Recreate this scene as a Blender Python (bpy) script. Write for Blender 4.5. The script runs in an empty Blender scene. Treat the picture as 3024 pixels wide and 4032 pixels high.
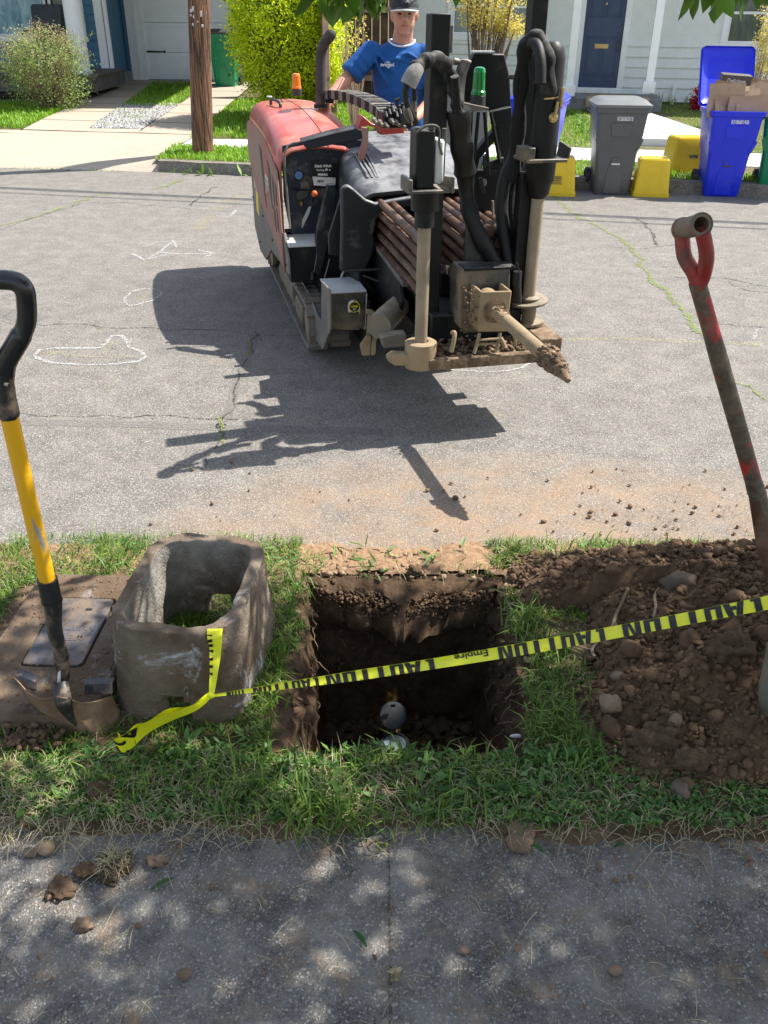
import bpy, math, random
import numpy as np
from mathutils import Vector, Matrix, Euler, noise as mnoise
R = math.radians
random.seed(7)
rng = np.random.default_rng(11)
SC = bpy.context.scene
# ------------------------------------------------------------------ camera
FPX = 3400.0
TH = math.atan(1966 / FPX)
CAMH = 1.7
ROLL = R(0.57)
cam = bpy.data.cameras.new('camera')
cam.lens = FPX / 4032 * 36.0
cam.sensor_width = 36.0
cam.sensor_fit = 'AUTO'
cam.clip_start = 0.05
cam.clip_end = 2000
camo = bpy.data.objects.new('camera', cam)
SC.collection.objects.link(camo)
camo.matrix_world = Matrix.Translation((0, 0, CAMH)) @ Euler((math.pi / 2 - TH, 0, 0)).to_matrix().to_4x4() @ Matrix.Rotation(ROLL, 4, 'Z')
SC.camera = camo
# ------------------------------------------------------------------ light
SUN = Vector((0.68, 0.25, 1.0)).normalized()
SUN_EL = math.asin(SUN.z)
SUN_AZ = math.atan2(SUN.x, SUN.y)
world = bpy.data.worlds.new('World')
SC.world = world
world.use_nodes = True
wn = world.node_tree
wn.nodes.clear()
sky = wn.nodes.new('ShaderNodeTexSky')
sky.sky_type = 'NISHITA'
sky.sun_disc = False
sky.sun_elevation = SUN_EL
sky.sun_rotation = SUN_AZ
bg = wn.nodes.new('ShaderNodeBackground')
bg.inputs['Strength'].default_value = 0.135
wo = wn.nodes.new('ShaderNodeOutputWorld')
hs = wn.nodes.new('ShaderNodeHueSaturation')
hs.inputs['Saturation'].default_value = .62
wn.links.new(sky.outputs[0], hs.inputs['Color'])
wn.links.new(hs.outputs[0], bg.inputs[0])
wn.links.new(bg.outputs[0], wo.inputs[0])
sl = bpy.data.lights.new('sun', 'SUN')
sl.energy = 5.0
sl.angle = R(0.5)
sl.color = (1.0, 0.95, 0.87)
so = bpy.data.objects.new('sun', sl)
SC.collection.objects.link(so)
so.location = (8, 3, 12)
so.rotation_euler = SUN.to_track_quat('Z', 'Y').to_euler()
SC.view_settings.view_transform = 'Standard'
SC.view_settings.look = 'None'
SC.view_settings.exposure = 0.88
SC.view_settings.gamma = 1.0
SC.cycles.max_bounces = 6
SC.cycles.transparent_max_bounces = 8
SC.cycles.use_denoising = True

# ------------------------------------------------------------------ pixel to place
ct, st = math.cos(TH), math.sin(TH)
cR, sR = math.cos(ROLL), math.sin(ROLL)
AN = R(13.4)
ca, sa = math.cos(AN), math.sin(AN)


def ray(px, py):
    x = (px - 1512) / FPX
    y = -(py - 2016) / FPX
    xr = x * cR - y * sR
    yr = y * cR + x * sR
    return (xr, ct + st * yr, -st + ct * yr)


def G(px, py, z=0.0):
    r = ray(px, py)
    t = (z - CAMH) / r[2]
    return Vector((r[0] * t, r[1] * t, z))


def GS(px, py):
    r = ray(px, py)
    t = (.12 - .033 * 12.8 - CAMH) / (r[2] - .033 * r[1])
    return Vector((r[0] * t, r[1] * t, CAMH + r[2] * t))


def D(px, py, d):
    r = ray(px, py)
    t = d / r[1]
    return Vector((r[0] * t, d, CAMH + r[2] * t))


def W(px, py, w):
    r = ray(px, py)
    rw = ca * r[1] - sa * r[0]
    t = w / rw
    return Vector((ca * r[0] * t + sa * r[1] * t, w, CAMH + r[2] * t))


def U(px, py, u):
    r = ray(px, py)
    t = u / (ca * r[0] + sa * r[1])
    return Vector((u, (ca * r[1] - sa * r[0]) * t, CAMH + r[2] * t))


def terr(y):
    return .12 + max(0, y - 12.8) * .033


# ------------------------------------------------------------------ materials
MATS = {}


def new_mat(name):
    m = bpy.data.materials.new(name)
    m.use_nodes = True
    nt = m.node_tree
    nt.nodes.clear()
    out = nt.nodes.new('ShaderNodeOutputMaterial')
    p = nt.nodes.new('ShaderNodeBsdfPrincipled')
    nt.links.new(p.outputs[0], out.inputs[0])
    MATS[name] = m
    return m, nt, p, out


def N(nt, t, **kw):
    n = nt.nodes.new(t)
    for k, v in kw.items():
        if k in n.inputs:
            n.inputs[k].default_value = v
        else:
            setattr(n, k, v)
    return n


def ramp(nt, src, a, b, ca_=(0, 0, 0, 1), cb=(1, 1, 1, 1)):
    r = nt.nodes.new('ShaderNodeValToRGB')
    r.color_ramp.elements[0].position = a
    r.color_ramp.elements[0].color = ca_
    r.color_ramp.elements[1].position = b
    r.color_ramp.elements[1].color = cb
    nt.links.new(src, r.inputs[0])
    return r.outputs[0]


def mix(nt, fac, a, b, mode='MIX'):
    n = nt.nodes.new('ShaderNodeMix')
    n.data_type = 'RGBA'
    n.blend_type = mode
    if isinstance(fac, (int, float)):
        n.inputs[0].default_value = fac
    else:
        nt.links.new(fac, n.inputs[0])
    for i, v in ((6, a), (7, b)):
        if isinstance(v, (tuple, list)):
            n.inputs[i].default_value = (*v[:3], 1)
        else:
            nt.links.new(v, n.inputs[i])
    return n.outputs[2]


def noise_f(nt, co, scale, detail=4, rough=.6, dist=0):
    n = N(nt, 'ShaderNodeTexNoise', Scale=scale, Detail=detail, Roughness=rough, Distortion=dist)
    nt.links.new(co, n.inputs['Vector'])
    return n.outputs[0]


def mmath(nt, op, a, b=0.0, clamp=False):
    n = nt.nodes.new('ShaderNodeMath')
    n.operation = op
    n.use_clamp = clamp
    for i, v in enumerate((a, b)):
        if isinstance(v, (int, float)):
            n.inputs[i].default_value = v
        else:
            nt.links.new(v, n.inputs[i])
    return n.outputs[0]


def bump(nt, p, h, strength=.3, dist=.01):
    b = nt.nodes.new('ShaderNodeBump')
    b.inputs['Strength'].default_value = strength
    b.inputs['Distance'].default_value = dist
    nt.links.new(h, b.inputs['Height'])
    nt.links.new(b.outputs[0], p.inputs['Normal'])


def mat(name, base, rough=.6, metal=0.0, var=.25, vs=6.0, dirt=None, da=.45, ds=5.0, bs=60.0, bstr=.12, coat=0.0, spec=.5, top=None, ta=.6, alpha=None):
    """painted / weathered surface: colour varies with noise, optional dirt blotches, optional paler upward faces for dust and painted gloss"""
    if name in MATS:
        return MATS[name]
    m, nt, p, out = new_mat(name)
    tc = N(nt, 'ShaderNodeTexCoord')
    co = tc.outputs['Object']
    n1 = noise_f(nt, co, vs, 5)
    dk = tuple(max(0, c * (1 - var)) for c in base)
    lt = tuple(min(1, c * (1 + var)) for c in base)
    col = mix(nt, ramp(nt, n1, .3, .7), dk, lt)
    if dirt:
        n2 = noise_f(nt, co, ds, 8, .65)
        f = ramp(nt, n2, .62 - da * .35, .78 - da * .25)
        col = mix(nt, f, col, dirt)
        rr = mix(nt, f, (rough,) * 3, (.9,) * 3)
        nt.links.new(rr, p.inputs['Roughness'])
    else:
        p.inputs['Roughness'].default_value = rough
    if top:  # paler by face normal: settled dust, with gloss put into the colour
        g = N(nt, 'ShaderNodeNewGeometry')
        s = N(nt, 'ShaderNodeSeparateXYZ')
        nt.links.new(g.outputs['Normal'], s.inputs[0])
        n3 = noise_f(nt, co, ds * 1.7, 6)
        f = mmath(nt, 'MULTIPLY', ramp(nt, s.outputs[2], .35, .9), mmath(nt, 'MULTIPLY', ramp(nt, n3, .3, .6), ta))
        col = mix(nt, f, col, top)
    nt.links.new(col, p.inputs['Base Color'])
    p.inputs['Metallic'].default_value = metal
    p.inputs['Specular IOR Level'].default_value = spec
    if coat:
        p.inputs['Coat Weight'].default_value = coat
        p.inputs['Coat Roughness'].default_value = .15
    if bstr:
        bump(nt, p, noise_f(nt, co, bs, 4), bstr, .004)
    return m


def leaf_mat(name, dark, light, trans=.45, tcol=None, rough=.5):
    m, nt, p, out = new_mat(name)
    at = N(nt, 'ShaderNodeAttribute', attribute_name='tint')
    c = mix(nt, at.outputs['Fac'], dark, light)
    nt.links.new(c, p.inputs['Base Color'])
    p.inputs['Roughness'].default_value = rough
    tr = N(nt, 'ShaderNodeBsdfTranslucent')
    tl = mix(nt, 1.0, c, tcol or (1.0, 1.0, .55), 'MULTIPLY')
    g = N(nt, 'ShaderNodeBrightContrast')
    nt.links.new(tl, g.inputs[0])
    nt.links.new(g.outputs[0], tr.inputs[0])
    ms = N(nt, 'ShaderNodeMixShader')
    ms.inputs[0].default_value = trans
    nt.links.new(p.outputs[0], ms.inputs[1])
    nt.links.new(tr.outputs[0], ms.inputs[2])
    nt.links.new(ms.outputs[0], out.inputs[0])
    return m


# ------------------------------------------------------------------ mesh building
class MB:
    def __init__(s):
        s.v = []
        s.f = []

    def add(s, vs, fs):
        o = len(s.v)
        s.v += [tuple(v) for v in vs]
        s.f += [tuple(i + o for i in f) for f in fs]
        return s

    def box(s, c, size, rot=None):
        c = Vector(c)
        hx, hy, hz = size[0] / 2, size[1] / 2, size[2] / 2
        vs = [Vector((x, y, z)) for x in (-hx, hx) for y in (-hy, hy) for z in (-hz, hz)]
        if rot is not None:
            M = rot if isinstance(rot, Matrix) else Euler(rot).to_matrix()
            vs = [M @ v for v in vs]
        return s.add([v + c for v in vs], [(0, 1, 3, 2), (4, 6, 7, 5), (0, 4, 5, 1), (2, 3, 7, 6), (0, 2, 6, 4), (1, 5, 7, 3)])

    def b2(s, lo, hi):
        return s.box([(a + b) / 2 for a, b in zip(lo, hi)], [abs(b - a) for a, b in zip(lo, hi)])

    def prism(s, pts, ext):
        n = len(pts)
        ext = Vector(ext)
        pts = [Vector(p) for p in pts]
        return s.add(pts + [p + ext for p in pts], [tuple(range(n))[::-1], tuple(range(n, 2 * n))] + [(i, (i + 1) % n, (i + 1) % n + n, i + n) for i in range(n)])

    def tube(s, pts, r, n=12, caps=True, sq=1.0):
        pts = [Vector(p) for p in pts]
        rs = r if isinstance(r, (list, tuple)) else [r] * len(pts)
        o = len(s.v)
        up = None
        for i, p in enumerate(pts):
            d = (pts[min(i + 1, len(pts) - 1)] - pts[max(i - 1, 0)]).normalized()
            if up is None:
                up = Vector((0, 0, 1)) if abs(d.z) < .9 else Vector((1, 0, 0))
            a = d.cross(up).normalized()
            b = a.cross(d).normalized()
            up = b
            for k in range(n):
                t = 2 * math.pi * k / n
                s.v.append(tuple(p + a * rs[i] * math.cos(t) + b * rs[i] * sq * math.sin(t)))
        for i in range(len(pts) - 1):
            for k in range(n):
                s.f.append((o + i * n + k, o + i * n + (k + 1) % n, o + (i + 1) * n + (k + 1) % n, o + (i + 1) * n + k))
        if caps:
            s.f.append(tuple(o + k for k in range(n))[::-1])
            s.f.append(tuple(o + (len(pts) - 1) * n + k for k in range(n)))
        return s

    def loft(s, rings, closed=True, caps=True):
        o = len(s.v)
        n = len(rings[0])
        for rg in rings:
            s.v += [tuple(p) for p in rg]
        for i in range(len(rings) - 1):
            for k in range(n if closed else n - 1):
                s.f.append((o + i * n + k, o + i * n + (k + 1) % n, o + (i + 1) * n + (k + 1) % n, o + (i + 1) * n + k))
        if caps:
            s.f.append(tuple(o + k for k in range(n))[::-1])
            s.f.append(tuple(o + (len(rings) - 1) * n + k for k in range(n)))
        return s

    def lathe(s, c, prof, n=20, axis=(0, 0, 1)):
        ax = Vector(axis).normalized()
        q = ax.to_track_quat('Z', 'Y')
        c = Vector(c)
        rings = [[c + q @ Vector((r * math.cos(2 * math.pi * k / n), r * math.sin(2 * math.pi * k / n), z)) for k in range(n)] for r, z in prof]
        return s.loft(rings)

    def ell(s, c, r, n=12, m=8, rot=None):
        c = Vector(c)
        M = Euler(rot).to_matrix() if rot is not None else Matrix.Identity(3)
        rings = []
        for i in range(m + 1):
            t = -math.pi / 2 + math.pi * i / m
            rr = max(math.cos(t), .02)
            rings.append([c + M @ Vector((r[0] * rr * math.cos(2 * math.pi * k / n), r[1] * rr * math.sin(2 * math.pi * k / n), r[2] * math.sin(t))) for k in range(n)])
        return s.loft(rings)

    def cap(s, a, b, r0, r1=None, n=12):
        """tapered limb with round ends"""
        r1 = r0 if r1 is None else r1
        a, b = Vector(a), Vector(b)
        d = (b - a).normalized()
        return s.tube([a - d * r0 * .8, a - d * r0 * .5, a, b, b + d * r1 * .5, b + d * r1 * .8], [r0 * .45, r0 * .8, r0, r1, r1 * .8, r1 * .45], n)

    def text(s, body, M, size=1.0, bold=0.0, depth=0.0, align='CENTER', fn=None):
        cu = bpy.data.curves.new('t', 'FONT')
        cu.body = body
        cu.size = size
        cu.align_x = align
        cu.align_y = 'CENTER'
        cu.offset = bold
        cu.extrude = depth
        cu.resolution_u = 3
        ob = bpy.data.objects.new('t', cu)
        SC.collection.objects.link(ob)
        bpy.context.view_layer.update()
        me = ob.evaluated_get(bpy.context.evaluated_depsgraph_get()).to_mesh()
        vs = [v.co.copy() for v in me.vertices]
        fs = [tuple(p.vertices) for p in me.polygons]
        ob.evaluated_get(bpy.context.evaluated_depsgraph_get()).to_mesh_clear()
        bpy.data.objects.remove(ob)
        bpy.data.curves.remove(cu)
        if fn:
            vs = [fn(v) for v in vs]
        else:
            vs = [M @ v for v in vs]
        return s.add(vs, fs)


ORG = {}


def thing(name, label, cat, loc=(0, 0, 0), group=None, rz=0.0):
    o = bpy.data.objects.new(name, None)
    SC.collection.objects.link(o)
    o.empty_display_size = .1
    o.location = loc
    o.rotation_euler = (0, 0, rz)
    o['label'] = label
    o['category'] = cat
    if group:
        o['group'] = group
    ORG[o.name] = Vector(loc) if rz == 0 else Vector((0, 0, 0))
    return o


def tag(o, label=None, cat=None, group=None, kind=None):
    for k, v in (('label', label), ('category', cat), ('group', group), ('kind', kind)):
        if v:
            o[k] = v
    return o


def link_mesh(name, me, m, parent):
    o = bpy.data.objects.new(name, me)
    SC.collection.objects.link(o)
    if m:
        me.materials.append(m if not isinstance(m, str) else MATS[m])
    if parent is not None:
        o.parent = parent
    return o


def build(mb, name, m, parent=None, bevel=0.0, smooth=35, seg=2, org=None, subd=0):
    if org is None:
        org = ORG.get(parent.name, Vector((0, 0, 0))) if parent is not None else Vector((0, 0, 0))
    me = bpy.data.meshes.new(name)
    vs = [(v[0] - org[0], v[1] - org[1], v[2] - org[2]) for v in mb.v]
    me.from_pydata(vs, [], mb.f)
    me.validate()
    me.update()
    o = link_mesh(name, me, m, parent)
    if parent is not None:
        ORG[o.name] = Vector(org)
    import bmesh
    bm = bmesh.new()
    bm.from_mesh(me)
    bmesh.ops.recalc_face_normals(bm, faces=bm.faces)
    bm.to_mesh(me)
    bm.free()
    if smooth:
        me.polygons.foreach_set('use_smooth', [True] * len(me.polygons))
        me.set_sharp_from_angle(angle=R(smooth))
    if bevel:
        b = o.modifiers.new('bevel', 'BEVEL')
        b.width = bevel
        b.segments = seg
        b.limit_method = 'ANGLE'
        b.angle_limit = R(35)
        b.harden_normals = False
    if subd:
        b = o.modifiers.new('sub', 'SUBSURF')
        b.levels = b.render_levels = subd
    return o


def remesh(mb, name, m, parent, voxel=.01, smooth_it=4, org=None):
    """fuse overlapping shapes into one continuous skin"""
    o = build(mb, name, m, parent, org=org)
    r = o.modifiers.new('r', 'REMESH')
    r.mode = 'VOXEL'
    r.voxel_size = voxel
    r.use_smooth_shade = True
    s = o.modifiers.new('s', 'SMOOTH')
    s.iterations = smooth_it
    s.factor = .5
    return o


def npmesh(name, V, F, m, parent=None, tint=None, smooth=False):
    """V (n,3) verts, F (k,3|4) faces"""
    me = bpy.data.meshes.new(name)
    V = np.asarray(V, dtype=np.float32)
    F = np.asarray(F, dtype=np.int32)
    me.vertices.add(len(V))
    me.vertices.foreach_set('co', V.ravel())
    k = F.shape[1]
    me.loops.add(F.size)
    me.loops.foreach_set('vertex_index', F.ravel())
    me.polygons.add(len(F))
    me.polygons.foreach_set('loop_start', np.arange(0, F.size, k, dtype=np.int32))
    if smooth:
        me.polygons.foreach_set('use_smooth', np.ones(len(F), dtype=bool))
    me.update(calc_edges=True)
    if tint is not None:
        a = me.attributes.new('tint', 'FLOAT', 'POINT')
        a.data.foreach_set('value', np.asarray(tint, dtype=np.float32))
    return link_mesh(name, me, m, parent)


def norm(a):
    return a / np.maximum(np.linalg.norm(a, axis=1, keepdims=True), 1e-9)


def blades(P, H, wd, lean=.5, bend=.5, az=None):
    """grass blades: 5 verts, 3 triangles each"""
    n = len(P)
    az = rng.uniform(0, 2 * np.pi, n) if az is None else az
    dr = np.stack([np.cos(az), np.sin(az), np.zeros(n)], 1)
    sd = np.stack([-np.sin(az), np.cos(az), np.zeros(n)], 1)
    H = np.broadcast_to(H, n)
    l = rng.uniform(0.1, 1, n) * lean
    wd = np.broadcast_to(wd, n)[:, None]
    up = np.array([0, 0, 1.0])
    h = H[:, None]
    m = P + up * h * .6 + dr * (l * H * .45)[:, None]
    t = P + up * h * np.clip(1 - bend * l, .1, 1)[:, None] + dr * (l * H * 1.25)[:, None]
    V = np.stack([P - sd * wd, P + sd * wd, m - sd * wd * .8, m + sd * wd * .8, t], 1).reshape(-1, 3)
    b = (np.arange(n) * 5)[:, None]
    F = np.concatenate([b + np.array([[0, 1, 3]]), b + np.array([[0, 3, 2]]), b + np.array([[2, 3, 4]])], 0)
    tn = np.repeat(rng.uniform(0, 1, n), 5)
    return V, F, tn


def leaves(P, L, asp=.5, up_bias=.6, droop=0.0, dirs=None, fold=.15):
    """leaf = 6 verts, 4 triangles (folded along the midrib)"""
    n = len(P)
    nr = rng.normal(size=(n, 3))
    nr[:, 2] = np.abs(nr[:, 2]) + up_bias
    nr = norm(nr)
    d = rng.normal(size=(n, 3)) if dirs is None else dirs + rng.normal(size=(n, 3)) * .5
    d[:, 2] -= droop
    d = norm(d - nr * np.sum(d * nr, 1, keepdims=True))
    s = np.cross(nr, d)
    L = np.broadcast_to(L, n)[:, None]
    w = L * asp * .5
    a = P
    t = P + d * L
    m1 = P + d * L * .38
    l1, r1 = m1 - s * w + nr * w * fold * 2, m1 + s * w + nr * w * fold * 2
    m2 = P + d * L * .72 - nr * L * .03
    l2, r2 = m2 - s * w * .7 + nr * w * fold, m2 + s * w * .7 + nr * w * fold
    V = np.stack([a, l1, m1, r1, l2, m2, r2, t], 1).reshape(-1, 3)
    b = (np.arange(n) * 8)[:, None]
    F = np.concatenate([b + np.array([[q]]).reshape(1, 3) for q in ((0, 2, 1), (0, 3, 2), (1, 2, 5), (1, 5, 4), (2, 3, 6), (2, 6, 5), (4, 5, 7), (5, 6, 7))], 0)
    return V, F, np.repeat(rng.uniform(0, 1, n), 8)


def join(*parts):
    Vs, Fs, Ts = [], [], []
    o = 0
    for V, F, T in parts:
        Vs.append(V)
        Fs.append(F + o)
        Ts.append(T)
        o += len(V)
    return np.concatenate(Vs), np.concatenate(Fs), np.concatenate(Ts)


def ico(sub=1):
    import bmesh
    bm = bmesh.new()
    bmesh.ops.create_icosphere(bm, subdivisions=sub, radius=1)
    V = np.array([v.co[:] for v in bm.verts])
    F = np.array([[v.index for v in f.verts] for f in bm.faces])
    bm.free()
    return V, F


def clods(P, S, sub=1, rough=.5, flat=.75):
    V0, F0 = ico(sub)
    n, k = len(P), len(V0)
    S = np.broadcast_to(S, n)
    sc = rng.uniform(.6, 1.2, (n, 1, 3)) * S[:, None, None]
    sc[:, :, 2] *= flat
    rr = 1 + rng.normal(size=(n, k, 1)) * rough * .5
    V = V0[None] * rr * sc
    a = rng.uniform(0, 2 * np.pi, n)
    c, s = np.cos(a)[:, None], np.sin(a)[:, None]
    X = V[:, :, 0] * c - V[:, :, 1] * s
    Y = V[:, :, 0] * s + V[:, :, 1] * c
    V = np.stack([X, Y, V[:, :, 2]], 2) + P[:, None, :]
    F = (F0[None] + (np.arange(n) * k)[:, None, None]).reshape(-1, 3)
    return V.reshape(-1, 3), F, np.repeat(rng.uniform(0, 1, n), k)


def fbm(x, y, s=1.0, o=4):
    return mnoise.fractal(Vector((x * s, y * s, 3.7)), 1.0, 2.0, o)


def copy_tree(o, parent=None):
    c = o.copy()
    SC.collection.objects.link(c)
    c.parent = parent
    for ch in list(o.children):
        copy_tree(ch, c)
    return c
# ================================================================== shared materials
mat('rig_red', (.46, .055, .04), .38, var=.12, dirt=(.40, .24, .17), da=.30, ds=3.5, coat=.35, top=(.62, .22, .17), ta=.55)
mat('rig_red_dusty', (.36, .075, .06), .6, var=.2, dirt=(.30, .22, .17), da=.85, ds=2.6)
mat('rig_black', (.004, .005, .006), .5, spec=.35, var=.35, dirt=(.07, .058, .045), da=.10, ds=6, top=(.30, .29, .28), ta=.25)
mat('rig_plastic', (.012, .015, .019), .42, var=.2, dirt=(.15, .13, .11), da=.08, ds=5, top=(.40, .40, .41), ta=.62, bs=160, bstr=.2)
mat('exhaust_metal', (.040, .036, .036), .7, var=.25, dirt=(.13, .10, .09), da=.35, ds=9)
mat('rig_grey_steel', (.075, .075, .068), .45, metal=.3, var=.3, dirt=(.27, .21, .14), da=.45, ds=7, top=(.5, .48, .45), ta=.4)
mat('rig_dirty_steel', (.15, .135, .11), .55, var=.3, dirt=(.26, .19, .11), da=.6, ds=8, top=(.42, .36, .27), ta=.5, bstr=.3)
mat('rig_side_grey', (.10, .095, .09), .6, var=.3, dirt=(.22, .19, .16), da=.7, ds=4)
mat('mud_tan', (.30, .225, .135), .85, var=.22, dirt=(.24, .17, .10), da=.35, ds=9, bstr=.5)
mat('mud_dark', (.12, .08, .05), .95, var=.4, dirt=(.30, .21, .13), da=.5, ds=22, bs=90, bstr=.9)
mat('tan_tube', (.30, .24, .165), .5, var=.18, dirt=(.22, .18, .12), da=.4, ds=5, bs=30, bstr=.25)
mat('rust_rod', (.10, .05, .03), .55, metal=.3, var=.4, dirt=(.26, .17, .11), da=.35, ds=9, bstr=.3)
mat('rod_steel', (.17, .12, .09), .42, metal=.5, var=.3, dirt=(.20, .11, .07), da=.5, ds=9)
mat('chrome', (.55, .55, .56), .2, metal=1.0, var=.1)
mat('rubber', (.022, .022, .023), .75, var=.3, dirt=(.16, .13, .10), da=.4, ds=7, bstr=.3)
mat('rubber_dusty', (.15, .138, .12), .8, var=.3, dirt=(.18, .15, .12), da=.7, ds=7, bstr=.3)
mat('hose', (.004, .004, .004), .6, var=.3)
mat('hose_sleeve', (.009, .009, .009), .9, var=.3, dirt=(.06, .055, .05), da=.2, ds=9, top=(.30, .29, .27), ta=.35, bs=45, bstr=.9)
mat('fabric_sleeve_light', (.26, .25, .235), .9, var=.2, dirt=(.4, .38, .35), da=.3, ds=9, bs=50, bstr=.8)
mat('panel_navy', (.013, .022, .038), .45, var=.3, dirt=(.20, .17, .14), da=.28, ds=7)
mat('white_label', (.7, .7, .68), .5, var=.08, dirt=(.35, .3, .25), da=.25, ds=20)
mat('light_pad', (.55, .57, .55), .6, var=.08, dirt=(.4, .38, .33), da=.2, ds=9)
mat('amber_lens', (.85, .22, .01), .2, var=.1, coat=.5)
mat('green_lens', (.0, .23, .05), .15, var=.15, coat=.6, bstr=0)
mat('dark_plastic', (.03, .03, .032), .5, var=.2)
mat('brass', (.45, .33, .15), .35, metal=.9, var=.2)
mat('knob_orange', (.75, .12, .02), .35, var=.1, coat=.3)
mat('yellow_sticker', (.78, .60, .03), .5, var=.08, dirt=(.4, .3, .15), da=.2, ds=20)
mat('ink_black', (.01, .01, .01), .6, var=0, bstr=0)
mat('ink_white', (.8, .8, .8), .5, var=0, bstr=0)
mat('gauge_blue', (.10, .22, .45), .25, var=.1, coat=.4)
mat('step_blue', (.10, .16, .20), .6, var=.2, dirt=(.4, .38, .34), da=.5, ds=6)
mat('grey_knob', (.34, .33, .30), .5, var=.2)
# ================================================================== materials of the ground
def speckle_mat(name, dark, mid, light, vscale, stain=None, stain_amt=.3, bstr=.5, patch=.18, glob=None, lt=.72):
    m, nt, p, out = new_mat(name)
    co = N(nt, 'ShaderNodeTexCoord').outputs['Object']
    v = N(nt, 'ShaderNodeTexVoronoi', Scale=vscale)
    nt.links.new(co, v.inputs['Vector'])
    sx = N(nt, 'ShaderNodeSeparateColor')
    nt.links.new(v.outputs['Color'], sx.inputs[0])
    c = mix(nt, ramp(nt, sx.outputs[0], .05, .6), dark, mid)
    c = mix(nt, ramp(nt, sx.outputs[1], lt, .99), c, light)
    n1 = noise_f(nt, co, vscale * .35, 6, .7)
    c = mix(nt, ramp(nt, n1, .35, .7), c, mix(nt, .5, c, dark))
    big = noise_f(nt, co, 1.1, 6, .6)
    c = mix(nt, mmath(nt, 'MULTIPLY', ramp(nt, big, .35, .65), patch), c, (mid[0] * .55, mid[1] * .55, mid[2] * .57))
    n5 = noise_f(nt, co, 6, 6, .7)
    c = mix(nt, mmath(nt, 'MULTIPLY', ramp(nt, n5, .4, .7), patch), c, light)
    if stain:
        n2 = noise_f(nt, co, 9, 8, .7)
        f = mmath(nt, 'MULTIPLY', ramp(nt, n2, .52, .72), stain_amt)
        if glob:
            cx, cy, rx, ry = glob
            s = N(nt, 'ShaderNodeSeparateXYZ')
            nt.links.new(co, s.inputs[0])
            dx = mmath(nt, 'POWER', mmath(nt, 'ABSOLUTE', mmath(nt, 'DIVIDE', mmath(nt, 'SUBTRACT', s.outputs[0], cx), rx)), 2.0)
            dy = mmath(nt, 'POWER', mmath(nt, 'ABSOLUTE', mmath(nt, 'DIVIDE', mmath(nt, 'SUBTRACT', s.outputs[1], cy), ry)), 2.0)
            k = mmath(nt, 'SUBTRACT', 1.0, mmath(nt, 'ADD', dx, dy), True)
            n3 = noise_f(nt, co, 4, 8, .75)
            g = mmath(nt, 'MULTIPLY', mmath(nt, 'POWER', k, .6), ramp(nt, n3, .32, .62))
            f = mmath(nt, 'MAXIMUM', mmath(nt, 'MULTIPLY', f, .35), mmath(nt, 'MULTIPLY', g, .72))
        c = mix(nt, f, c, stain)
    nt.links.new(c, p.inputs['Base Color'])
    p.inputs['Roughness'].default_value = .85
    p.inputs['Specular IOR Level'].default_value = .3
    h = mmath(nt, 'ADD', v.outputs['Distance'], mmath(nt, 'MULTIPLY', n1, 1.2))
    bump(nt, p, h, bstr, .004)
    return m


def soil_mat(name, a, b, scale=30, disp=.6, dusty=False):
    m, nt, p, out = new_mat(name)
    co = N(nt, 'ShaderNodeTexCoord').outputs['Object']
    n1 = noise_f(nt, co, scale, 10, .7)
    n2 = noise_f(nt, co, scale * .2, 6, .6)
    c = mix(nt, ramp(nt, n1, .3, .7), a, b)
    c = mix(nt, mmath(nt, 'MULTIPLY', ramp(nt, n2, .4, .7), .5), c, tuple(x * .55 for x in a))
    at = N(nt, 'ShaderNodeAttribute', attribute_name='tint')
    c = mix(nt, mmath(nt, 'MULTIPLY', at.outputs['Fac'], .45), c, tuple(min(1, x * 1.5) for x in b))
    if dusty:
        # pale dried dust trodden between the pit and the road
        s = N(nt, 'ShaderNodeSeparateXYZ')
        nt.links.new(co, s.inputs[0])
        n9 = noise_f(nt, co, 14, 8, .7)
        f = mmath(nt, 'MULTIPLY', ramp(nt, mmath(nt, 'ADD', s.outputs[1], mmath(nt, 'MULTIPLY', n9, .12)), 2.46 / 1, 2.54 / 1) if False else mmath(nt, 'MULTIPLY', mmath(nt, 'SUBTRACT', mmath(nt, 'ADD', s.outputs[1], mmath(nt, 'MULTIPLY', n9, .12)), 2.51), 11.0, True), 1.0, True)
        c = mix(nt, f, c, mix(nt, ramp(nt, n1, .35, .65), (.22, .13, .075), (.38, .25, .155)))
    nt.links.new(c, p.inputs['Base Color'])
    p.inputs['Roughness'].default_value = .95
    p.inputs['Specular IOR Level'].default_value = .15
    bump(nt, p, n1, disp, .012)
    return m


speckle_mat('asphalt', (.085, .079, .073), (.195, .182, .167), (.48, .45, .40), 230, (.34, .22, .13), .45, .55, .2, (.55, 2.75, 1.5, .75))
speckle_mat('aggregate', (.060, .056, .052), (.16, .15, .14), (.50, .47, .42), 250, (.25, .17, .10), .8, .7, .42, None, .84)
speckle_mat('concrete_far', (.34, .29, .225), (.44, .38, .30), (.54, .48, .39), 130, (.36, .31, .25), .5, .15, .2)
speckle_mat('concrete_new', (.62, .62, .62), (.70, .70, .70), (.78, .78, .78), 130, (.55, .54, .52), .3, .1, .05)
speckle_mat('kerb_old', (.09, .08, .06), (.20, .18, .15), (.38, .35, .30), 90, (.08, .08, .06), .8, .4, .4)
soil_mat('soil', (.060, .040, .026), (.155, .105, .066), 34)
soil_mat('soil_dry', (.16, .11, .07), (.36, .25, .16), 40)
soil_mat('strip_soil', (.09, .06, .038), (.23, .16, .10), 40, .8, True)
soil_mat('soil_red', (.13, .08, .05), (.27, .175, .11), 60)
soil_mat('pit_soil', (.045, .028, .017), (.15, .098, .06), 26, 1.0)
soil_mat('verge_soil', (.10, .10, .045), (.20, .17, .09), 50)
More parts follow.
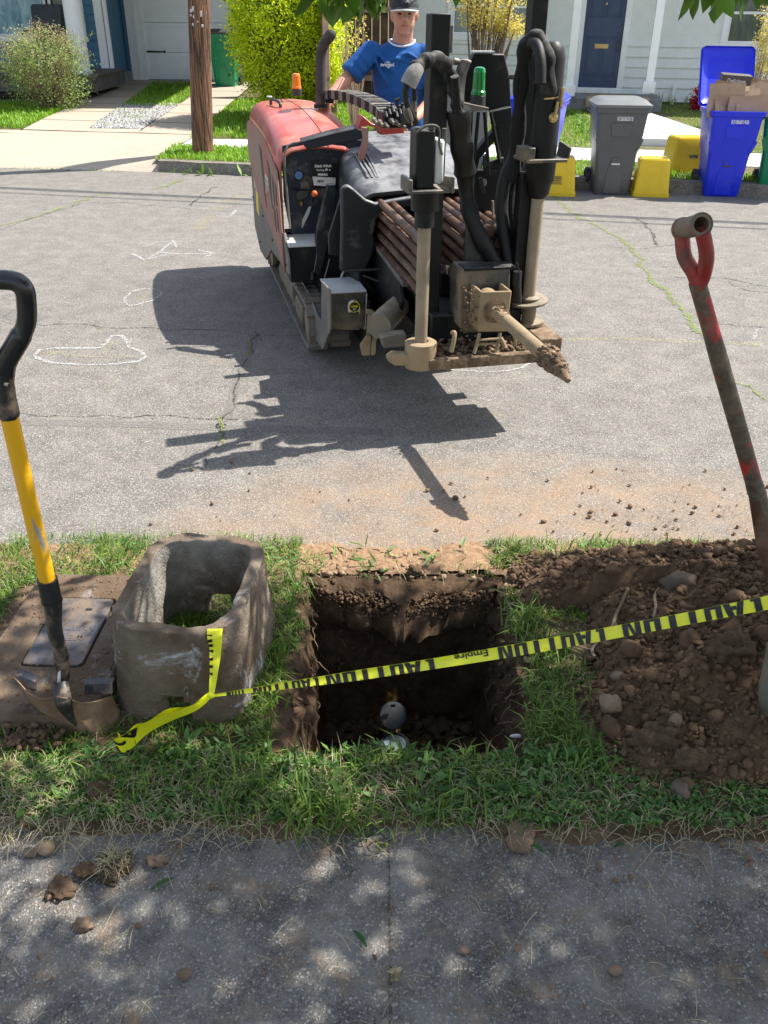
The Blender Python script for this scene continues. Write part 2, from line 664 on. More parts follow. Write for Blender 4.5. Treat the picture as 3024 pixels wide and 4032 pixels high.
leaf_mat('grass_near', (.035, .10, .012), (.25, .39, .06), .4)
leaf_mat('straw', (.30, .25, .13), (.55, .48, .30), .2)
leaf_mat('grass_far', (.10, .27, .015), (.36, .58, .05), .45)
leaf_mat('weed', (.035, .11, .022), (.18, .33, .08), .35)

# ---- base ground: one sheet to the horizon with the pit's opening left out
PX0, PX1, PY0, PY1 = -.27, .41, 1.66, 2.47
mb = MB()
E = 300
z = -.03
xs, ys = [-E, PX0 - .08, PX1 + .08, E], [-E, PY0 - .08, PY1 + .08, E]
for i in range(3):
    for j in range(3):
        if i == 1 and j == 1:
            continue
        mb.add([(xs[i], ys[j], z), (xs[i + 1], ys[j], z), (xs[i + 1], ys[j + 1], z), (xs[i], ys[j + 1], z)], [(0, 1, 2, 3)])
tag(build(mb, 'ground', 'verge_soil', smooth=0), kind='structure')

# ---- road
def kerb_y(x):
    return 10.62 - .19 * (x + .0) if x > -2.78 else 11.148 - .10 * (x + 2.78)


mb = MB()
xs = [-80, -40, -20, -12, -8] + [i * .25 for i in range(-24, 25)] + [8, 12, 20, 40, 80] + [-2.78]
xs = sorted(set(xs))
for x in xs:
    yn = 2.60 - (.02 * x if abs(x) < 8 else 0) + .012 * fbm(x, 1, 2.5)
    mb.v += [(x, yn, 0), (x, kerb_y(x) - (.1 if abs(x) > 20 else 0), 0)]
for i in range(len(xs) - 1):
    mb.f.append((2 * i, 2 * i + 2, 2 * i + 3, 2 * i + 1))
road = tag(build(mb, 'road', 'asphalt', smooth=0), kind='structure')

# ---- sidewalk this side
for k, (x0, x1) in enumerate(((-3.4, -1.5503), (-1.5497, .0197), (.0203, 1.5997), (1.6003, 3.4))):
    mb = MB()
    n = 40
    top = [(x0 + (x1 - x0) * i / n, 1.425 - .012 * fbm(x0 + (x1 - x0) * i / n, 2, 6), 0) for i in range(n + 1)]
    mb.add([(x0, -1.5, 0), (x1, -1.5, 0)] + top[::-1], [tuple(range(n + 3))])
    tag(build(mb, 'sidewalk', 'aggregate', smooth=0), kind='structure')

# ---- planting strip of earth with the pit cut in it (grid, irregular rim)
def rimshift(x, y):
    return .030 * fbm(x, y, 6, 3) + .016 * fbm(x + 9, y, 23, 2)


def in_pit(x, y, m=0.0):
    s = rimshift(x, y)
    return PX0 - m + s + .03 * max(0, (y - 2.0)) < x < PX1 + m + s * 1.3 - .04 * (2.2 - y) and PY0 - m + s < y < PY1 + m + s


mb = MB()
st_ = .02
nx, ny = 330, 75
idx = {}
def soil_z(x, y):
    z = .012 + .012 * fbm(x, y, 5) + .008 * fbm(x, y, 25)
    e = 1.415 + .05 * fbm(x, 1.0, 3) + .02 * fbm(x, y, 14)
    if y < e:
        z -= (e - y) * .34 + .006
    dp = max(PX0 - x, x - PX1, PY0 - y, y - PY1)
    if dp < .09:
        z = .003 + (z - .003) * max(0, min(1, dp / .09))
    e2 = 2.665 + .05 * fbm(x, 7.0, 3) + .03 * fbm(x, y, 12)
    if y > e2:
        z -= (y - e2) * .34 + .006
    return z


for i in range(nx + 1):
    for j in range(ny + 1):
        x, y = -3.3 + i * st_, 1.30 + j * st_
        idx[i, j] = len(mb.v)
        mb.v.append((x, y, soil_z(x, y)))
for i in range(nx):
    for j in range(ny):
        x, y = -3.3 + (i + .5) * st_, 1.30 + (j + .5) * st_
        if in_pit(x, y, .03):
            continue
        mb.f.append((idx[i, j], idx[i + 1, j], idx[i + 1, j + 1], idx[i, j + 1]))
tag(build(mb, 'planting_strip', 'strip_soil', smooth=60), kind='structure')

# ---- the pit: ragged earth walls and floor
mb = MB()
ring = []
M_ = 44
def rect_pt(t, g):
    per = [(PX0 - g, PY0 - g), (PX1 + g, PY0 - g), (PX1 + g, PY1 + g), (PX0 - g, PY1 + g)]
    k = int(t * 4) % 4
    f = t * 4 - int(t * 4)
    a, b = per[k], per[(k + 1) % 4]
    return a[0] + (b[0] - a[0]) * f, a[1] + (b[1] - a[1]) * f


NR = 160
levels = [-.006, -.001, -.02, -.045, -.075, -.10, -.13, -.16, -.20, -.24, -.28, -.33, -.38, -.43, -.48, -.54, -.60]
rings = []
for li, z in enumerate(levels):
    rg = []
    for k in range(NR):
        t = k / NR
        g = .11 if li == 0 else .0 if li == 1 else (-.006 - .10 * (-z) + (.03 if -.12 < z < -.02 and .55 < t < .72 else 0))
        x, y = rect_pt(t, g)
        q = .035 * fbm(x * 1.0 + z * 2, y + z * 3, 9, 4) + .02 * fbm(x + z * 9, y - z * 7, 30, 2)
        cx, cy = (PX0 + PX1) / 2, (PY0 + PY1) / 2
        dx, dy = x - cx, y - cy
        l = math.hypot(dx, dy)
        if y > PY1 - .06:
            # far wall: crumbly ledge that slopes into the pit
            q -= (.17 + .10 * fbm(x, 3, 9)) * (math.exp(-((z + .10) / .065) ** 2) if z < -.10 else max(math.exp(-((z + .10) / .065) ** 2), max(0, 1 - abs(x - cx) / .24) * (.25 + .75 * min(1, -z / .08)))) * max(0, 1 - abs(x - cx + .02) / .40) ** .7 if li > 1 else 0
        rg.append((x + dx / l * q * (0 if li < 1 else 1), y + dy / l * q * (0 if li < 1 else 1), z))
    rings.append(rg)
mb.loft(rings, caps=False)
fl = len(mb.v)
c0 = (PX0 + PX1) / 2, (PY0 + PY1) / 2
gr = []
last = rings[-1]
for s_ in (.75, .5, .25):
    gr.append([(c0[0] + (p[0] - c0[0]) * s_, c0[1] + (p[1] - c0[1]) * s_, -.60 + .03 * fbm(p[0] * s_, p[1] * s_, 12)) for p in last])
mb.loft([last] + gr, caps=False)
mb.add([(c0[0], c0[1], -.59)] + gr[-1], [(0, i + 1, (i + 1) % NR + 1) for i in range(NR)])
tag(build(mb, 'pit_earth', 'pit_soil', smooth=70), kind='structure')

# ---- far kerb, verge, sidewalk, yards
def strip_between(name, m, f0, f1, x0, x1, z0, z1, n=60, jag=0.0):
    mb = MB()
    for i in range(n + 1):
        x = x0 + (x1 - x0) * i / n
        j = jag * fbm(x, 3, 8) if jag else 0
        mb.v += [(x, f0(x) + j, z0), (x, f1(x), z1)]
    for i in range(n):
        mb.f.append((2 * i, 2 * i + 2, 2 * i + 3, 2 * i + 1))
    return tag(build(mb, name, m, smooth=0), kind='structure')


ky = lambda x: 10.62 - .19 * x
XK = -2.78
mb = MB()
n = 60
for i in range(n + 1):
    x = XK + (60 - XK) * (i / n) ** 1.6
    y = ky(x)
    r = .012 * fbm(x, 0, 3)
    mb.v += [(x, y - .01 + r, -.01), (x, y + .015 + r, .125 + r * .4), (x, y + .15, .128), (x, y + .15, -.01)]
for i in range(n):
    for k in range(3):
        mb.f.append((4 * i + k, 4 * i + 4 + k, 4 * i + 5 + k, 4 * i + 1 + k))
mb.f.append((0, 1, 2, 3))
tag(build(mb, 'kerb', 'kerb_old', smooth=30), kind='structure')
strip_between('verge', 'verge_soil', lambda x: ky(x) + .15, lambda x: ky(x) + 1.42, -2.86, 60, .118, .118)
for k in range(0, 26):
    xa = -2.80 + k * 1.52
    strip_between('far_sidewalk', 'concrete_new', lambda x: ky(x) + 1.40, lambda x: ky(x) + 2.62, xa, xa + 1.508, .126, .126, 4)
# yard terrain
mb = MB()
for (y0, y1) in ((12.0, 12.8), (12.8, 40)):
    pass
def yard(name, m, poly, dz=0.0):
    mb = MB()
    mb.add([(x, y, terr(y) + dz) for x, y in poly], [tuple(range(len(poly)))])
    return tag(build(mb, name, m, smooth=0), kind='structure')


yy = lambda x: ky(x) + 2.60
yard('lawn', 'verge_soil', [(-2.78, 13.2), (0, 13.2), (0, 33), (-2.7, 33)], -.008)
yard('lawn', 'verge_soil', [(0.0, 13.2), (12, yy(12)), (40, yy(40)), (40, 33), (0, 33)], -.004)
yard('lawn', 'verge_soil', [(-5.45, 13.6), (-5.55, 18.8), (-30, 18.8), (-30, 14.5)], -.004)
yard('far_field', 'verge_soil', [(-120, 33), (120, 33), (120, 160), (-120, 160)], -.5)
# driveway: apron + two runs + gravel between
P_ = lambda *pts: [(GS(*p).x, GS(*p).y) for p in pts]
mb = MB()
ap = [G(1010, 693, .0), G(985, 672, .06), G(960, 655, .10)]
apron = [(-30, 11.9 + 2.9, 0.0), (-4.9, 11.36, .0), (-3.6, 11.21, 0), (-3.1, 11.16, 0), (-2.9, 11.14, .0), (-2.77, 11.12, .004),
         (-2.80, 11.26, .06), (-2.84, 11.5, .11), (-2.84, 12.0, .122), (-2.84, 12.5, .124), (-2.75, 13.5, .15), (-5.4, 13.83, .155), (-7.2, 13.95, .155), (-30, 17.5, .155)]
mb.add(apron, [tuple(range(len(apron)))])
tag(build(mb, 'driveway_apron', 'concrete_far', smooth=0), kind='structure')
def slabs(pts4, n, name='driveway', m='concrete_far', gap=.012, dz=.012):
    """quad (near-left, near-right, far-right, far-left) split into n slabs"""
    a, b, c, d = [Vector((p[0], p[1], 0)) for p in pts4]
    for i in range(n):
        t0, t1 = i / n, (i + 1) / n - gap / 2
        q = [a.lerp(d, t0), b.lerp(c, t0), b.lerp(c, t1), a.lerp(d, t1)]
        mb = MB().add([(v.x, v.y, terr(v.y) + dz) for v in q], [(0, 1, 2, 3)])
        tag(build(mb, name, m, smooth=0), kind='structure')


slabs([(-5.39, 13.83), (-4.41, 13.70), (-4.94, 20.0), (-5.75, 20.0)], 6)
slabs([(-3.63, 13.63), (-2.80, 13.5), (-2.85, 20.0), (-3.75, 20.0)], 6)
slabs([(-4.41, 13.70), (-3.63, 13.63), (-3.67, 14.0), (-4.44, 14.0)], 1, dz=.010)
slabs([(-6.6, 20.0), (-2.3, 20.0), (-2.3, 21.2), (-6.6, 21.2)], 1, dz=.014)
mb = MB()
yard('gravel_bed', 'verge_soil', [(-4.41, 14.0), (-3.65, 14.0), (-3.75, 20.0), (-4.94, 20.0)], .004)
P = np.stack([rng.uniform(0, 1, 5200), rng.uniform(14.0, 16.9, 5200)], 1)
lx = -4.44 - .085 * (P[:, 1] - 14)
rx = -3.66 - .015 * (P[:, 1] - 14)
gx = lx + (rx - lx) * P[:, 0]
V, F, T = clods(np.stack([gx, P[:, 1], .12 + (P[:, 1] - 12.8) * .033 + .012], 1), rng.uniform(.012, .028, 5200))
m, nt, p, out = new_mat('gravel')
at = N(nt, 'ShaderNodeAttribute', attribute_name='tint')
nt.links.new(mix(nt, at.outputs['Fac'], (.16, .16, .17), (.50, .48, .45)), p.inputs['Base Color'])
p.inputs['Roughness'].default_value = .8
tag(npmesh('gravel', V, F, m, tint=T), 'grey gravel filling the strip between the two driveway runs', 'gravel', kind='stuff')

# garden path to the right house door (raised slab)
pth = [(3.15, 12.95), (4.35, 12.72), (4.2, 16.9), (2.9, 17.1)]
q = [GS(2440, 452), GS(2500, 440), GS(2725, 540), GS(2400, 548)]
mb = MB()
c4 = [(3.42, 12.92), (4.72, 12.70), (4.25, 17.5), (3.5, 17.65)]
mb.prism([(x, y, .10) for x, y in c4], (0, 0, .13))
for k in range(4, 8):
    x, y, z = mb.v[k]
    mb.v[k] = (x, y, .235 if y < 14 else .31)
tag(build(mb, 'garden_path', 'concrete_new', bevel=.01), kind='structure')

# ---- grass
def scatter(n, x0, x1, y0, y1, dens):
    x = rng.uniform(x0, x1, n)
    y = rng.uniform(y0, y1, n)
    keep = np.array([rng.random() < dens(a, b) for a, b in zip(x, y)])
    return x[keep], y[keep]


BOXR = (-.80, -.28, 1.73, 2.30)
LIDR = (-1.22, -.78, 1.72, 2.40)


def heap_edge(y):
    return .63 + .10 * fbm(y, 4, 3) - .12 * max(0, 2.0 - y) * 1.2 + (.0 if y < 2.3 else -.18)


def dens_near(x, y):
    if in_pit(x, y, .012):
        return 0
    if LIDR[0] < x < LIDR[1] and LIDR[2] < y < LIDR[3]:
        return 0
    d = .78 + .8 * fbm(x, y, 4.5) + .35 * fbm(x, y, 14)
    d = d if y > 1.70 or x > .5 else d - .5 * max(0, fbm(x + 3, y * 1.5, 6, 3) + .10) * 3.2
    ye = 1.43 + .05 * fbm(x, 0, 3) + (.03 if x < -.55 else 0)
    if y < ye + .12:
        d *= max(0.0, (y - ye) / .12) ** .8
    if .38 < x < .95 and y > 2.53:
        d += .25
    elif -.30 < x < .75 and y > 2.40:
        d -= .9                                   # trampled dirt in front of the pit
    if .40 < x < .6 and 1.75 < y < 2.5:
        d -= .25
    if x > heap_edge(y) - .03:
        d -= 1.1 if 1.60 < y < 2.54 else .25
    if x < -.95 and 1.75 < y < 2.3:
        d -= .2
    if y > 2.60:
        d -= .12 if x < -.3 or x > .7 else .5
    return min(1, max(0, d))


gx, gy = scatter(125000, -1.75, 1.75, 1.37, 2.72, dens_near)
h = rng.uniform(.014, .044, len(gx)) * np.where(rng.random(len(gx)) < .12, 1.7, 1)
h = np.where(gy > 2.45, h * .9, h)
B1 = blades(np.stack([gx, gy, np.full(len(gx), .008)], 1), h, rng.uniform(.0009, .0021, len(gx)), 1.3, .6)
tag(npmesh('grass', *B1[:2], MATS['grass_near'], tint=B1[2]), 'green grass blades growing over the planting strip around the pit', 'grass', kind='stuff')
# long tufts hanging over the sidewalk and the pit's rim
tp = []
for (x, y, n_, L) in ((-.16, 1.45, 70, .12), (-.10, 1.435, 60, .11), (-.20, 1.43, 30, .10), (-.05, 1.44, 30, .08), (.02, 1.42, 26, .07), (.12, 1.45, 30, .07), (-.36, 1.46, 30, .08), (-.75, 1.48, 40, .07), (.33, 1.45, 30, .06), (.45, 1.47, 30, .06), (.18, 1.47, 30, .09), (-.28, 1.50, 40, .12), (-.42, 1.52, 40, .1), (-.62, 1.50, 30, .11), (.46, 2.22, 70, .10), (.50, 2.08, 60, .09),
                      (.46, 1.75, 60, .08), (.52, 1.62, 50, .08), (-.34, 2.05, 40, .09), (-.33, 1.85, 50, .09), (.0, 1.62, 40, .07), (-.05, 1.6, 40, .06), (.25, 1.6, 50, .07), (.6, 1.9, 30, .08),
                      (-.95, 2.5, 40, .10), (-.7, 2.55, 50, .09), (-.45, 2.5, 40, .08), (-.3, 2.4, 30, .08), (.62, 2.58, 40, .08), (.8, 2.62, 40, .09), (1.05, 2.6, 30, .09), (-1.2, 1.6, 40, .1)):
    a = rng.normal(size=(n_, 2)) * .035
    tp.append(blades(np.stack([x + a[:, 0], y + a[:, 1], np.full(n_, .01)], 1), rng.uniform(.5, 1, n_) * L, .0026, 1.2, .5))
tg = join(*tp)
tag(npmesh('grass_tufts', tg[0], tg[1], MATS['grass_near'], tint=tg[2]), 'longer tufts of grass hanging over the edges of the pit and pavement', 'grass', kind='stuff')
# dry straw
sx, sy = scatter(15000, -1.6, 1.5, 1.36, 1.60, lambda x, y: (.75 if x < -.35 else .3) * (1 if y > 1.42 else .35))
S1 = blades(np.stack([sx, sy, np.full(len(sx), .012)], 1), rng.uniform(.012, .05, len(sx)), .0011, 2.6, .8)
sx, sy = scatter(3800, -1.6, 1.5, 1.6, 2.7, lambda x, y: 0 if in_pit(x, y, .02) else .8)
S2 = blades(np.stack([sx, sy, np.full(len(sx), .012)], 1), rng.uniform(.012, .04, len(sx)), .001, 2.6, .8)
sx, sy = scatter(320, -1.2, 1.2, .95, 1.42, lambda x, y: 1)
S3 = blades(np.stack([sx, sy, np.full(len(sx), .003)], 1), rng.uniform(.008, .028, len(sx)), .0008, 3.6, 1.0)
ss = join(S1, S2, S3)
tag(npmesh('straw', ss[0], ss[1], MATS['straw'], tint=ss[2]), 'dry straw and clippings along the sidewalk edge', 'straw', kind='stuff')
# broad-leaved weeds: rosettes
def weeds(n, x0, x1, y0, y1, dens, L, k=7, asp=.4):
    x, y = scatter(n, x0, x1, y0, y1, dens)
    n = len(x)
    P = np.repeat(np.stack([x, y, np.full(n, .012)], 1), k, 0)
    a = rng.uniform(0, 2 * np.pi, n * k)
    d = np.stack([np.cos(a), np.sin(a), rng.uniform(.1, .8, n * k)], 1)
    P[:, :2] += rng.normal(size=(n * k, 2)) * L * .25
    P[:, 2] += rng.uniform(0, .02, n * k)
    return leaves(P, rng.uniform(.6, 1.2, n * k) * L, asp, .9, 0, d)


w1 = weeds(4200, -1.6, 1.45, 1.42, 1.66, lambda x, y: (.75 if fbm(x, y, 5) > -.05 else .1) * (0 if in_pit(x, y, .02) else 1) * (1 if x < .8 or y < 1.56 else .15), .017, 7, .55)
w2 = weeds(240, -1.5, .9, 1.44, 1.70, lambda x, y: 0 if in_pit(x, y, .02) or (x < -.78 and y > 1.6) else .8, .042, 6, .34)
w3 = weeds(1700, -1.7, 1.5, 1.66, 2.66, lambda x, y: dens_near(x, y) * .5, .016, 6, .55)
w4 = weeds(40, -1.4, 1.3, 2.5, 2.66, lambda x, y: .8, .06, 5, .16)
ww = join(w1, w2, w3, w4)
tag(npmesh('weeds', ww[0], ww[1], MATS['weed'], tint=ww[2]), 'small broad leaved weeds among the grass of the planting strip', 'weeds', kind='stuff')


def far_grass(name, label, n, x0, x1, y0, y1, dens, hh, wd=.006, m='grass_far', zf=terr):
    x, y = scatter(n, x0, x1, y0, y1, dens)
    b = blades(np.stack([x, y, np.array([zf(q) for q in y])], 1), rng.uniform(.5, 1.2, len(x)) * hh, wd, .8, .4)
    return tag(npmesh(name, b[0], b[1], MATS[m], tint=b[2]), label, 'grass', kind='stuff')


def path_m(x, y):
    return 3.4 < x < 4.75 and y > 12.5


far_grass('lawn_grass', 'bright mown lawn in front of the grey house', 42000, -.6, 8.5, 12.0, 17.4, lambda x, y: 1.0 if y > yy(x) + .02 and not path_m(x, y) else 0, .05, .007)
far_grass('lawn_grass', 'longer grass beside the driveway under the yellow green shrub', 9000, -2.8, -.4, 13.3, 17.5, lambda x, y: .9, .09, .007)
far_grass('lawn_grass', 'lawn in front of the porch of the blue house', 14000, -10.5, -5.42, 13.95, 16.8, lambda x, y: 1.0 if x < -5.45 - .0 and y > 13.95 + .16 * max(0, -5.4 - x) * .3 else 0, .09, .008)
far_grass('verge_grass', 'grass verge behind the kerb under the utility pole', 8000, -2.84, 0.2, 10.9, 12.8, lambda x, y: 1.0 if ky(x) + .16 < y < ky(x) + 1.36 else 0, .08, .006, zf=lambda y: .118)
far_grass('verge_grass', 'grass verge behind the kerb around the wheeled bins', 17000, .2, 7.5, 9.3, 12.3, lambda x, y: 1.0 if ky(x) + .16 < y < ky(x) + 1.34 and not (1.3 < x < 3.1 and fbm(x, y, 2) < -.25) and not path_m(x, y + 2) else 0, .07, .006, zf=lambda y: .118)
far_grass('driveway_grass', 'weedy grass at the garage end of the gravel strip', 5200, -4.95, -3.6, 14.2, 20.3, lambda x, y: (1.0 if y > 16.5 else .10 if fbm(x, y, 3) > -.1 else .0) if -4.42 - .085 * (y - 14) < x < -3.66 - .015 * (y - 14) else 0, .08, .008)
# weeds along far kerb
P = []
for x in list(np.arange(-9, -2.9, .13)) + list(np.arange(-2.6, 3, .2)) + [2.2, 2.25, 2.3]:
    if rng.random() < .6:
        yk = kerb_y(x) - .04
        n_ = int(rng.integers(5, 22))
        a = rng.uniform(0, 2 * np.pi, n_)
        d = np.stack([np.cos(a), np.sin(a), rng.uniform(.3, 1.2, n_)], 1)
        big = .17 if -2.5 < x < -.2 else .05
        P.append(leaves(np.repeat([[x, yk, .0]], n_, 0) + rng.normal(size=(n_, 3)) * [.06, .02, 0], rng.uniform(.5, 1.1, n_) * big, .2, .6, 0, d))
pw = join(*P)
leaf_mat('kerb_weed_leaf', (.08, .2, .03), (.25, .42, .08), .35)
tag(npmesh('kerb_weeds', pw[0], pw[1], MATS['kerb_weed_leaf'], tint=pw[2]), 'weeds growing out of the gutter along the far kerb', 'weeds', kind='stuff')

# ---- cracks, seams and paint marks on the road
def ribbon(mb, pts, w, z, jit=.0, sub=1, jw=.3, sm=8):
    P = []
    for a, b in zip(pts[:-1], pts[1:]):
        for k in range(sub):
            P.append(Vector(a).lerp(Vector(b), k / sub))
    P.append(Vector(pts[-1]))
    P = [Vector((p.x + jit * fbm(p.x, p.y, sm), p.y + jit * fbm(p.x + 5, p.y, sm), z)) for p in P]
    o = len(mb.v)
    for i, p in enumerate(P):
        d = (P[min(i + 1, len(P) - 1)] - P[max(0, i - 1)])
        d.z = 0
        d.normalize()
        s = Vector((-d.y, d.x, 0)) * w * .5 * (1 + jw * random.uniform(-1, 1))
        mb.v += [tuple(p - s), tuple(p + s)]
    for i in range(len(P) - 1):
        mb.f.append((o + 2 * i, o + 2 * i + 1, o + 2 * i + 3, o + 2 * i + 2))


def paint_mat(name, col, thr=.5):
    m, nt, p, out = new_mat(name)
    co = N(nt, 'ShaderNodeTexCoord').outputs['Object']
    p.inputs['Base Color'].default_value = (*col, 1)
    p.inputs['Roughness'].default_value = .9
    n1 = noise_f(nt, co, 130, 4, .7)
    f = ramp(nt, n1, thr - .06, thr + .06)
    tr = N(nt, 'ShaderNodeBsdfTransparent')
    ms = N(nt, 'ShaderNodeMixShader')
    nt.links.new(f, ms.inputs[0])
    nt.links.new(tr.outputs[0], ms.inputs[1])
    nt.links.new(p.outputs[0], ms.inputs[2])
    nt.links.new(ms.outputs[0], out.inputs[0])
    return m


paint_mat('chalk_paint', (.58, .59, .60), .53)
paint_mat('chalk_faint', (.55, .57, .6), .58)
paint_mat('yellow_paint', (.52, .46, .16), .60)
paint_mat('crack_dark', (.05, .05, .047), .50)
paint_mat('joint_dirt', (.07, .055, .04), .54)
paint_mat('moss', (.20, .25, .06), .50)
g3 = lambda pts: [G(*p) for p in pts]
mb = MB()
ribbon(mb, g3([(135, 1400), (150, 1380), (220, 1372), (330, 1372), (400, 1372), (430, 1345), (440, 1325), (480, 1324), (500, 1345), (510, 1370), (555, 1385), (568, 1408), (540, 1425), (460, 1436), (330, 1436), (220, 1430), (150, 1415), (132, 1402)]), .022, .004, .012, 6, .5)
ribbon(mb, g3([(505, 1360), (515, 1340), (525, 1335)]), .015, .004, 0, 3)
ribbon(mb, g3([(490, 1180), (520, 1150), (570, 1138), (620, 1140), (635, 1160), (600, 1185), (550, 1200), (510, 1205), (490, 1190), (490, 1178)]), .018, .004, .01, 5, .5)
ribbon(mb, g3([(565, 972), (620, 955), (680, 950), (695, 975)]), .02, .004, .01, 5)
ribbon(mb, g3([(675, 955), (620, 1000), (570, 1025)]), .02, .004, .01, 5)
ribbon(mb, g3([(520, 1000), (565, 1025), (660, 1005)]), .022, .004, .01, 5)
ribbon(mb, g3([(615, 993), (700, 1000), (800, 1000), (845, 1002)]), .02, .004, .01, 5)
ribbon(mb, g3([(780, 985), (845, 1000), (805, 1012)]), .02, .004, .01, 5)
ribbon(mb, g3([(908, 850), (930, 828)]), .025, .004, 0, 3)
ribbon(mb, g3([(1700, 1450), (1830, 1462), (1960, 1466), (2050, 1450), (2090, 1430)]), .012, .004, .01, 6)
ribbon(mb, g3([(1885, 1570), (1930, 1580), (1955, 1568)]), .01, .004, .0, 3)
tag(build(mb, 'chalk_marks', 'chalk_paint', smooth=0), kind='structure')
mb = MB()
ribbon(mb, g3([(2540, 1010), (2610, 1020), (2690, 1040), (2720, 1055)]), .02, .004, .01, 5)
ribbon(mb, g3([(2540, 1010), (2600, 1004), (2690, 1010)]), .014, .004, .01, 5)
ribbon(mb, g3([(2970, 1340), (2975, 1300), (3030, 1290)]), .02, .004, .01, 5)
ribbon(mb, g3([(2980, 1340), (3010, 1370)]), .02, .004, .01, 5)
tag(build(mb, 'chalk_marks', 'chalk_faint', smooth=0), kind='structure')
mb = MB()
ribbon(mb, g3([(180, 1392), (225, 1395)]), .05, .0045, .01, 5)
ribbon(mb, g3([(225, 1395), (330, 1405), (530, 1408)]), .02, .0045, .01, 6)
ribbon(mb, g3([(405, 1395), (430, 1370), (450, 1345)]), .04, .0045, .01, 5)
ribbon(mb, g3([(540, 1190), (570, 1165), (595, 1150)]), .04, .0045, .01, 5)
ribbon(mb, g3([(425, 1530), (470, 1500)]), .014, .0045, .01, 5)
for (a, b) in (((770, 905), (830, 850)), ((860, 828), (880, 815)), ((880, 800), (940, 770))):
    ribbon(mb, g3([a, ((a[0] + b[0]) / 2 + 10, (a[1] + b[1]) / 2), b]), .11, .0045, .03, 6)
ribbon(mb, g3([(2180, 1340), (2400, 1335), (2700, 1345), (3024, 1360)]), .05, .0045, .02, 10)
ribbon(mb, g3([(1700, 1620), (2000, 1640)]), .03, .0045, .02, 10)
tag(build(mb, 'faded_yellow_marks', 'yellow_paint', smooth=0), kind='structure')
mb = MB()
for pts, w in (([(0, 1270), (300, 1278), (700, 1300), (1000, 1312), (1400, 1330)], .008), ([(0, 1632), (300, 1640), (800, 1648), (1100, 1655)], .008),
               ([(1010, 1300), (965, 1440), (920, 1570), (880, 1680), (840, 1790), (820, 1830)], .008), ([(740, 815), (800, 765), (850, 735)], .02),
               ([(2500, 862), (2560, 900), (2590, 970)], .02), ([(2420, 975), (2560, 978), (2700, 960)], .012), ([(2650, 1090), (2850, 1095), (3024, 1130)], .014),
               ([(2870, 1110), (2930, 1140), (3024, 1150)], .012), ([(2600, 1050), (2700, 1058)], .012), ([(2800, 1270), (3024, 1290)], .01), ([(0, 905), (160, 850), (330, 800)], .01), ([(0, 790), (500, 800), (800, 830)], .01)):
    ribbon(mb, g3(pts), w, .003, .05, 14, .7, 5)
tag(build(mb, 'road_cracks', 'crack_dark', smooth=0), kind='structure')
mb = MB()
ribbon(mb, [(.020, .4, 0), (.022, 1.0, 0), (.019, 1.36, 0)], .006, .003, .004, 20, .5, 9)
tag(build(mb, 'sidewalk_joint', 'joint_dirt', smooth=0), kind='structure')
mb = MB()
for pts, w in (([(2170, 770), (2210, 800), (2260, 840), (2330, 880), (2380, 905), (2420, 930), (2450, 955), (2480, 985), (2510, 1010), (2530, 1050), (2560, 1090), (2610, 1130), (2640, 1170), (2700, 1235), (2745, 1290), (2790, 1330)], .035),
               ([(2900, 1500), (2960, 1545), (3024, 1590)], .02), ([(600, 745), (640, 735), (720, 712)], .05), ([(0, 890), (100, 862), (220, 830), (330, 788), (430, 760)], .03),
               ([(860, 1755), (880, 1690), (900, 1640)], .012), ([(1010, 1310), (990, 1360), (980, 1400)], .012), ([(400, 1290), (430, 1292)], .015)):
    ribbon(mb, g3(pts), w, .0042, .06, 12, .9, 6)
tag(build(mb, 'moss_in_cracks', 'moss', smooth=0), kind='structure')

# smoother, paler bands of sealed asphalt beside the seams
mb = MB()
ribbon(mb, g3([(0, 1665), (500, 1672), (1100, 1690), (1500, 1700)]), .075, .002, .02, 12, .1, 4)
ribbon(mb, g3([(-40, 1230), (60, 1235), (160, 1262)]), .2, .002, .02, 6, .1, 4)
ribbon(mb, g3([(1015, 1320), (960, 1440), (915, 1570), (870, 1690)]), .05, .002, .02, 8, .1, 4)
paint_mat('seal_band', (.22, .205, .19), .50)
tag(build(mb, 'road_seal_bands', 'seal_band', smooth=0), kind='structure')
# ---- loose crumbs of soil
def crumb_field(name, label, n, x0, x1, y0, y1, dens, s0, s1, m, zz=.004, parent=None, sub=1):
    x, y = scatter(n, x0, x1, y0, y1, dens)
    s = s0 + (s1 - s0) * rng.random(len(x)) ** 4
    V, F, T = clods(np.stack([x, y, zz + s * .4], 1), s, sub)
    return tag(npmesh(name, V, F, MATS[m], tint=T), label, 'soil', kind='stuff')


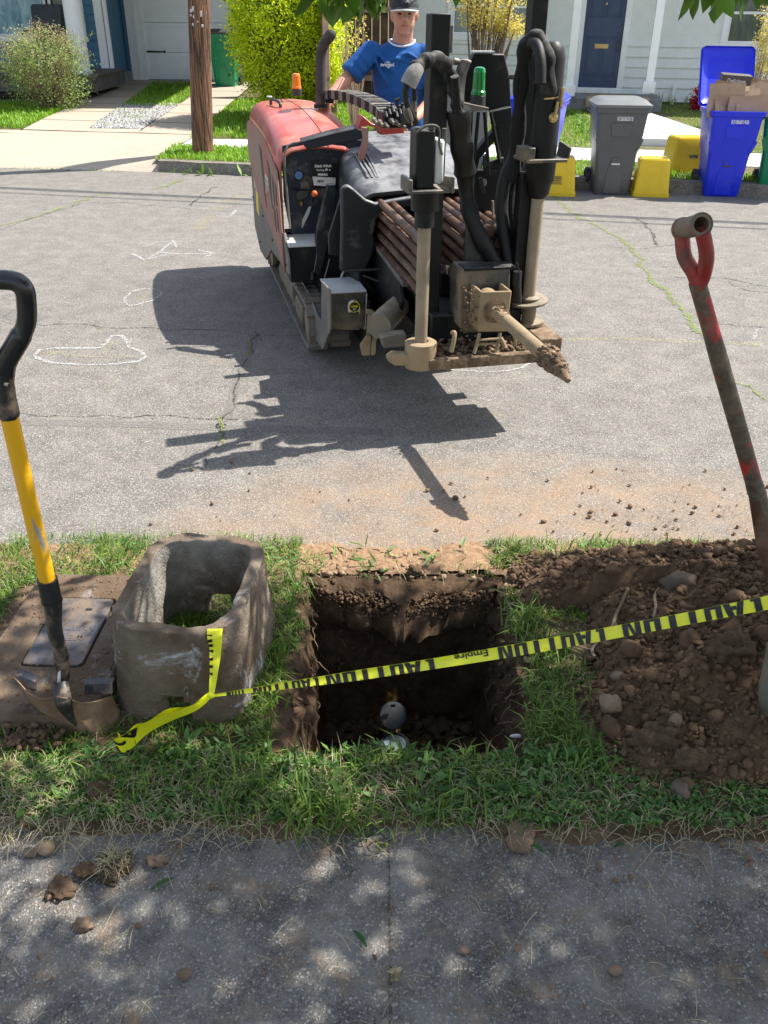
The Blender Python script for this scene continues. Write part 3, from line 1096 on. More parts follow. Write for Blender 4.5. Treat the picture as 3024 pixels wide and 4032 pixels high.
crumb_field('soil_crumbs', 'loose brown crumbs of soil scattered over the road edge', 2600, -.9, 1.9, 2.5, 3.6, lambda x, y: max(0, 1.15 - (y - 2.5) * 1.3) * (.35 + .65 * (x > .2)) * (.9 if x > .8 else .5), .0018, .012, 'soil_red')
crumb_field('soil_crumbs', 'loose soil scattered on the sidewalk below the planting strip', 2300, -1.0, 1.25, .95, 1.45, lambda x, y: (.10 + (.9 if x > .35 else 0) * max(0, (y - 1.12) / .3)) * (.25 + 1.6 * max(0, fbm(x, y, 6))), .0012, .009, 'soil_red')
crumb_field('soil_crumbs', 'dry crumbs on the trampled dirt around the pit rim', 5200, -.5, .9, 1.45, 2.66, lambda x, y: 0 if in_pit(x, y, 0) else (1 if y > 2.38 or x > .4 else .3), .0022, .014, 'soil_dry')
V, F, T = join(*[clods(np.stack([rng.uniform(PX0 + .02, PX1 - .02, 500), np.full(500, PY1) + rng.normal(size=500) * .03, rng.uniform(-.45, 0, 500)], 1), rng.uniform(.003, .013, 500)),
                 clods(np.stack([np.full(350, PX0) + rng.normal(size=350) * .02, rng.uniform(PY0, PY1, 350), rng.uniform(-.5, 0, 350)], 1), rng.uniform(.003, .012, 350)),
                 clods(np.stack([np.full(260, PX1 - .01) + rng.normal(size=260) * .02, rng.uniform(PY0, PY1, 260), rng.uniform(-.5, 0, 260)], 1), rng.uniform(.003, .012, 260)),
                 clods(np.stack([rng.uniform(PX0 + .04, PX1 - .04, 900), rng.uniform(PY0 + .05, PY1 - .05, 900), np.full(900, -.58)], 1), rng.uniform(.006, .03, 900))])
n_ = 1500
xx_ = rng.uniform(PX0 + .03, PX1 - .03, n_)
V9, F9, T9 = clods(np.stack([xx_, PY1 - .03 - .11 * rng.random(n_) * np.clip(1 - np.abs(xx_ - .07) / .36, .1, 1), -.015 - .085 * rng.random(n_)], 1), rng.uniform(.002, .010, n_), 1, .7)
V, F, T = join((V, F, T), (V9, F9, T9))
tag(npmesh('pit_crumbs', V, F, MATS['pit_soil'], tint=T), 'crumbling clods clinging to the walls and floor of the pit', 'soil', kind='stuff')
# roots hanging in the pit
mb = MB()
for k in range(46):
    t = random.random()
    x, y = rect_pt(t, -.03)
    z = random.uniform(-.3, -.01)
    pts = [Vector((x, y, z))]
    cx, cy = c0
    for j in range(5):
        pts.append(pts[-1] + Vector(((cx - x) * .03 * random.random() + random.uniform(-.012, .012), (cy - y) * .03 * random.random() + random.uniform(-.01, .01), -random.uniform(.003, .02))))
    mb.tube(pts, [.0012] * 5 + [.0004], 5)
mat('root', (.30, .22, .14), .8, dirt=(.12, .08, .05))
tag(build(mb, 'rootlets', 'root'), 'thin rootlets hanging from the cut walls of the pit', 'roots', kind='stuff')
# ================================================================== the directional drill
U0, W0 = 1.13, 5.3
RL = (ca * U0 - sa * W0, sa * U0 + ca * W0, 0)
rig = thing('drilling_machine', 'red and black tracked drilling machine with muddy drill rod, parked across the road', 'drilling machine', RL, rz=AN)
ORG[rig.name] = Vector((U0, W0, 0))


def part(mb, name, m, parent=None, **kw):
    return build(mb, name, m, parent or rig, **kw)


def PW(mb, pts, w, depth):
    return mb.prism([W(x, y, w) for x, y in pts], (0, depth, 0))


def PU(mb, pts, u0, u1):
    return mb.prism([(u0, a, b) for a, b in pts], (u1 - u0, 0, 0))


def TW(mb, pts, r, n=12, **kw):
    return mb.tube([W(*p) for p in pts], r, n, **kw)


def smooth_path(pts, sub=6):
    pts = [Vector(p) for p in pts]
    out = []
    for i in range(len(pts) - 1):
        p0, p1, p2, p3 = pts[max(i - 1, 0)], pts[i], pts[i + 1], pts[min(i + 2, len(pts) - 1)]
        for k in range(sub):
            t = k / sub
            out.append(.5 * ((2 * p1) + (p2 - p0) * t + (2 * p0 - 5 * p1 + 4 * p2 - p3) * t * t + (3 * p1 - p0 - 3 * p2 + p3) * t ** 3))
    out.append(pts[-1])
    return out


# ---- tracks
def track(u0, u1, parent):
    r = .137
    path = []
    wa, wb, zc = 4.80, 6.58, .145
    for k in range(0, 19):
        t = -math.pi / 2 + math.pi * k / 18
        path.append((wb + r * math.cos(t) * .95, zc + r * math.sin(t)))
    for k in range(1, 10):
        path.append((wb + (wa - wb) * k / 10, zc + r - .012 * math.sin(k / 10 * math.pi)))
    for k in range(0, 19):
        t = math.pi / 2 + math.pi * k / 18
        path.append((wa + r * math.cos(t) * .95, zc + r * math.sin(t)))
    for k in range(1, 10):
        path.append((wa + (wb - wa) * k / 10, zc - r))
    n = len(path)
    mb = MB()
    rings = []
    for k in range(n):
        a, b = Vector(path[k - 1]), Vector(path[(k + 1) % n])
        d = (b - a).normalized()
        nrm = Vector((d.y, -d.x))
        o, i = Vector(path[k]), Vector(path[k]) - nrm * .03
        rings.append([(u0, o.x, o.y), (u1, o.x, o.y), (u1, i.x, i.y), (u0, i.x, i.y)])
    rings.append(rings[0])
    mb.loft(rings, caps=False)
    # lugs
    L = [0]
    for k in range(n):
        L.append(L[-1] + (Vector(path[(k + 1) % n]) - Vector(path[k])).length)
    nl = 46
    for j in range(nl):
        s = L[-1] * j / nl
        k = max(i for i in range(n) if L[i] <= s)
        a, b = Vector(path[k]), Vector(path[(k + 1) % n])
        f = (s - L[k]) / max(L[k + 1] - L[k], 1e-6)
        p = a.lerp(b, f)
        d = (b - a).normalized()
        nrm = Vector((d.y, -d.x))
        if abs(p.y) < .03:
            continue
        ang = math.atan2(d.y, d.x)
        for q, (ua, ub) in enumerate((((u0 - .006), (u0 + u1) / 2 - .01), ((u0 + u1) / 2 + .01, (u1 + .006)))):
            c = p + nrm * .010 + d * (.0 if q else .02)
            mb.box(((ua + ub) / 2, c.x, c.y), (ub - ua, .035, .024), (ang, 0, 0))
        c = p - nrm * .035
        mb.box(((u0 + u1) / 2, c.x, c.y), (.04, .03, .03), (ang, 0, 0))
    t = build(mb, 'track', 'rubber_dusty', parent, smooth=40)
    for (w, z, rr) in ((4.80, .145, .095), (6.58, .145, .10)):
        b = MB().lathe((u0 + .02, w, z), [(.03, -.01), (rr, -.01), (rr, .02), (rr * .8, .035), (rr * .8, u1 - u0 - .08), (rr, u1 - u0 - .06), (rr, u1 - u0 - .03), (.03, u1 - u0 - .03)], 24, (1, 0, 0))
        build(b, 'sprocket', 'rig_dirty_steel', t)
    for w in (5.2, 5.52, 5.84, 6.16):
        b = MB().lathe((u0 + .03, w, .075), [(.02, 0), (.05, 0), (.05, u1 - u0 - .06), (.02, u1 - u0 - .06)], 18, (1, 0, 0))
        build(b, 'roller', 'rig_dirty_steel', t)
    b = MB()
    PU(b, [(4.95, .08), (6.35, .08), (6.42, .14), (6.30, .22), (5.0, .22), (4.92, .14)], u0 + .06, u1 - .06)
    PU(b, [(4.98, .09), (5.22, .09), (5.28, .14), (5.22, .20), (4.98, .20)], u0 + .004, u0 + .06)
    PU(b, [(5.45, .09), (6.1, .09), (6.16, .14), (6.05, .20), (5.45, .20)], u0 + .012, u0 + .06)
    build(b, 'track_frame', 'rig_dirty_steel', t, bevel=.006)
    return t


track(.67, .90, rig)
track(1.66, 1.89, rig)

# ---- engine hood: lofted shell, flat top falling to rounded shoulders and a sloping nose
def hood_ring(w, zt, u0, u1, zb0, zb1, rad=.11, n=8):
    pts = [(u0, w, zb0), (u0, w, (zb0 + zt) / 2), (u0, w, zt - rad)]
    for k in range(1, n + 1):
        t = math.pi / 2 * k / n
        pts.append((u0 + rad - rad * math.cos(t), w, zt - rad + rad * math.sin(t)))
    for k in range(1, 6):
        f = k / 6
        pts.append((u0 + rad + (u1 - u0 - 2 * rad) * f, w, zt + .012 * math.sin(math.pi * f)))
    for k in range(0, n + 1):
        t = math.pi / 2 * k / n
        pts.append((u1 - rad + rad * math.sin(t), w, zt - rad + rad * math.cos(t)))
    pts += [(u1, w, (zb1 + zt) / 2), (u1, w, zb1)]
    return pts


mb = MB()
secs = [(6.86, 1.02, .66, 1.0), (6.84, 1.09, .62, 1.05), (6.78, 1.14, .60, 1.08), (6.6, 1.165, .588, 1.10), (6.3, 1.17, .585, 1.105), (6.0, 1.165, .585, 1.105), (5.7, 1.145, .585, 1.10), (5.45, 1.115, .587, 1.09), (5.25, 1.075, .59, 1.07), (5.12, 1.04, .60, 1.05)]
rings = [hood_ring(w, zt, u0, u1, .60, .75) for w, zt, u0, u1 in secs]
mb.loft(rings, closed=False, caps=False)
mb.add(rings[0], [tuple(range(len(rings[0])))])
hood = part(mb, 'hood', 'rig_red', smooth=50)
so_ = hood.modifiers.new('th', 'SOLIDIFY')
so_.thickness = .012
so_.offset = -1
# panel seam, latch and hinges on the hood
mb = MB()
for (a, b) in ((6.5, 5.14),):
    pts = []
    for w, zt, u0, u1 in secs[3:]:
        pts.append((.83 + (6.6 - w) * .035, w, zt + .0125))
    mb.tube(pts, .0022, 6)
part(mb, 'seam', 'rig_black', hood)
mb = MB()
mb.tube([W(1106, 398, 6.25) + Vector((0, 0, .01)), W(1112, 402, 6.2)], .004)
hl = smooth_path([(.70, 6.25, 1.165), (.70, 6.24, 1.20), (.72, 6.16, 1.205), (.735, 6.06, 1.195), (.735, 6.05, 1.165)], 4)
mb.tube(hl, .010, 10)
part(mb, 'hood_handle', 'dark_plastic', hood)
mb = MB().lathe(W(1175, 527, 5.38) + Vector((0, 0, -.005)), [(.001, .002), (.022, .002), (.024, -.002), (.024, -.008)], 20, (.0, -.25, 1))
part(mb, 'latch', 'light_pad', hood)
mb = MB().lathe(W(1254, 545, 5.2) + Vector((0, 0, -.01)), [(.001, .02), (.008, .02), (.01, .0)], 12)
part(mb, 'fastener', 'light_pad', hood)
mb = MB().lathe(W(1060, 380, 6.45) + Vector((0, 0, 0)), [(.001, .003), (.018, .003), (.02, -.003)], 16)
part(mb, 'badge', 'light_pad', hood)
# side panel under the hood, dusty red with grey lower skirt
mb = MB()
PU(mb, [(6.83, 1.00), (6.6, 1.05), (6.0, 1.05), (5.6, 1.03), (5.3, .97), (5.12, .93), (5.02, .60), (4.98, .40), (5.05, .46), (5.5, .52), (6.2, .60), (6.84, .78)], .580, .592)
sp = part(mb, 'side_panel', 'rig_red_dusty', bevel=.004)
mb = MB()
PU(mb, [(6.85, .98), (6.84, .28), (6.50, .175), (6.12, .20), (5.72, .36), (5.35, .385), (4.86, .42), (4.86, .50), (5.0, .62), (5.3, .56), (5.9, .62), (6.5, .78)], .593, .607)
sk = part(mb, 'skirt', 'rig_side_grey', bevel=.004)
mb = MB()
for q in ([(5.52, .93), (5.42, .90), (5.38, .68), (5.50, .80)], [(5.33, .88), (5.26, .85), (5.24, .72), (5.31, .75)], [(5.33, .71), (5.25, .69), (5.22, .58), (5.31, .62)], [(5.18, .86), (5.13, .84), (5.12, .74), (5.17, .76)], [(5.17, .72), (5.12, .70), (5.10, .60), (5.15, .62)], [(6.0, .97), (5.85, .95), (5.72, .62), (5.82, .70)]):
    part(PU(MB(), q, .5775, .5815), 'vent', 'rig_black', sp)
mb = MB()
for a, b in ((6.80, .9), (6.8, .7), (6.8, .5), (6.45, .25), (5.3, .5), (5.06, .44), (5.6, .45), (4.93, .46), (6.1, .5)):
    part(MB().lathe((.590, a, b), [(.001, -.004), (.007, -.004), (.009, .004)], 10, (1, 0, 0)), 'bolt', 'rig_black', sk)
mb = MB()
PU(mb, [(6.55, .60), (6.40, .59), (6.40, .44), (6.55, .45)], .5905, .5925)
part(mb, 'warning_sticker', 'yellow_sticker', sk)
mb = MB()
Mt = lambda u, w, z, s=1: Matrix.Translation((u, w, z)) @ Matrix(((0, 0, -1, 0), (-1, 0, 0, 0), (0, 1, 0, 0), (0, 0, 0, 1)))
mb.text('JT9', Mt(.578, 5.62, .78), .12, .004)
part(mb, 'lettering', 'white_label', sp, smooth=0)
# hood opening frame, control panel recess
mb = MB()
PW(mb, [(1112, 575), (1335, 540), (1450, 560), (1450, 930), (1150, 945), (1118, 780)], 5.16, .02)
cp = part(mb, 'control_panel', 'panel_navy')
mb = MB()
TW(mb, [(1120, 640, 5.05), (1122, 600, 5.05), (1134, 572, 5.06), (1155, 562, 5.07), (1230, 558, 5.08)], .006, 8)
TW(mb, [(1120, 640, 5.05), (1130, 760, 5.04), (1142, 900, 5.02)], .006, 8)
part(mb, 'frame_edge', 'rig_side_grey', cp)
mb = MB()
mb.lathe(W(1176, 690, 5.15), [(.001, .012), (.024, .012), (.027, .006), (.027, 0)], 24, (0, -1, 0))
part(mb, 'gauge_rim', 'dark_plastic', cp)
mb = MB().lathe(W(1176, 690, 5.137), [(.001, .003), (.021, .003), (.021, 0)], 24, (0, -1, 0))
part(mb, 'gauge', 'gauge_blue', cp)
mb = MB()
PW(mb, [(1226, 640), (1335, 640), (1335, 740), (1232, 740)], 5.135, .02)
dp = part(mb, 'display', 'rig_black', cp, bevel=.004)
mb = MB()
PW(mb, [(1230, 695), (1322, 700), (1320, 735), (1236, 730)], 5.13, .004)
PW(mb, [(1252, 683), (1290, 684), (1290, 692), (1252, 691)], 5.13, .004)
part(mb, 'display_plate', 'white_label', dp)
FR = Matrix(((1, 0, 0, 0), (0, 0, -1, 0), (0, 1, 0, 0), (0, 0, 0, 1)))  # text plane facing the front (-w)
mb = MB()
mb.text('Ditch Witch', Matrix.Translation(W(1272, 654, 5.129)) @ FR, .019, .0008)
mb.text('E810', Matrix.Translation(W(1262, 712, 5.125)) @ FR, .0, 0) if False else None
part(mb, 'lettering', 'ink_white', dp, smooth=0)
mb = MB()
mb.text('8810', Matrix.Translation(W(1262, 714, 5.126)) @ FR, .017, .0006)
part(mb, 'figures', 'ink_black', dp, smooth=0)
mb = MB()
for (x, y) in ((1246, 666), (1254, 668), (1262, 667), (1270, 668), (1296, 666)):
    PW(mb, [(x, y), (x + 5, y), (x + 5, y + 6), (x, y + 6)], 5.131, .002)
PW(mb, [(1278, 672), (1286, 660), (1292, 672)], 5.131, .002)
part(mb, 'icons', 'white_label', dp)
mb = MB()
PW(mb, [(1185, 718), (1215, 715), (1222, 745), (1208, 775), (1180, 790), (1168, 782), (1168, 762), (1182, 752)], 5.15, .006)
part(mb, 'switch_plate', 'rig_grey_steel', cp, bevel=.002)
mb = MB().lathe(W(1184, 800, 5.15), [(.001, .02), (.008, .02), (.012, .01), (.016, 0)], 16, (0, -1, 0))
mb.box(W(1184, 802, 5.12), (.006, .02, .022))
part(mb, 'ignition_switch', 'brass', cp)
mb = MB()
TW(mb, [(1232, 795, 5.15), (1236, 775, 5.09), (1238, 765, 5.07)], .004, 8)
lv = part(mb, 'throttle_lever', 'rig_black', cp)
part(MB().ell(W(1238, 763, 5.06), (.018,) * 3, 14, 10), 'knob', 'knob_orange', lv)
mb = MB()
PW(mb, [(1188, 902), (1190, 868), (1215, 815), (1226, 812), (1218, 840)], 5.14, .004)  # thin pale patch standing in for a blade-shaped reflection on the panel
part(mb, 'reflection_patch', 'light_pad', cp)
mb = MB()
PW(mb, [(1150, 742), (1215, 745), (1215, 752), (1150, 750)], 5.14, .012)
part(mb, 'slot', 'rig_black', cp)
mb = MB()
for k in range(9):
    x, y = random.choice([(1160, 650), (1205, 650), (1218, 700), (1150, 840), (1225, 850), (1290, 760), (1240, 600), (1300, 610), (1168, 590)])
    mb.lathe(W(x + random.uniform(-5, 5), y + random.uniform(-5, 5), 5.155), [(.001, .004), (.005, .004), (.006, 0)], 8, (0, -1, 0))
part(mb, 'screw', 'rig_grey_steel', cp)
# shelf and lower box under the panel
mb = MB()
mb.b2((.605, 4.90, .56), (.86, 5.16, .575))
part(mb, 'shelf', 'light_pad', bevel=.002)
mb = MB()
mb.b2((.612, 4.92, .36), (.90, 5.3, .557))
part(mb, 'lower_box', 'rig_black', bevel=.004)
# black visor bar over the panel
mb = MB()
mb.prism([W(1186, 560, 5.02), W(1300, 528, 4.95), W(1405, 505, 4.9), W(1432, 520, 4.85), W(1425, 548, 4.85), W(1210, 590, 5.0)], (0, .08, .012))
part(mb, 'visor', 'rig_black', bevel=.004)
# exhaust
mb = MB()
mb.tube(smooth_path([W(1261, 425, 5.95), W(1262, 300, 5.95), W(1264, 215, 5.95), W(1275, 175, 5.93), W(1300, 140, 5.9), (W(1304, 133, 5.9))], 5), [.031] * 11 + [.032] * 15, 16)
ex = part(mb, 'exhaust_pipe', 'exhaust_metal')
mb = MB().lathe(W(1262, 418, 5.95), [(.033, -.01), (.042, -.01), (.042, .012), (.033, .012)], 18)
mb.box(W(1298, 400, 5.9), (.05, .02, .02))
part(mb, 'clamp', 'rig_black', ex)


# beacons
def beacon(pb, pt, w, r, lens):
    b, t = W(*pb, w), W(*pt, w)
    h = (t - b).length
    ax = Vector((0, 0, 1))
    mb = MB().lathe(b, [(.001, 0), (r * 1.12, 0), (r * 1.1, .30 * h), (r * 1.0, .32 * h)], 22, ax)
    base = part(mb, 'beacon_base', 'dark_plastic')
    prof = [(r * 1.08, .32 * h), (r * 1.08, .40 * h), (r * .97, .42 * h)]
    for k in range(12):
        z = .44 + .46 * k / 12
        prof += [(r * (.95 - .06 * k / 12), z * h), (r * (.925 - .06 * k / 12), (z + .02) * h)]
    prof += [(r * .84, .93 * h), (r * .7, .975 * h), (r * .35, .997 * h), (.001, 1.0 * h)]
    mb = MB().lathe(b, prof, 26, ax)
    part(mb, 'beacon_lens', lens, base, smooth=30)


beacon((1169, 377), (1168, 288), 6.35, .030, 'amber_lens')
beacon((1880, 425), (1893, 262), 4.05, .030, 'green_lens')
# ribbed cable carrier arching down from the exhaust to the valve block
cc = smooth_path([W(1290, 378, 6.0), W(1340, 372, 5.85), W(1400, 382, 5.65), W(1460, 405, 5.4), W(1520, 440, 5.1), W(1535, 470, 5.0)], 4)
for i in range(len(cc) - 1):
    a, b = cc[i], cc[i + 1]
    d = (b - a).normalized()
    M3 = Matrix((Vector((1, 0, 0)), d, Vector((1, 0, 0)).cross(d))).transposed()
    mb = MB()
    c = (a + b) / 2
    L = (b - a).length
    mb.box(c + M3 @ Vector((-.055, 0, 0)), (.010, L * .92, .052), M3)
    mb.box(c + M3 @ Vector((.055, 0, 0)), (.010, L * .92, .052), M3)
    mb.box(c + M3 @ Vector((0, L * .2, .024)), (.125, L * .28, .008), M3)
    mb.box(c + M3 @ Vector((0, 0, -.024)), (.11, L * .5, .006), M3)
    part(mb, 'cable_carrier_link', 'hose_sleeve' if i % 2 else 'rig_side_grey', bevel=.002)
for k in range(5):
    mb = MB()
    o = Vector(((k - 2) * .02, 0, random.uniform(-.008, .006)))
    mb.tube([p + o for p in cc] + [W(1500 + 18 * k, 480, 4.95)], .009, 8)
    part(mb, 'hose', 'hose')
# valve block with fittings
mb = MB()
mb.box(W(1555, 470, 4.95), (.16, .10, .08))
mb.box(W(1590, 450, 4.93), (.05, .08, .09))
for k in range(7):
    p = W(1515 + k * 14, 462 - (k % 3) * 10, 4.9)
    mb.tube([p + Vector((0, 0, -.03)), p + Vector((.0, -.01, .045))], .010 + .003 * (k % 2), 10)
    mb.tube([p + Vector((0, -.01, .03)), p + Vector((.0, -.05, .0))], .011, 10)
vb = part(mb, 'valve_block', 'rig_black', bevel=.003)
mb = MB()
for k in range(6):
    p = W(1470 + k * 22, 470 + (k % 3) * 8, 4.86)
    mb.lathe(p, [(.001, 0), (.013, 0), (.013, .02), (.009, .022), (.009, .04), (.001, .04)], 8, (.3, -.8, -.4))
part(mb, 'fitting', 'rig_grey_steel', vb)
mb = MB()
mb.lathe(W(1580, 463, 4.88), [(.001, 0), (.028, 0), (.028, .05), (.001, .05)], 20, (.2, -1, 0))
mb.tube([W(1566, 430, 4.9), W(1565, 395, 4.9)], .008, 8)
mb.tube([W(1556, 394, 4.9), W(1574, 390, 4.9)], .009, 8)
part(mb, 'solenoid', 'hose', vb)
# red bracket and its arm
mb = MB()
PW(mb, [(1400, 520), (1428, 455), (1462, 485), (1500, 500), (1590, 500), (1592, 525), (1500, 532), (1490, 505), (1450, 495), (1428, 500), (1420, 520)], 4.9, .10)
part(mb, 'red_bracket', 'rig_red', bevel=.004)
mb = MB()
PW(mb, [(1425, 500), (1452, 505), (1450, 570), (1432, 640), (1408, 640), (1428, 560)], 4.85, .03)
part(mb, 'bracket_arm', 'rig_red_dusty', bevel=.003)
# mass behind: engine bay / tank
mb = MB()
mb.b2((.88, 5.25, .40), (1.62, 6.7, .92))
part(mb, 'chassis', 'rig_black', bevel=.01)
mb = MB()
mb.b2((1.0, 5.25, .88), (1.46, 5.75, .985))
part(mb, 'tank', 'rig_red_dusty', bevel=.02)
# ---- rod box shroud: black moulded cover
def shr_ring(w, zt, u0, u1, zb, rad, zb1=.8, n=8):
    return hood_ring(w, zt, u0, u1, zb, zb1, rad, n)


mb = MB()
sec2 = [(5.62, 1.06, 1.02, 1.66, .80, .05), (5.5, 1.062, .99, 1.66, .70, .07), (5.2, 1.045, .945, 1.66, .50, .10), (4.95, 1.02, .915, 1.66, .42, .12), (4.75, .985, .905, 1.66, .38, .12), (4.6, .94, .91, 1.66, .36, .11), (4.53, .90, .925, 1.66, .36, .10)]
rings = [shr_ring(w, zt, u0, u1, zb, rad) for w, zt, u0, u1, zb, rad in sec2]
mb.loft(rings, closed=False, caps=False)
sh = part(mb, 'rod_box_cover', 'rig_plastic', smooth=55)
s_ = sh.modifiers.new('th', 'SOLIDIFY')
s_.thickness = .03
s_.offset = -1
b_ = sh.modifiers.new('b', 'BEVEL')
b_.width = .012
b_.segments = 3
b_.limit_method = 'ANGLE'
b_.angle_limit = R(50)
# leg + arch lip in front
mb = MB()
PW(mb, [(1342, 752), (1352, 735), (1372, 728), (1395, 745), (1440, 785), (1480, 800), (1560, 785), (1645, 770), (1645, 815), (1570, 828), (1510, 834), (1484, 862), (1474, 920), (1480, 960), (1465, 1020), (1435, 1075), (1340, 1070), (1345, 900)], 4.50, .05)
lp = part(mb, 'cover_leg', 'rig_plastic', bevel=.014, seg=3)
mb = MB()
for (x0, y0, x1, y1) in ((1392, 665, 1448, 740), (1408, 655, 1466, 735), (1425, 648, 1482, 722), (1442, 642, 1490, 712)):
    pts = []
    for k in range(9):
        t = k / 8
        x = x0 + (x1 - x0) * t ** 1.15
        w = 5.0 - .35 * t
        p = W(x, y0 + (y1 - y0) * t, w)
        # drop onto the shell top
        pts.append(Vector((p.x, w, 1.035 - .075 * t ** 1.6 - .006)))
    mb.tube(pts, .007, 8)
part(mb, 'rib', 'rig_plastic', sh)
# ---- drill rods stacked in the box
k = 0
for iu, u in enumerate((1.045, 1.102, 1.300, 1.352, 1.404, 1.456, 1.508)):
    for iz, z in enumerate((.855, .80, .745, .69, .635, .58)):
        if z < (.60 if u > 1.2 else .63):
            continue
        w0 = (3.70 if u < 1.06 else 3.93 if u < 1.2 else 3.84) + .015 * random.random()
        mb = MB()
        mb.tube([(u, w0, z - .02), (u, w0 + .10, z - .018), (u, w0 + .11, z - .018), (u, 5.7, z + .02), (u, 5.8, z + .02)], [.024, .024, .019, .019, .022], 12)
        part(mb, 'drill_rod_in_box', 'rust_rod' if (iu + iz) % 3 else 'rod_steel')
mb = MB()
TW(mb, [(1500, 873, 4.75), (1640, 1002, 4.05), (1690, 1045, 3.85)], .013, 12)
part(mb, 'cylinder_rod', 'chrome')
mb = MB()
mb.prism([(1.02, 3.95, .60), (1.02, 4.9, .66), (1.02, 4.9, .64), (1.02, 3.95, .575)], (.03, 0, 0))
mb.prism([(1.50, 3.95, .60), (1.50, 4.9, .66), (1.50, 4.9, .64), (1.50, 3.95, .575)], (.03, 0, 0))
part(mb, 'rack_rail', 'rig_side_grey')
# rack side plate with warning label
mb = MB()
PU(mb, [(4.9, .64), (4.0, .585), (3.95, .50), (4.05, .36), (4.9, .30)], 1.015, 1.035)
rp = part(mb, 'rack_plate', 'rig_black', bevel=.003)
mb = MB()
mb.b2((.965, 4.18, .50), (.972, 4.235, .64))
# hazard label sits on a small tab that faces the operator
lab = MB()
PW(lab, [(1607, 1000), (1621, 1004), (1621, 1092), (1608, 1086)], 4.02, .004)
lb_ = part(lab, 'warning_sticker', 'yellow_sticker', rp)
lab = MB()
PW(lab, [(1608, 1001), (1620, 1005), (1620, 1014), (1608, 1011)], 4.017, .002)
PW(lab, [(1610, 1038), (1614, 1026), (1619, 1040)], 4.017, .002)
PW(lab, [(1610, 1060), (1618, 1062), (1616, 1072), (1611, 1070)], 4.017, .002)
part(lab, 'sticker_print', 'ink_black', lb_)
mb = MB()
PW(mb, [(1836, 862), (1890, 880), (1960, 1052), (1826, 1052), (1834, 960)], 3.80, .02)
part(mb, 'rack_end_plate', 'rig_grey_steel', bevel=.003)
mb = MB()
PW(mb, [(1758, 1046), (1790, 1052), (1806, 1100), (1806, 1120), (1758, 1080)], 3.80, .03)
part(mb, 'steel_trough', 'chrome', bevel=.003)
# main boom under the rods
mb = MB()
mb.b2((1.10, 3.72, .36), (1.54, 5.3, .50))
part(mb, 'boom', 'rig_black', bevel=.008)
mb = MB()
mb.b2((1.04, 4.3, .22), (1.56, 6.2, .38))
part(mb, 'undercarriage_beam', 'rig_black', bevel=.01)
# ---- toolbox with side plate, step
mb = MB()
a = [W(1297, 1160, 4.36), W(1440, 1148, 4.36), W(1434, 1290, 4.36), W(1410, 1302, 4.36), W(1300, 1298, 4.36)]
mb.prism(a, (0, .26, 0))
tb = part(mb, 'toolbox', 'rig_grey_steel', bevel=.006)
mb = MB()
zt = W(1297, 1160, 4.36).z
u0, u1 = W(1297, 1160, 4.36).x, W(1440, 1148, 4.36).x
mb.prism([(u0 - .004, 4.352, zt + .004), (u1 + .004, 4.352, zt + .004), (u1 + .004, 4.56, zt + .004), (u1 - .03, 4.63, zt + .004), (u0 - .004, 4.63, zt + .004)], (0, 0, .008))
part(mb, 'toolbox_lid', 'light_pad', tb, bevel=.002)
mb = MB()
mb.prism([(u1 + .001, 4.355, zt - .005), (u1 + .001, 4.62, zt - .005), (u1 + .001, 4.62, zt - .25), (u1 + .001, 4.40, zt - .21)], (.006, 0, 0))
part(mb, 'toolbox_cheek', 'light_pad', tb)
mb = MB()
mb.prism([U(x, y, .705) for x, y in ((1152, 1062), (1172, 1078), (1212, 1150), (1250, 1245), (1264, 1262), (1266, 1108), (1297, 1142), (1299, 1296), (1270, 1378), (1238, 1330), (1205, 1240), (1170, 1150))], (.010, 0, 0))
part(mb, 'toolbox_side_plate', 'rig_side_grey', bevel=.003)
mb = MB()
q0, q1 = U(1158, 1080, .716), U(1262, 1262, .716)
mb.prism([q0, q0 + Vector((.26, 0, 0)), q1 + Vector((.26, 0, 0)), q1], (0, 0, .008))
part(mb, 'step', 'step_blue', bevel=.003)
mb = MB()
mb.b2((.93, 4.45, .12), (.98, 5.2, .36))
part(mb, 'fender', 'rig_black', bevel=.006)
# lever and loop handle
mb = MB()
mb.tube([W(1342, 1102, 4.6), W(1346, 1085, 4.6), W(1372, 1030, 4.6), W(1388, 990, 4.6)], .006, 8)
lv = part(mb, 'control_lever', 'grey_knob')
part(MB().tube([W(1384, 1000, 4.6), W(1387, 992, 4.6), W(1394, 976, 4.6), W(1398, 962, 4.6), W(1400, 957, 4.6)], [.010, .017, .021, .019, .008], 12), 'knob', 'grey_knob', lv)
mb = MB()
mb.tube(smooth_path([W(1355, 1068, 4.5), W(1440, 1064, 4.45), W(1535, 1060, 4.4), W(1550, 1072, 4.4), W(1553, 1100, 4.4), W(1548, 1122, 4.4), W(1530, 1124, 4.4), W(1480, 1105, 4.45), W(1430, 1086, 4.5)], 4), .007, 8)
part(mb, 'loop_handle', 'rig_black')
mb = MB()
mb.tube([W(1270, 830, 4.95), W(1255, 960, 4.9), W(1235, 1078, 4.85)], .003, 6)
mb.tube([W(1298, 1020, 4.85), W(1285, 1070, 4.8), W(1275, 1105, 4.75)], .004, 6)
part(mb, 'control_cable', 'rig_grey_steel')
mb = MB().lathe(W(1232, 1092, 4.85), [(.001, .03), (.012, .03), (.014, 0), (.018, -.01)], 12)
part(mb, 'cable_boot', 'rig_black')
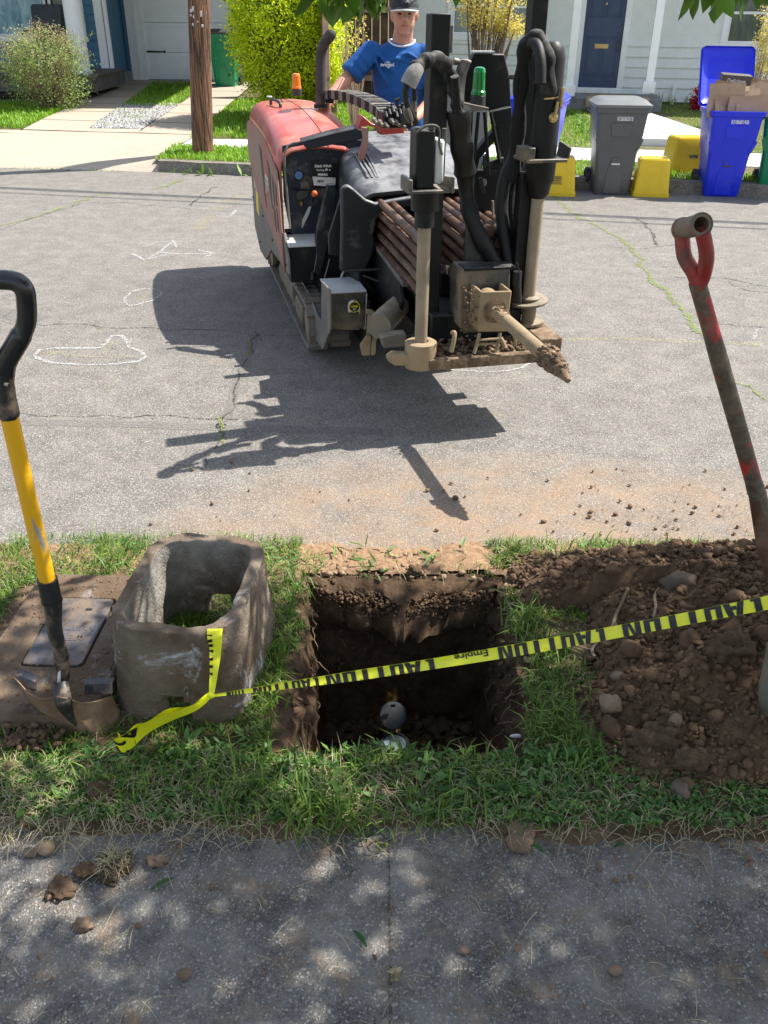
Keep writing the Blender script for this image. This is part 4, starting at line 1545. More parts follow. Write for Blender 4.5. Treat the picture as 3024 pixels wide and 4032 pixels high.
# fins
mb = MB()
PW(mb, [(1292, 728), (1322, 726), (1326, 760), (1312, 880), (1262, 1085), (1246, 1080), (1244, 930), (1272, 800)], 4.88, .05)
part(mb, 'guard_plate', 'rig_plastic', bevel=.004)
mb = MB()
PW(mb, [(1344, 768), (1370, 766), (1372, 930), (1368, 1005), (1296, 1004), (1294, 930)], 4.66, .03)
part(mb, 'guard_plate', 'rig_plastic', bevel=.004)
# beige clamp plates beside the toolbox
mb = MB()
PW(mb, [(1446, 1222), (1468, 1224), (1486, 1240), (1496, 1275), (1494, 1310), (1478, 1318), (1480, 1280), (1470, 1248), (1447, 1240)], 4.2, .03)
PW(mb, [(1450, 1247), (1470, 1245), (1470, 1275), (1462, 1330), (1446, 1330)], 4.15, .03)
PW(mb, [(1446, 1325), (1462, 1325), (1458, 1400), (1428, 1402), (1420, 1362)], 4.12, .03)
PW(mb, [(1478, 1310), (1495, 1312), (1482, 1345), (1480, 1392), (1470, 1400), (1460, 1398), (1463, 1350)], 4.12, .03)
part(mb, 'clamp_plates', 'mud_tan', bevel=.004)
# slanted foot cylinder
mb = MB()
mb.tube([W(1492, 1285, 3.85), W(1520, 1255, 3.95), W(1570, 1205, 4.1)], [.060, .060, .055], 20)
part(mb, 'foot_cylinder', 'rig_dirty_steel')
mb = MB()
PW(mb, [(1502, 1330), (1560, 1315), (1600, 1312), (1600, 1365), (1512, 1373)], 3.75, .06)
part(mb, 'foot_link', 'rig_dirty_steel', bevel=.006)
# ---- front base plate
zb = .34
mb = MB()
mb.b2((1.02, 3.46, .335), (1.60, 3.50, .385))
mb.b2((1.02, 3.50, .335), (1.62, 3.85, .355))
mb.b2((1.55, 3.50, .335), (1.66, 3.80, .43))
bp = part(mb, 'base_plate', 'mud_dark', bevel=.006)
# mud on the plate
r0 = np.random.default_rng(3)
n_ = 700
P = np.stack([r0.uniform(1.06, 1.60, n_) - U0, r0.uniform(3.47, 3.84, n_) - W0, r0.uniform(.345, .385, n_)], 1)
V, F, T = clods(P, r0.uniform(.004, .020, n_))
tag(npmesh('mud', V, F, MATS['mud_dark'], rig, tint=T), kind='stuff')
# left foot: anchor with tube
mb = MB()
c = W(1672, 1340, 3.47)
c.z = 0
uL, wL = c.x, 3.53
mb.lathe((uL, wL, .335), [(.001, 0), (.068, 0), (.070, .004), (.070, .112), (.060, .118), (.035, .118), (.035, .10)], 28)
part(mb, 'anchor_socket', 'mud_tan')
mb = MB()
PW(mb, [(1528, 1410), (1548, 1395), (1616, 1395), (1616, 1441), (1556, 1441), (1530, 1425)], 3.5, .05)
part(mb, 'foot_arm', 'mud_tan', bevel=.005)
mb = MB()
mb.tube([(uL, wL, .40), (uL, wL, .70), (uL, wL, .96)], [.0275, .028, .028], 22)
part(mb, 'anchor_tube', 'tan_tube')
mb = MB()
mb.lathe((uL, wL, .94), [(.03, 0), (.042, 0), (.042, .06), (.058, .065), (.060, .13), (.062, .14), (.062, .15), (.03, .15)], 20)
part(mb, 'anchor_collar', 'rig_black')
zf = 1.08
mb = MB()
mb.prism([(uL - .085, wL - .075, zf), (uL + .085, wL - .075, zf), (uL + .10, wL + .02, zf), (uL + .06, wL + .08, zf), (uL - .085, wL + .08, zf)], (0, 0, .012))
mb.b2((uL - .09, wL - .08, zf), (uL - .075, wL + .06, zf + .055))
mb.prism([(uL + .085, wL - .08, zf), (uL + .085, wL + .06, zf), (uL + .085, wL + .06, zf + .045), (uL + .085, wL - .08, zf + .062)], (.012, 0, 0))
part(mb, 'anchor_bracket', 'rig_grey_steel', bevel=.003)
mb = MB()
mb.b2((uL - .055, wL - .045, zf + .012), (uL + .022, wL + .06, 1.31))
part(mb, 'anchor_motor', 'rig_black', bevel=.008)
mb = MB()
mb.b2((uL + .024, wL - .045, zf + .03), (uL + .062, wL + .05, 1.275))
part(mb, 'anchor_pad', 'light_pad', bevel=.012)
mb = MB()
mb.tube(smooth_path([(uL - .058, wL - .05, 1.30), (uL - .02, wL - .05, 1.325), (uL + .03, wL - .05, 1.318), (uL + .036, wL - .05, 1.26), (uL + .05, wL - .05, 1.22)], 4), .005, 8)
mb.lathe((uL - .05, wL - .03, 1.30), [(.001, .02), (.014, .02), (.016, 0)], 10)
mb.lathe((uL + .01, wL - .03, 1.31), [(.001, .015), (.012, .015), (.014, 0)], 10)
mb.lathe((uL + .07, wL, 1.25), [(.001, .06), (.01, .06), (.01, 0)], 10)
part(mb, 'anchor_cap', 'rig_grey_steel')
# hose arch of the left anchor
mb = MB()
mb.tube(smooth_path([W(1640, 485, 3.52), W(1606, 420, 3.5), W(1596, 370, 3.5), W(1600, 335, 3.5), W(1610, 315, 3.5)], 5), .0135, 10)
mb.tube(smooth_path([W(1632, 470, 3.56), W(1632, 400, 3.54), W(1630, 345, 3.53)], 5), .010, 10)
part(mb, 'hose', 'hose')
mb = MB()
mb.tube([W(1618, 480, 3.5), W(1608, 455, 3.5), W(1600, 425, 3.5)], [.011, .016, .016], 10)
mb.tube([W(1632, 440, 3.54), W(1632, 380, 3.54)], .011, 8)
part(mb, 'hose_fitting', 'rig_grey_steel')
pp = smooth_path([W(1613, 322, 3.5), W(1628, 285, 3.5), W(1655, 252, 3.52), W(1690, 235, 3.55), W(1725, 235, 3.6), W(1755, 258, 3.65), W(1775, 300, 3.7), W(1785, 350, 3.72), W(1797, 400, 3.75), W(1806, 440, 3.78)], 5)
mb = MB()
mb.tube(pp, [.031 + .005 * math.sin(i * 1.1) + .003 * random.uniform(-1, 1) - (.007 if i > 25 else 0) for i in range(len(pp))], 14, sq=.85)
part(mb, 'hose_sleeve', 'hose_sleeve', subd=1)
mb = MB()
mb.tube([W(1606, 335, 3.49), W(1618, 310, 3.49), W(1632, 285, 3.49), W(1645, 268, 3.5)], [.036, .037, .035, .03], 14, sq=.85)
part(mb, 'sleeve_cuff', 'fabric_sleeve_light')
pp = smooth_path([W(1806, 430, 3.78), W(1812, 520, 3.8), W(1822, 600, 3.82), W(1832, 680, 3.85), W(1838, 780, 3.85), W(1862, 870, 3.8), W(1905, 960, 3.78), W(1965, 1060, 3.76)], 5)
mb = MB()
mb.tube(pp, [(.048 if i < 16 else .036) + .004 * math.sin(i * .9) for i in range(len(pp))], 14)
part(mb, 'hose_bundle', 'hose')
mb = MB()
mb.tube(smooth_path([W(1790, 300, 3.66), W(1800, 420, 3.70), W(1818, 452, 3.70)], 4), [.018] * 9, 10)
mb.tube([W(1890, 700, 3.7), W(1905, 760, 3.7)], .010, 8)
part(mb, 'hose', 'hose_sleeve')
# ---- masts
m1 = MB()
m1.b2((1.075, 3.78, .36), (1.155, 3.87, 1.70))
ms1 = part(m1, 'mast', 'rig_black', bevel=.005)
m1 = MB()
m1.b2((1.156, 3.80, 1.56), (1.172, 3.86, 1.66))
m1.lathe((1.172, 3.83, 1.62), [(.001, .006), (.008, .006), (.008, 0)], 10, (1, 0, 0))
part(m1, 'mast_lug', 'rig_side_grey', ms1, bevel=.003)
m1 = MB()
m1.b2((1.555, 3.93, .36), (1.625, 4.01, 1.86))
ms2 = part(m1, 'mast', 'rig_black', bevel=.005)
# ---- right anchor
c = W(2098, 1000, 3.72)
uR, wR = c.x, 3.72
mb = MB()
mb.tube([(uR, wR, .50), (uR, wR, .75), (uR, wR, 1.06)], [.029] * 3, 22)
part(mb, 'anchor_tube', 'tan_tube')
mb = MB()
mb.b2((uR - .075, wR + .02, .42), (uR - .02, wR + .09, 1.1))
part(mb, 'anchor_guide', 'rig_black', bevel=.003)
mb = MB()
mb.lathe((uR, wR, 1.0), [(.03, 0), (.046, .02), (.052, .06), (.062, .075), (.065, .16), (.066, .17), (.03, .17)], 22)
part(mb, 'anchor_collar', 'rig_black')
mb = MB()
zf = 1.155
mb.prism([(uR - .10, wR - .08, zf), (uR + .085, wR - .08, zf), (uR + .10, wR + .08, zf), (uR - .10, wR + .08, zf)], (0, 0, .014))
mb.prism([(uR + .09, wR - .06, zf + .012), (uR + .09, wR + .06, zf + .012), (uR + .10, wR + .06, zf + .07), (uR + .10, wR - .06, zf + .055)], (.01, 0, 0))
mb.b2((uR - .11, wR - .07, zf + .01), (uR - .06, wR + .03, zf + .06))
part(mb, 'anchor_bracket', 'rig_grey_steel', bevel=.003)
mb = MB()
mb.lathe((uR, wR, zf + .01), [(.001, 0), (.058, 0), (.060, .02), (.058, .38), (.050, .42), (.03, .44), (.001, .445)], 24)
part(mb, 'anchor_motor', 'rig_black')
mb = MB()
mb.lathe((uR + .005, wR - .062, 1.33), [(.001, .012), (.012, .014), (.02, .01), (.02, 0)], 18, (0, -1, 0))
mb.tube([(uR + .01, wR - .07, 1.33), (uR + .018, wR - .07, 1.39)], .007, 8)
mb.tube([(uR - .04, wR - .06, 1.40), (uR, wR - .066, 1.402), (uR + .04, wR - .06, 1.41)], .004, 6)
mb.tube([(uR + .035, wR - .065, 1.44), (uR + .035, wR - .065, 1.37)], .009, 8)
part(mb, 'port_fitting', 'brass')
pp = smooth_path([W(2158, 385, 3.60), W(2160, 300, 3.6), W(2152, 220, 3.62), W(2130, 165, 3.65), W(2100, 150, 3.68), W(2072, 185, 3.72), W(2058, 260, 3.76), W(2050, 360, 3.78), W(2042, 480, 3.8), W(2030, 600, 3.82), W(2016, 720, 3.82)], 5)
mb = MB()
mb.tube(pp, [.032 + .006 * math.sin(i * .8) + .003 * random.uniform(-1, 1) for i in range(len(pp))], 14, sq=.9)
part(mb, 'hose_sleeve', 'hose_sleeve', subd=1)
pp = smooth_path([W(2128, 330, 3.56), W(2128, 240, 3.58), W(2115, 180, 3.62), W(2090, 170, 3.66)], 5)
mb = MB()
mb.tube(pp, .022, 12)
part(mb, 'hose', 'hose')
pp = smooth_path([W(2045, 480, 3.82), W(2030, 600, 3.85), W(1990, 700, 3.85), W(1975, 800, 3.84), W(1982, 900, 3.82), W(2005, 1050, 3.78)], 5)
mb = MB()
mb.tube(pp, .030, 12)
part(mb, 'hose', 'hose')
mb = MB()
mb.tube([p + Vector((.05, .02, 0)) for p in pp[6:]], .022, 12)
part(mb, 'hose', 'hose_sleeve')
# auger flight
mb = MB()
for (z0, rr) in ((.555, .083), (.46, .072)):
    rings = []
    for k in range(29):
        t = 2 * math.pi * k / 28
        zz = z0 - .035 + .05 * k / 28
        for_r = [(.028, zz), (rr, zz - .004), (rr, zz + .006), (.028, zz + .010)]
        rings.append([(uR + .005 + r_ * math.cos(t + 2.4), wR - .005 + r_ * math.sin(t + 2.4), z) for r_, z in for_r])
    mb.loft(rings)
mb.lathe((uR + .005, wR - .005, .36), [(.001, 0), (.032, 0), (.034, .18), (.045, .2), (.03, .21)], 20)
part(mb, 'auger_flight', 'rig_dirty_steel')
mb = MB().lathe((uR + .04, wR - .02, .40), [(.03, 0), (.04, 0), (.04, .05), (.03, .05)], 18)
part(mb, 'auger_socket', 'mud_tan')
# ---- head plate, vise and the drill rod
mb = MB()
a = [W(1822, 1060, 3.64), W(2012, 1056, 3.64), W(2008, 1180, 3.64), W(1990, 1310, 3.64), W(1832, 1314, 3.64), W(1808, 1290, 3.64), W(1808, 1110, 3.64)]
mb.prism(a, (0, .16, 0))
hp = part(mb, 'wrench_housing', 'rig_grey_steel', bevel=.012, seg=3)
mb = MB()
mb.box(W(1915, 1053, 3.68) + Vector((0, 0, .006)), (.235, .10, .012))
part(mb, 'housing_lid', 'rig_black', hp, bevel=.003)
fz = 3.50
A_, B_, C_, D_ = W(1893, 1150, fz), W(2016, 1146, fz), W(1996, 1306, fz), W(1883, 1308, fz)
mb = MB()
mb.prism([A_, B_, C_, D_], (0, .012, 0))
vi = part(mb, 'vise_plate', 'mud_tan', bevel=.004)
mb = MB()
for (p, q) in ((A_, D_), (B_, C_)):
    mb.prism([p + Vector((0, .013, 0)), q + Vector((0, .013, 0)), q + Vector((0, .135, 0)), p + Vector((0, .135, 0))], (.010 if p is A_ else -.010, 0, 0))
mb.lathe(((A_.x + B_.x) / 2, fz + .075, A_.z - .07), [(.001, -.05), (.052, -.05), (.052, .05), (.001, .05)], 24, (0, 1, 0))
part(mb, 'vise_box', 'mud_tan', vi, bevel=.002)
cu_, cz_ = (A_.x + C_.x) / 2 + .002, (A_.z + C_.z) / 2 + .005
mb = MB().lathe((cu_, fz, cz_), [(.034, -.001), (.034, .004), (.052, .004), (.052, -.001)], 28, (0, -1, 0))
part(mb, 'collar_ring', 'mud_dark', vi)
mb = MB()
mb.tube([(cu_, fz + .12, cz_), (cu_ + .001, fz - .02, cz_), (cu_ + .002, fz - .05, cz_ - .001), (cu_ + .004, fz - .06, cz_ - .002), (cu_ + .015, 3.05, cz_ - .012), (cu_ + .018, 2.93, cz_ - .016)], [.024, .024, .024, .0285, .0285, .027], 22)
dr = part(mb, 'drill_rod', 'mud_tan')
mb = MB()
e = Vector((cu_ + .018, 2.93, cz_ - .016))
mb.tube([e + Vector((0, .02, 0)), e + Vector((.004, -.03, -.004)), e + Vector((.01, -.08, -.014)), e + Vector((.016, -.13, -.026)), e + Vector((.018, -.155, -.034))], [.030, .033, .026, .017, .010], 16)
part(mb, 'drill_bit', 'mud_dark', dr)
n_ = 420
t = r0.uniform(0, .9, n_)
ph = r0.uniform(0, 2 * np.pi, n_)
rr = (.038 - .024 * t) + r0.uniform(-.004, .008, n_)
P = np.stack([e.x + .016 * t + rr * np.cos(ph) - U0, e.y + .03 - .15 * t - W0, e.z - .02 * t + rr * np.sin(ph) + .004], 1)
V, F, T = clods(P, r0.uniform(.004, .015, n_))
tag(npmesh('mud', V, F, MATS['mud_dark'], dr, tint=T), kind='stuff')
n_ = 70
P = np.stack([cu_ + r0.normal(size=n_) * .012 - U0, fz - r0.uniform(.03, .14, n_) - W0, cz_ + .024 + r0.normal(size=n_) * .005], 1)
V, F, T = clods(P, r0.uniform(.003, .008, n_))
tag(npmesh('mud', V, F, MATS['mud_dark'], dr, tint=T), kind='stuff')
n_ = 110
P = np.stack([r0.uniform(A_.x - .05, A_.x + .02, n_) - U0, fz + r0.uniform(.0, .12, n_) - W0, r0.uniform(C_.z - .03, A_.z, n_)], 1)
V, F, T = clods(P, r0.uniform(.003, .009, n_))
tag(npmesh('mud', V, F, MATS['mud_dark'], vi, tint=T), kind='stuff')
# rods, hooks and chain under the vise
for nm_, pts, r_ in (('hook', smooth_path([W(1780, 1310, 3.5), W(1790, 1312, 3.48), W(1786, 1345, 3.47), W(1776, 1385, 3.47)], 4), .010),
                     ('hook', smooth_path([W(2025, 1320, 3.55), W(2030, 1335, 3.53), W(2026, 1360, 3.53)], 4), .010),
                     ('hook', [W(1970, 1330, 3.48), W(1982, 1350, 3.47), W(1990, 1372, 3.46)], .010)):
    part(MB().tube(pts, r_, 10), nm_, 'mud_tan')
mb = MB()
mb.tube([W(1888, 1312, 3.5), W(1880, 1350, 3.49), W(1866, 1392, 3.48)], .008, 8)
mb.tube([W(1970, 1310, 3.5), W(1960, 1350, 3.49), W(1952, 1385, 3.48)], .008, 8)
mb.tube([W(1884, 1338, 3.488), W(1964, 1334, 3.488)], .006, 8)
mb.tube([W(1880, 1356, 3.488), W(1960, 1352, 3.488)], .006, 8)
part(mb, 'linkage', 'mud_tan')
# wires by the right edge of the housing
mb = MB()
for k in range(5):
    mb.tube(smooth_path([W(2014, 1050 + k * 4, 3.62), W(2035, 1045 - k * 3, 3.6), W(2045, 1070 + 5 * k, 3.6), W(2038, 1100 + 8 * k, 3.6)], 4), .0025, 6)
mb.lathe(W(2036, 1095, 3.62), [(.001, .03), (.02, .03), (.02, -.03), (.001, -.03)], 12)
mb.tube([W(2036, 1100, 3.62), W(2040, 1190, 3.62)], .017, 12)
part(mb, 'wiring', 'hose')
# ---- tower plates behind
mb = MB()
PW(mb, [(1868, 212), (1987, 212), (2008, 300), (2014, 420), (1985, 440), (1820, 428), (1818, 330), (1836, 268)], 4.25, .05)
tw_ = part(mb, 'tower_plate', 'rig_black', bevel=.006)
mb = MB()
mb.box(W(1906, 208, 4.25) + Vector((0, .02, .004)), (.10, .06, .006))
part(mb, 'tower_cap', 'light_pad', tw_)
mb = MB()
PW(mb, [(1815, 402), (1850, 408), (1925, 424), (1925, 432), (1855, 440), (1815, 425)], 4.0, .12)
part(mb, 'beacon_bracket', 'rig_side_grey', bevel=.003)
mb = MB()
PW(mb, [(1935, 440), (2015, 420), (2030, 700), (1985, 700), (1975, 600), (1955, 560), (1958, 500)], 4.2, .05)
PW(mb, [(1955, 500), (1972, 530), (1890, 625), (1880, 672), (1860, 680), (1862, 610)], 4.2, .05)
PW(mb, [(1868, 672), (2050, 670), (2052, 900), (1870, 905)], 4.2, .05)
PW(mb, [(1788, 435), (1835, 430), (1868, 610), (1872, 760), (1820, 760), (1800, 560)], 4.22, .05)
PW(mb, [(1925, 640), (1985, 618), (1985, 672), (1905, 672)], 4.15, .03)
tf = part(mb, 'tower_frame', 'rig_black', bevel=.004)
mb = MB().lathe(W(1902, 719, 4.2), [(.001, .012), (.009, .012), (.018, .006), (.020, 0)], 16, (0, -1, 0))
part(mb, 'bolt', 'rig_side_grey', tf)
part(MB().lathe(W(2033, 718, 4.2), [(.001, .002), (.008, .002), (.008, 0)], 12, (0, -1, 0)), 'bolt', 'rig_side_grey', tf)
mb = MB()
for pts in ([(1884, 440, 4.15), (1868, 620, 4.15)], [(1908, 440, 4.15), (1925, 690, 4.15)], [(1932, 440, 4.15), (1968, 640, 4.15)], [(1856, 440, 4.15), (1848, 620, 4.15)]):
    part(MB().tube([W(*p) for p in pts], .009, 8), 'stay_rod', 'rig_black')
mb = MB()
mb.tube([W(1786, 241, 4.2), W(1800, 243, 4.2), W(1810, 243, 4.2), W(1835, 243, 4.2), W(1850, 250, 4.2)], [.014, .015, .008, .013, .013], 12)
part(mb, 'connector', 'rig_grey_steel')
part(MB().tube([W(2008, 302, 4.15), W(2042, 302, 4.0)], .012, 10), 'connector', 'rig_grey_steel')
mb = MB()
mb.tube(smooth_path([W(1830, 250, 4.2), W(1815, 290, 4.18), W(1808, 350, 4.15), W(1806, 400, 4.1), W(1812, 460, 4.0)], 4), [.026] * 17, 10)
part(mb, 'hose_bundle', 'hose_sleeve')
mb = MB()
PW(mb, [(1985, 860), (2045, 855), (2048, 900), (1985, 900)], 4.1, .02)
mb.tube([W(1940, 790, 4.1), W(1943, 880, 4.1)], .006, 6)
part(mb, 'tower_bracket', 'rig_side_grey', tf)
# carriage block behind the tower
mb = MB()
mb.b2((1.22, 4.0, .50), (1.55, 4.15, .62))
part(mb, 'carriage', 'rig_black', bevel=.01)

# ---- tape measure clipped to the toolbox
c = W(1393, 1208, 4.33)
cw = Vector((ca * c.x - sa * c.y, sa * c.x + ca * c.y, c.z))
tm = thing('tape_measure', 'chrome and yellow tape measure stuck on the front of the grey toolbox', 'tape measure', cw, rz=AN)
mat('tape_chrome', (.62, .64, .66), .25, metal=.8, var=.1)
mat('tape_yellow', (.85, .68, .02), .35, var=.05, coat=.3)
mb = MB()
pts = [(.030 * math.cos(t), .0, .030 * math.sin(t)) for t in [math.pi * 2 * k / 24 for k in range(24)]]
sh_ = [(-.034, 0, -.032), (-.034, 0, .004), (-.028, 0, .022), (-.014, 0, .032), (.004, 0, .034), (.020, 0, .026), (.031, 0, .008), (.033, 0, -.012), (.030, 0, -.032)]
mb.prism(sh_, (0, .032, 0))
o = build(mb, 'case', 'tape_chrome', tm, bevel=.005, seg=3)
mb = MB().lathe((.003, -.001, .0), [(.001, .003), (.0285, .003), (.0285, 0)], 32, (0, -1, 0))
build(mb, 'yellow_ring', 'tape_yellow', tm)
mb = MB().lathe((.003, -.004, .0), [(.001, .001), (.025, .001), (.025, 0)], 32, (0, -1, 0))
di = build(mb, 'dial', 'ink_black', tm)
mb = MB()
mb.prism([(.012, .002, .031), (.022, .002, .026), (.033, .002, .008), (.0345, .002, -.012), (.032, .002, -.03), (.028, .002, -.02)], (0, .026, 0))
build(mb, 'yellow_bumper', 'tape_yellow', tm, bevel=.002)
mb = MB()
mb.text('STANLEY', Matrix.Translation((.003, -.0055, .007)) @ FR, .0095, .0002)
mb.b2((-.015, -.0056, -.0015), (.021, -.0052, .0030))
build(mb, 'lettering', 'tape_yellow', di, smooth=0)
mb = MB()
mb.text("25'", Matrix.Translation((.003, -.0055, -.012)) @ FR, .014, .0005)
build(mb, 'number', 'ink_white', di, smooth=0)
mb = MB()
mb.b2((.030, .004, -.042), (.034, .022, -.012))
build(mb, 'hook', 'tape_chrome', tm)
# ================================================================== houses, fence, pole, plants across the street
mat('siding_blue', (.06, .18, .30), .6, var=.10, bs=8, bstr=.03)
mat('siding_grey', (.74, .77, .75), .6, var=.05, bs=8, bstr=.03)
mat('white_paint', (.86, .87, .88), .5, var=.04)
mat('garage_white', (.84, .87, .92), .5, var=.04)
mat('foundation', (.22, .24, .25), .85, var=.2, dirt=(.12, .12, .10), da=.3)
mat('deck_wood', (.10, .09, .085), .8, var=.35, dirt=(.2, .18, .16), da=.4, ds=9)
mat('door_navy', (.03, .06, .13), .35, var=.12)
mat('roofing', (.08, .075, .07), .9, var=.3)
mat('chair_grey', (.06, .07, .085), .8, var=.15)
mat('blind', (.30, .35, .36), .6, var=.1)


def glass_mat(name, a, b, sc=3.0, streak=True):
    m, nt, p, out = new_mat(name)
    co = N(nt, 'ShaderNodeTexCoord').outputs['Object']
    mp = N(nt, 'ShaderNodeMapping')
    mp.inputs['Scale'].default_value = (sc, 1, sc * .35)
    nt.links.new(co, mp.inputs[0])
    n1 = noise_f(nt, mp.outputs[0], 1.6, 5, .6, .8)
    nt.links.new(mix(nt, ramp(nt, n1, .35, .65), a, b), p.inputs['Base Color'])
    p.inputs['Roughness'].default_value = .08
    p.inputs['Coat Weight'].default_value = .6
    return m


glass_mat('curtain_glass', (.07, .25, .38), (.35, .60, .72), 5.0)
glass_mat('dark_glass', (.03, .05, .05), (.10, .14, .12), 6.0)


def siding(mb, x0, x1, z0, z1, y, pitch=.2, out=.014, axis='x'):
    """lap boards: each board tilts out at its lower edge"""
    z = z0
    while z < z1 - .01:
        zt = min(z + pitch, z1)
        if axis == 'x':
            mb.prism([(x0, y, z), (x0, y - out, z), (x0, y - .002, zt), (x0, y, zt)], (x1 - x0, 0, 0))
        else:
            mb.prism([(y, x0, z), (y + out, x0, z), (y + .002, x0, zt), (y, x0, zt)], (0, x1 - x0, 0))
        z = zt


def frame(mb, x0, x1, z0, z1, y, w, d=.03):
    mb.b2((x0 - w, y - d, z0 - w), (x1 + w, y, z0))
    mb.b2((x0 - w, y - d, z1), (x1 + w, y, z1 + w))
    mb.b2((x0 - w, y - d, z0), (x0, y, z1))
    mb.b2((x1, y - d, z0), (x1 + w, y, z1))


def wall_with_holes(mb, x0, x1, z0, z1, y, th, holes, pitch=.2):
    """siding split around rectangular openings"""
    xs = sorted({x0, x1, *[h[0] for h in holes], *[h[1] for h in holes]})
    zs = sorted({z0, z1, *[h[2] for h in holes], *[h[3] for h in holes]})
    for a, b in zip(xs[:-1], xs[1:]):
        solid = [(z0, z1)]
        for h in holes:
            if h[0] <= a + 1e-6 and b <= h[1] + 1e-6:
                solid = [s for q in solid for s in ((q[0], min(q[1], h[2])), (max(q[0], h[3]), q[1])) if s[1] - s[0] > 1e-4]
        for s in solid:
            # boards keep the same courses everywhere
            k0 = math.floor((s[0] - z0) / pitch)
            z = s[0]
            while z < s[1] - 1e-4:
                zt = min(z0 + (math.floor((z - z0) / pitch + 1e-6) + 1) * pitch, s[1])
                f0 = ((z - z0) / pitch) % 1 if z > z0 else 0
                o0 = .030 * (1 - f0) + .002
                mb.prism([(a, y + th, z), (a, y - o0, z), (a, y - .002, zt), (a, y + th, zt)], (b - a, 0, 0))
                z = zt


# ---------------------------------------------------------------- grey house (right)
HR0 = GS(2807, 420)
AR = math.atan(-.19)
hr = thing('grey_house', 'pale grey house with lap siding, white trim and a navy front door', 'house', HR0, rz=AR)
cr, sr = math.cos(AR), math.sin(AR)


def FRp(px, py, off=0.0):
    """point of the grey house's front plane seen at a pixel, in house coordinates"""
    r = ray(px, py)
    nx, ny = -sr, cr
    t = ((HR0.x) * nx + (HR0.y) * ny + off) / (r[0] * nx + r[1] * ny)
    x, y, z = r[0] * t - HR0.x, r[1] * t - HR0.y, CAMH + r[2] * t - HR0.z
    return (x * cr + y * sr, off, z)


dl, dr_ = FRp(2293, 170)[0], FRp(2449, 172)[0]
dz0 = FRp(2350, 345)[2]
dz1 = dz0 + 2.03
wl = (FRp(1782, 80)[0], FRp(2088, 80)[0], FRp(2040, 137)[2], FRp(2040, 137)[2] + 1.15)
wr = (FRp(2866, 120)[0], FRp(3008, 120)[0], FRp(2930, 170)[2], FRp(2930, 170)[2] + 1.15)
holes = [(dl, dr_, dz0, dz1), wl, wr]
X0, X1 = FRp(1552, 100)[0], FRp(2993, 200)[0] + 3.5
Z1 = 2.75
mb = MB()
wall_with_holes(mb, X0, X1, .12, Z1, 0, .12, holes, .165)
# side and back walls
mb.b2((X0, .12, .12), (X0 + .12, 9, Z1))
mb.b2((X1 - .12, .12, .12), (X1, 9, Z1))
mb.b2((X0, 8.88, .12), (X1, 9, Z1))
build(mb, 'wall', 'siding_grey', hr, smooth=0)
mb = MB()
mb.b2((X0 + .02, .01, -.3), (X1 - .02, 8.9, .12))
build(mb, 'foundation', 'foundation', hr, smooth=0)
mb = MB()
mb.b2((X0 - .01, -.03, .12), (X0 + .11, .0, Z1))
mb.b2((X0 - .012, -.028, .06), (X1, -.018, .12))
build(mb, 'corner_board', 'white_paint', hr)
mb = MB()
ov = .75
mb.prism([(X0 - .4, -ov, Z1), (X0 - .4, 4.5, Z1 + 1.9), (X0 - .4, 9.6, Z1), (X0 - .4, 9.6, Z1 - .14), (X0 - .4, -ov, Z1 - .14)], (X1 - X0 + .8, 0, 0))
build(mb, 'roof', 'roofing', hr)
# door
d = thing('x', 'x', 'x')
bpy.data.objects.remove(d)
mb = MB()
mb.b2((dl, .02, dz0), (dr_, .07, dz1))
w_ = dr_ - dl
door = build(mb, 'door', 'door_navy', hr, bevel=.003)
mb = MB()
for (a, b) in ((.13, .46), (.54, .87)):
    for (c, d_) in ((.10, .40), (.56, .95)):
        frame(mb, dl + w_ * a, dl + w_ * b, dz0 + 2.03 * c, dz0 + 2.03 * d_, .02, .012, .012)
        mb.b2((dl + w_ * a + .03, .008, dz0 + 2.03 * c + .03), (dl + w_ * b - .03, .019, dz0 + 2.03 * d_ - .03))
build(mb, 'door_panels', 'door_navy', door, bevel=.003)
a, b = FRp(2340, 191), FRp(2397, 173)
mb = MB()
mb.b2((a[0], .005, a[2]), (b[0], .019, b[2]))
build(mb, 'mail_slot', 'brass', door, bevel=.003)
a = FRp(2441, 165)
mb = MB()
mb.tube([(a[0], .02, a[2] + .16), (a[0], -.03, a[2] + .14), (a[0], -.035, a[2] - .02), (a[0], -.03, a[2] - .14), (a[0], .02, a[2] - .16)], .010, 8)
mb.lathe((a[0] + .01, .02, a[2] + .24), [(.001, .02), (.022, .02), (.026, 0)], 14, (0, -1, 0))
build(mb, 'handle', 'rig_grey_steel', door)
a = FRp(2390, 15)
mb = MB().lathe((a[0], .018, a[2]), [(.001, .01), (.02, .01), (.025, 0)], 12, (0, -1, 0))
build(mb, 'knocker', 'brass', door)
mb = MB()
frame(mb, dl, dr_, dz0, dz1, .0, .10, .035)
build(mb, 'door_frame', 'white_paint', hr, bevel=.003)
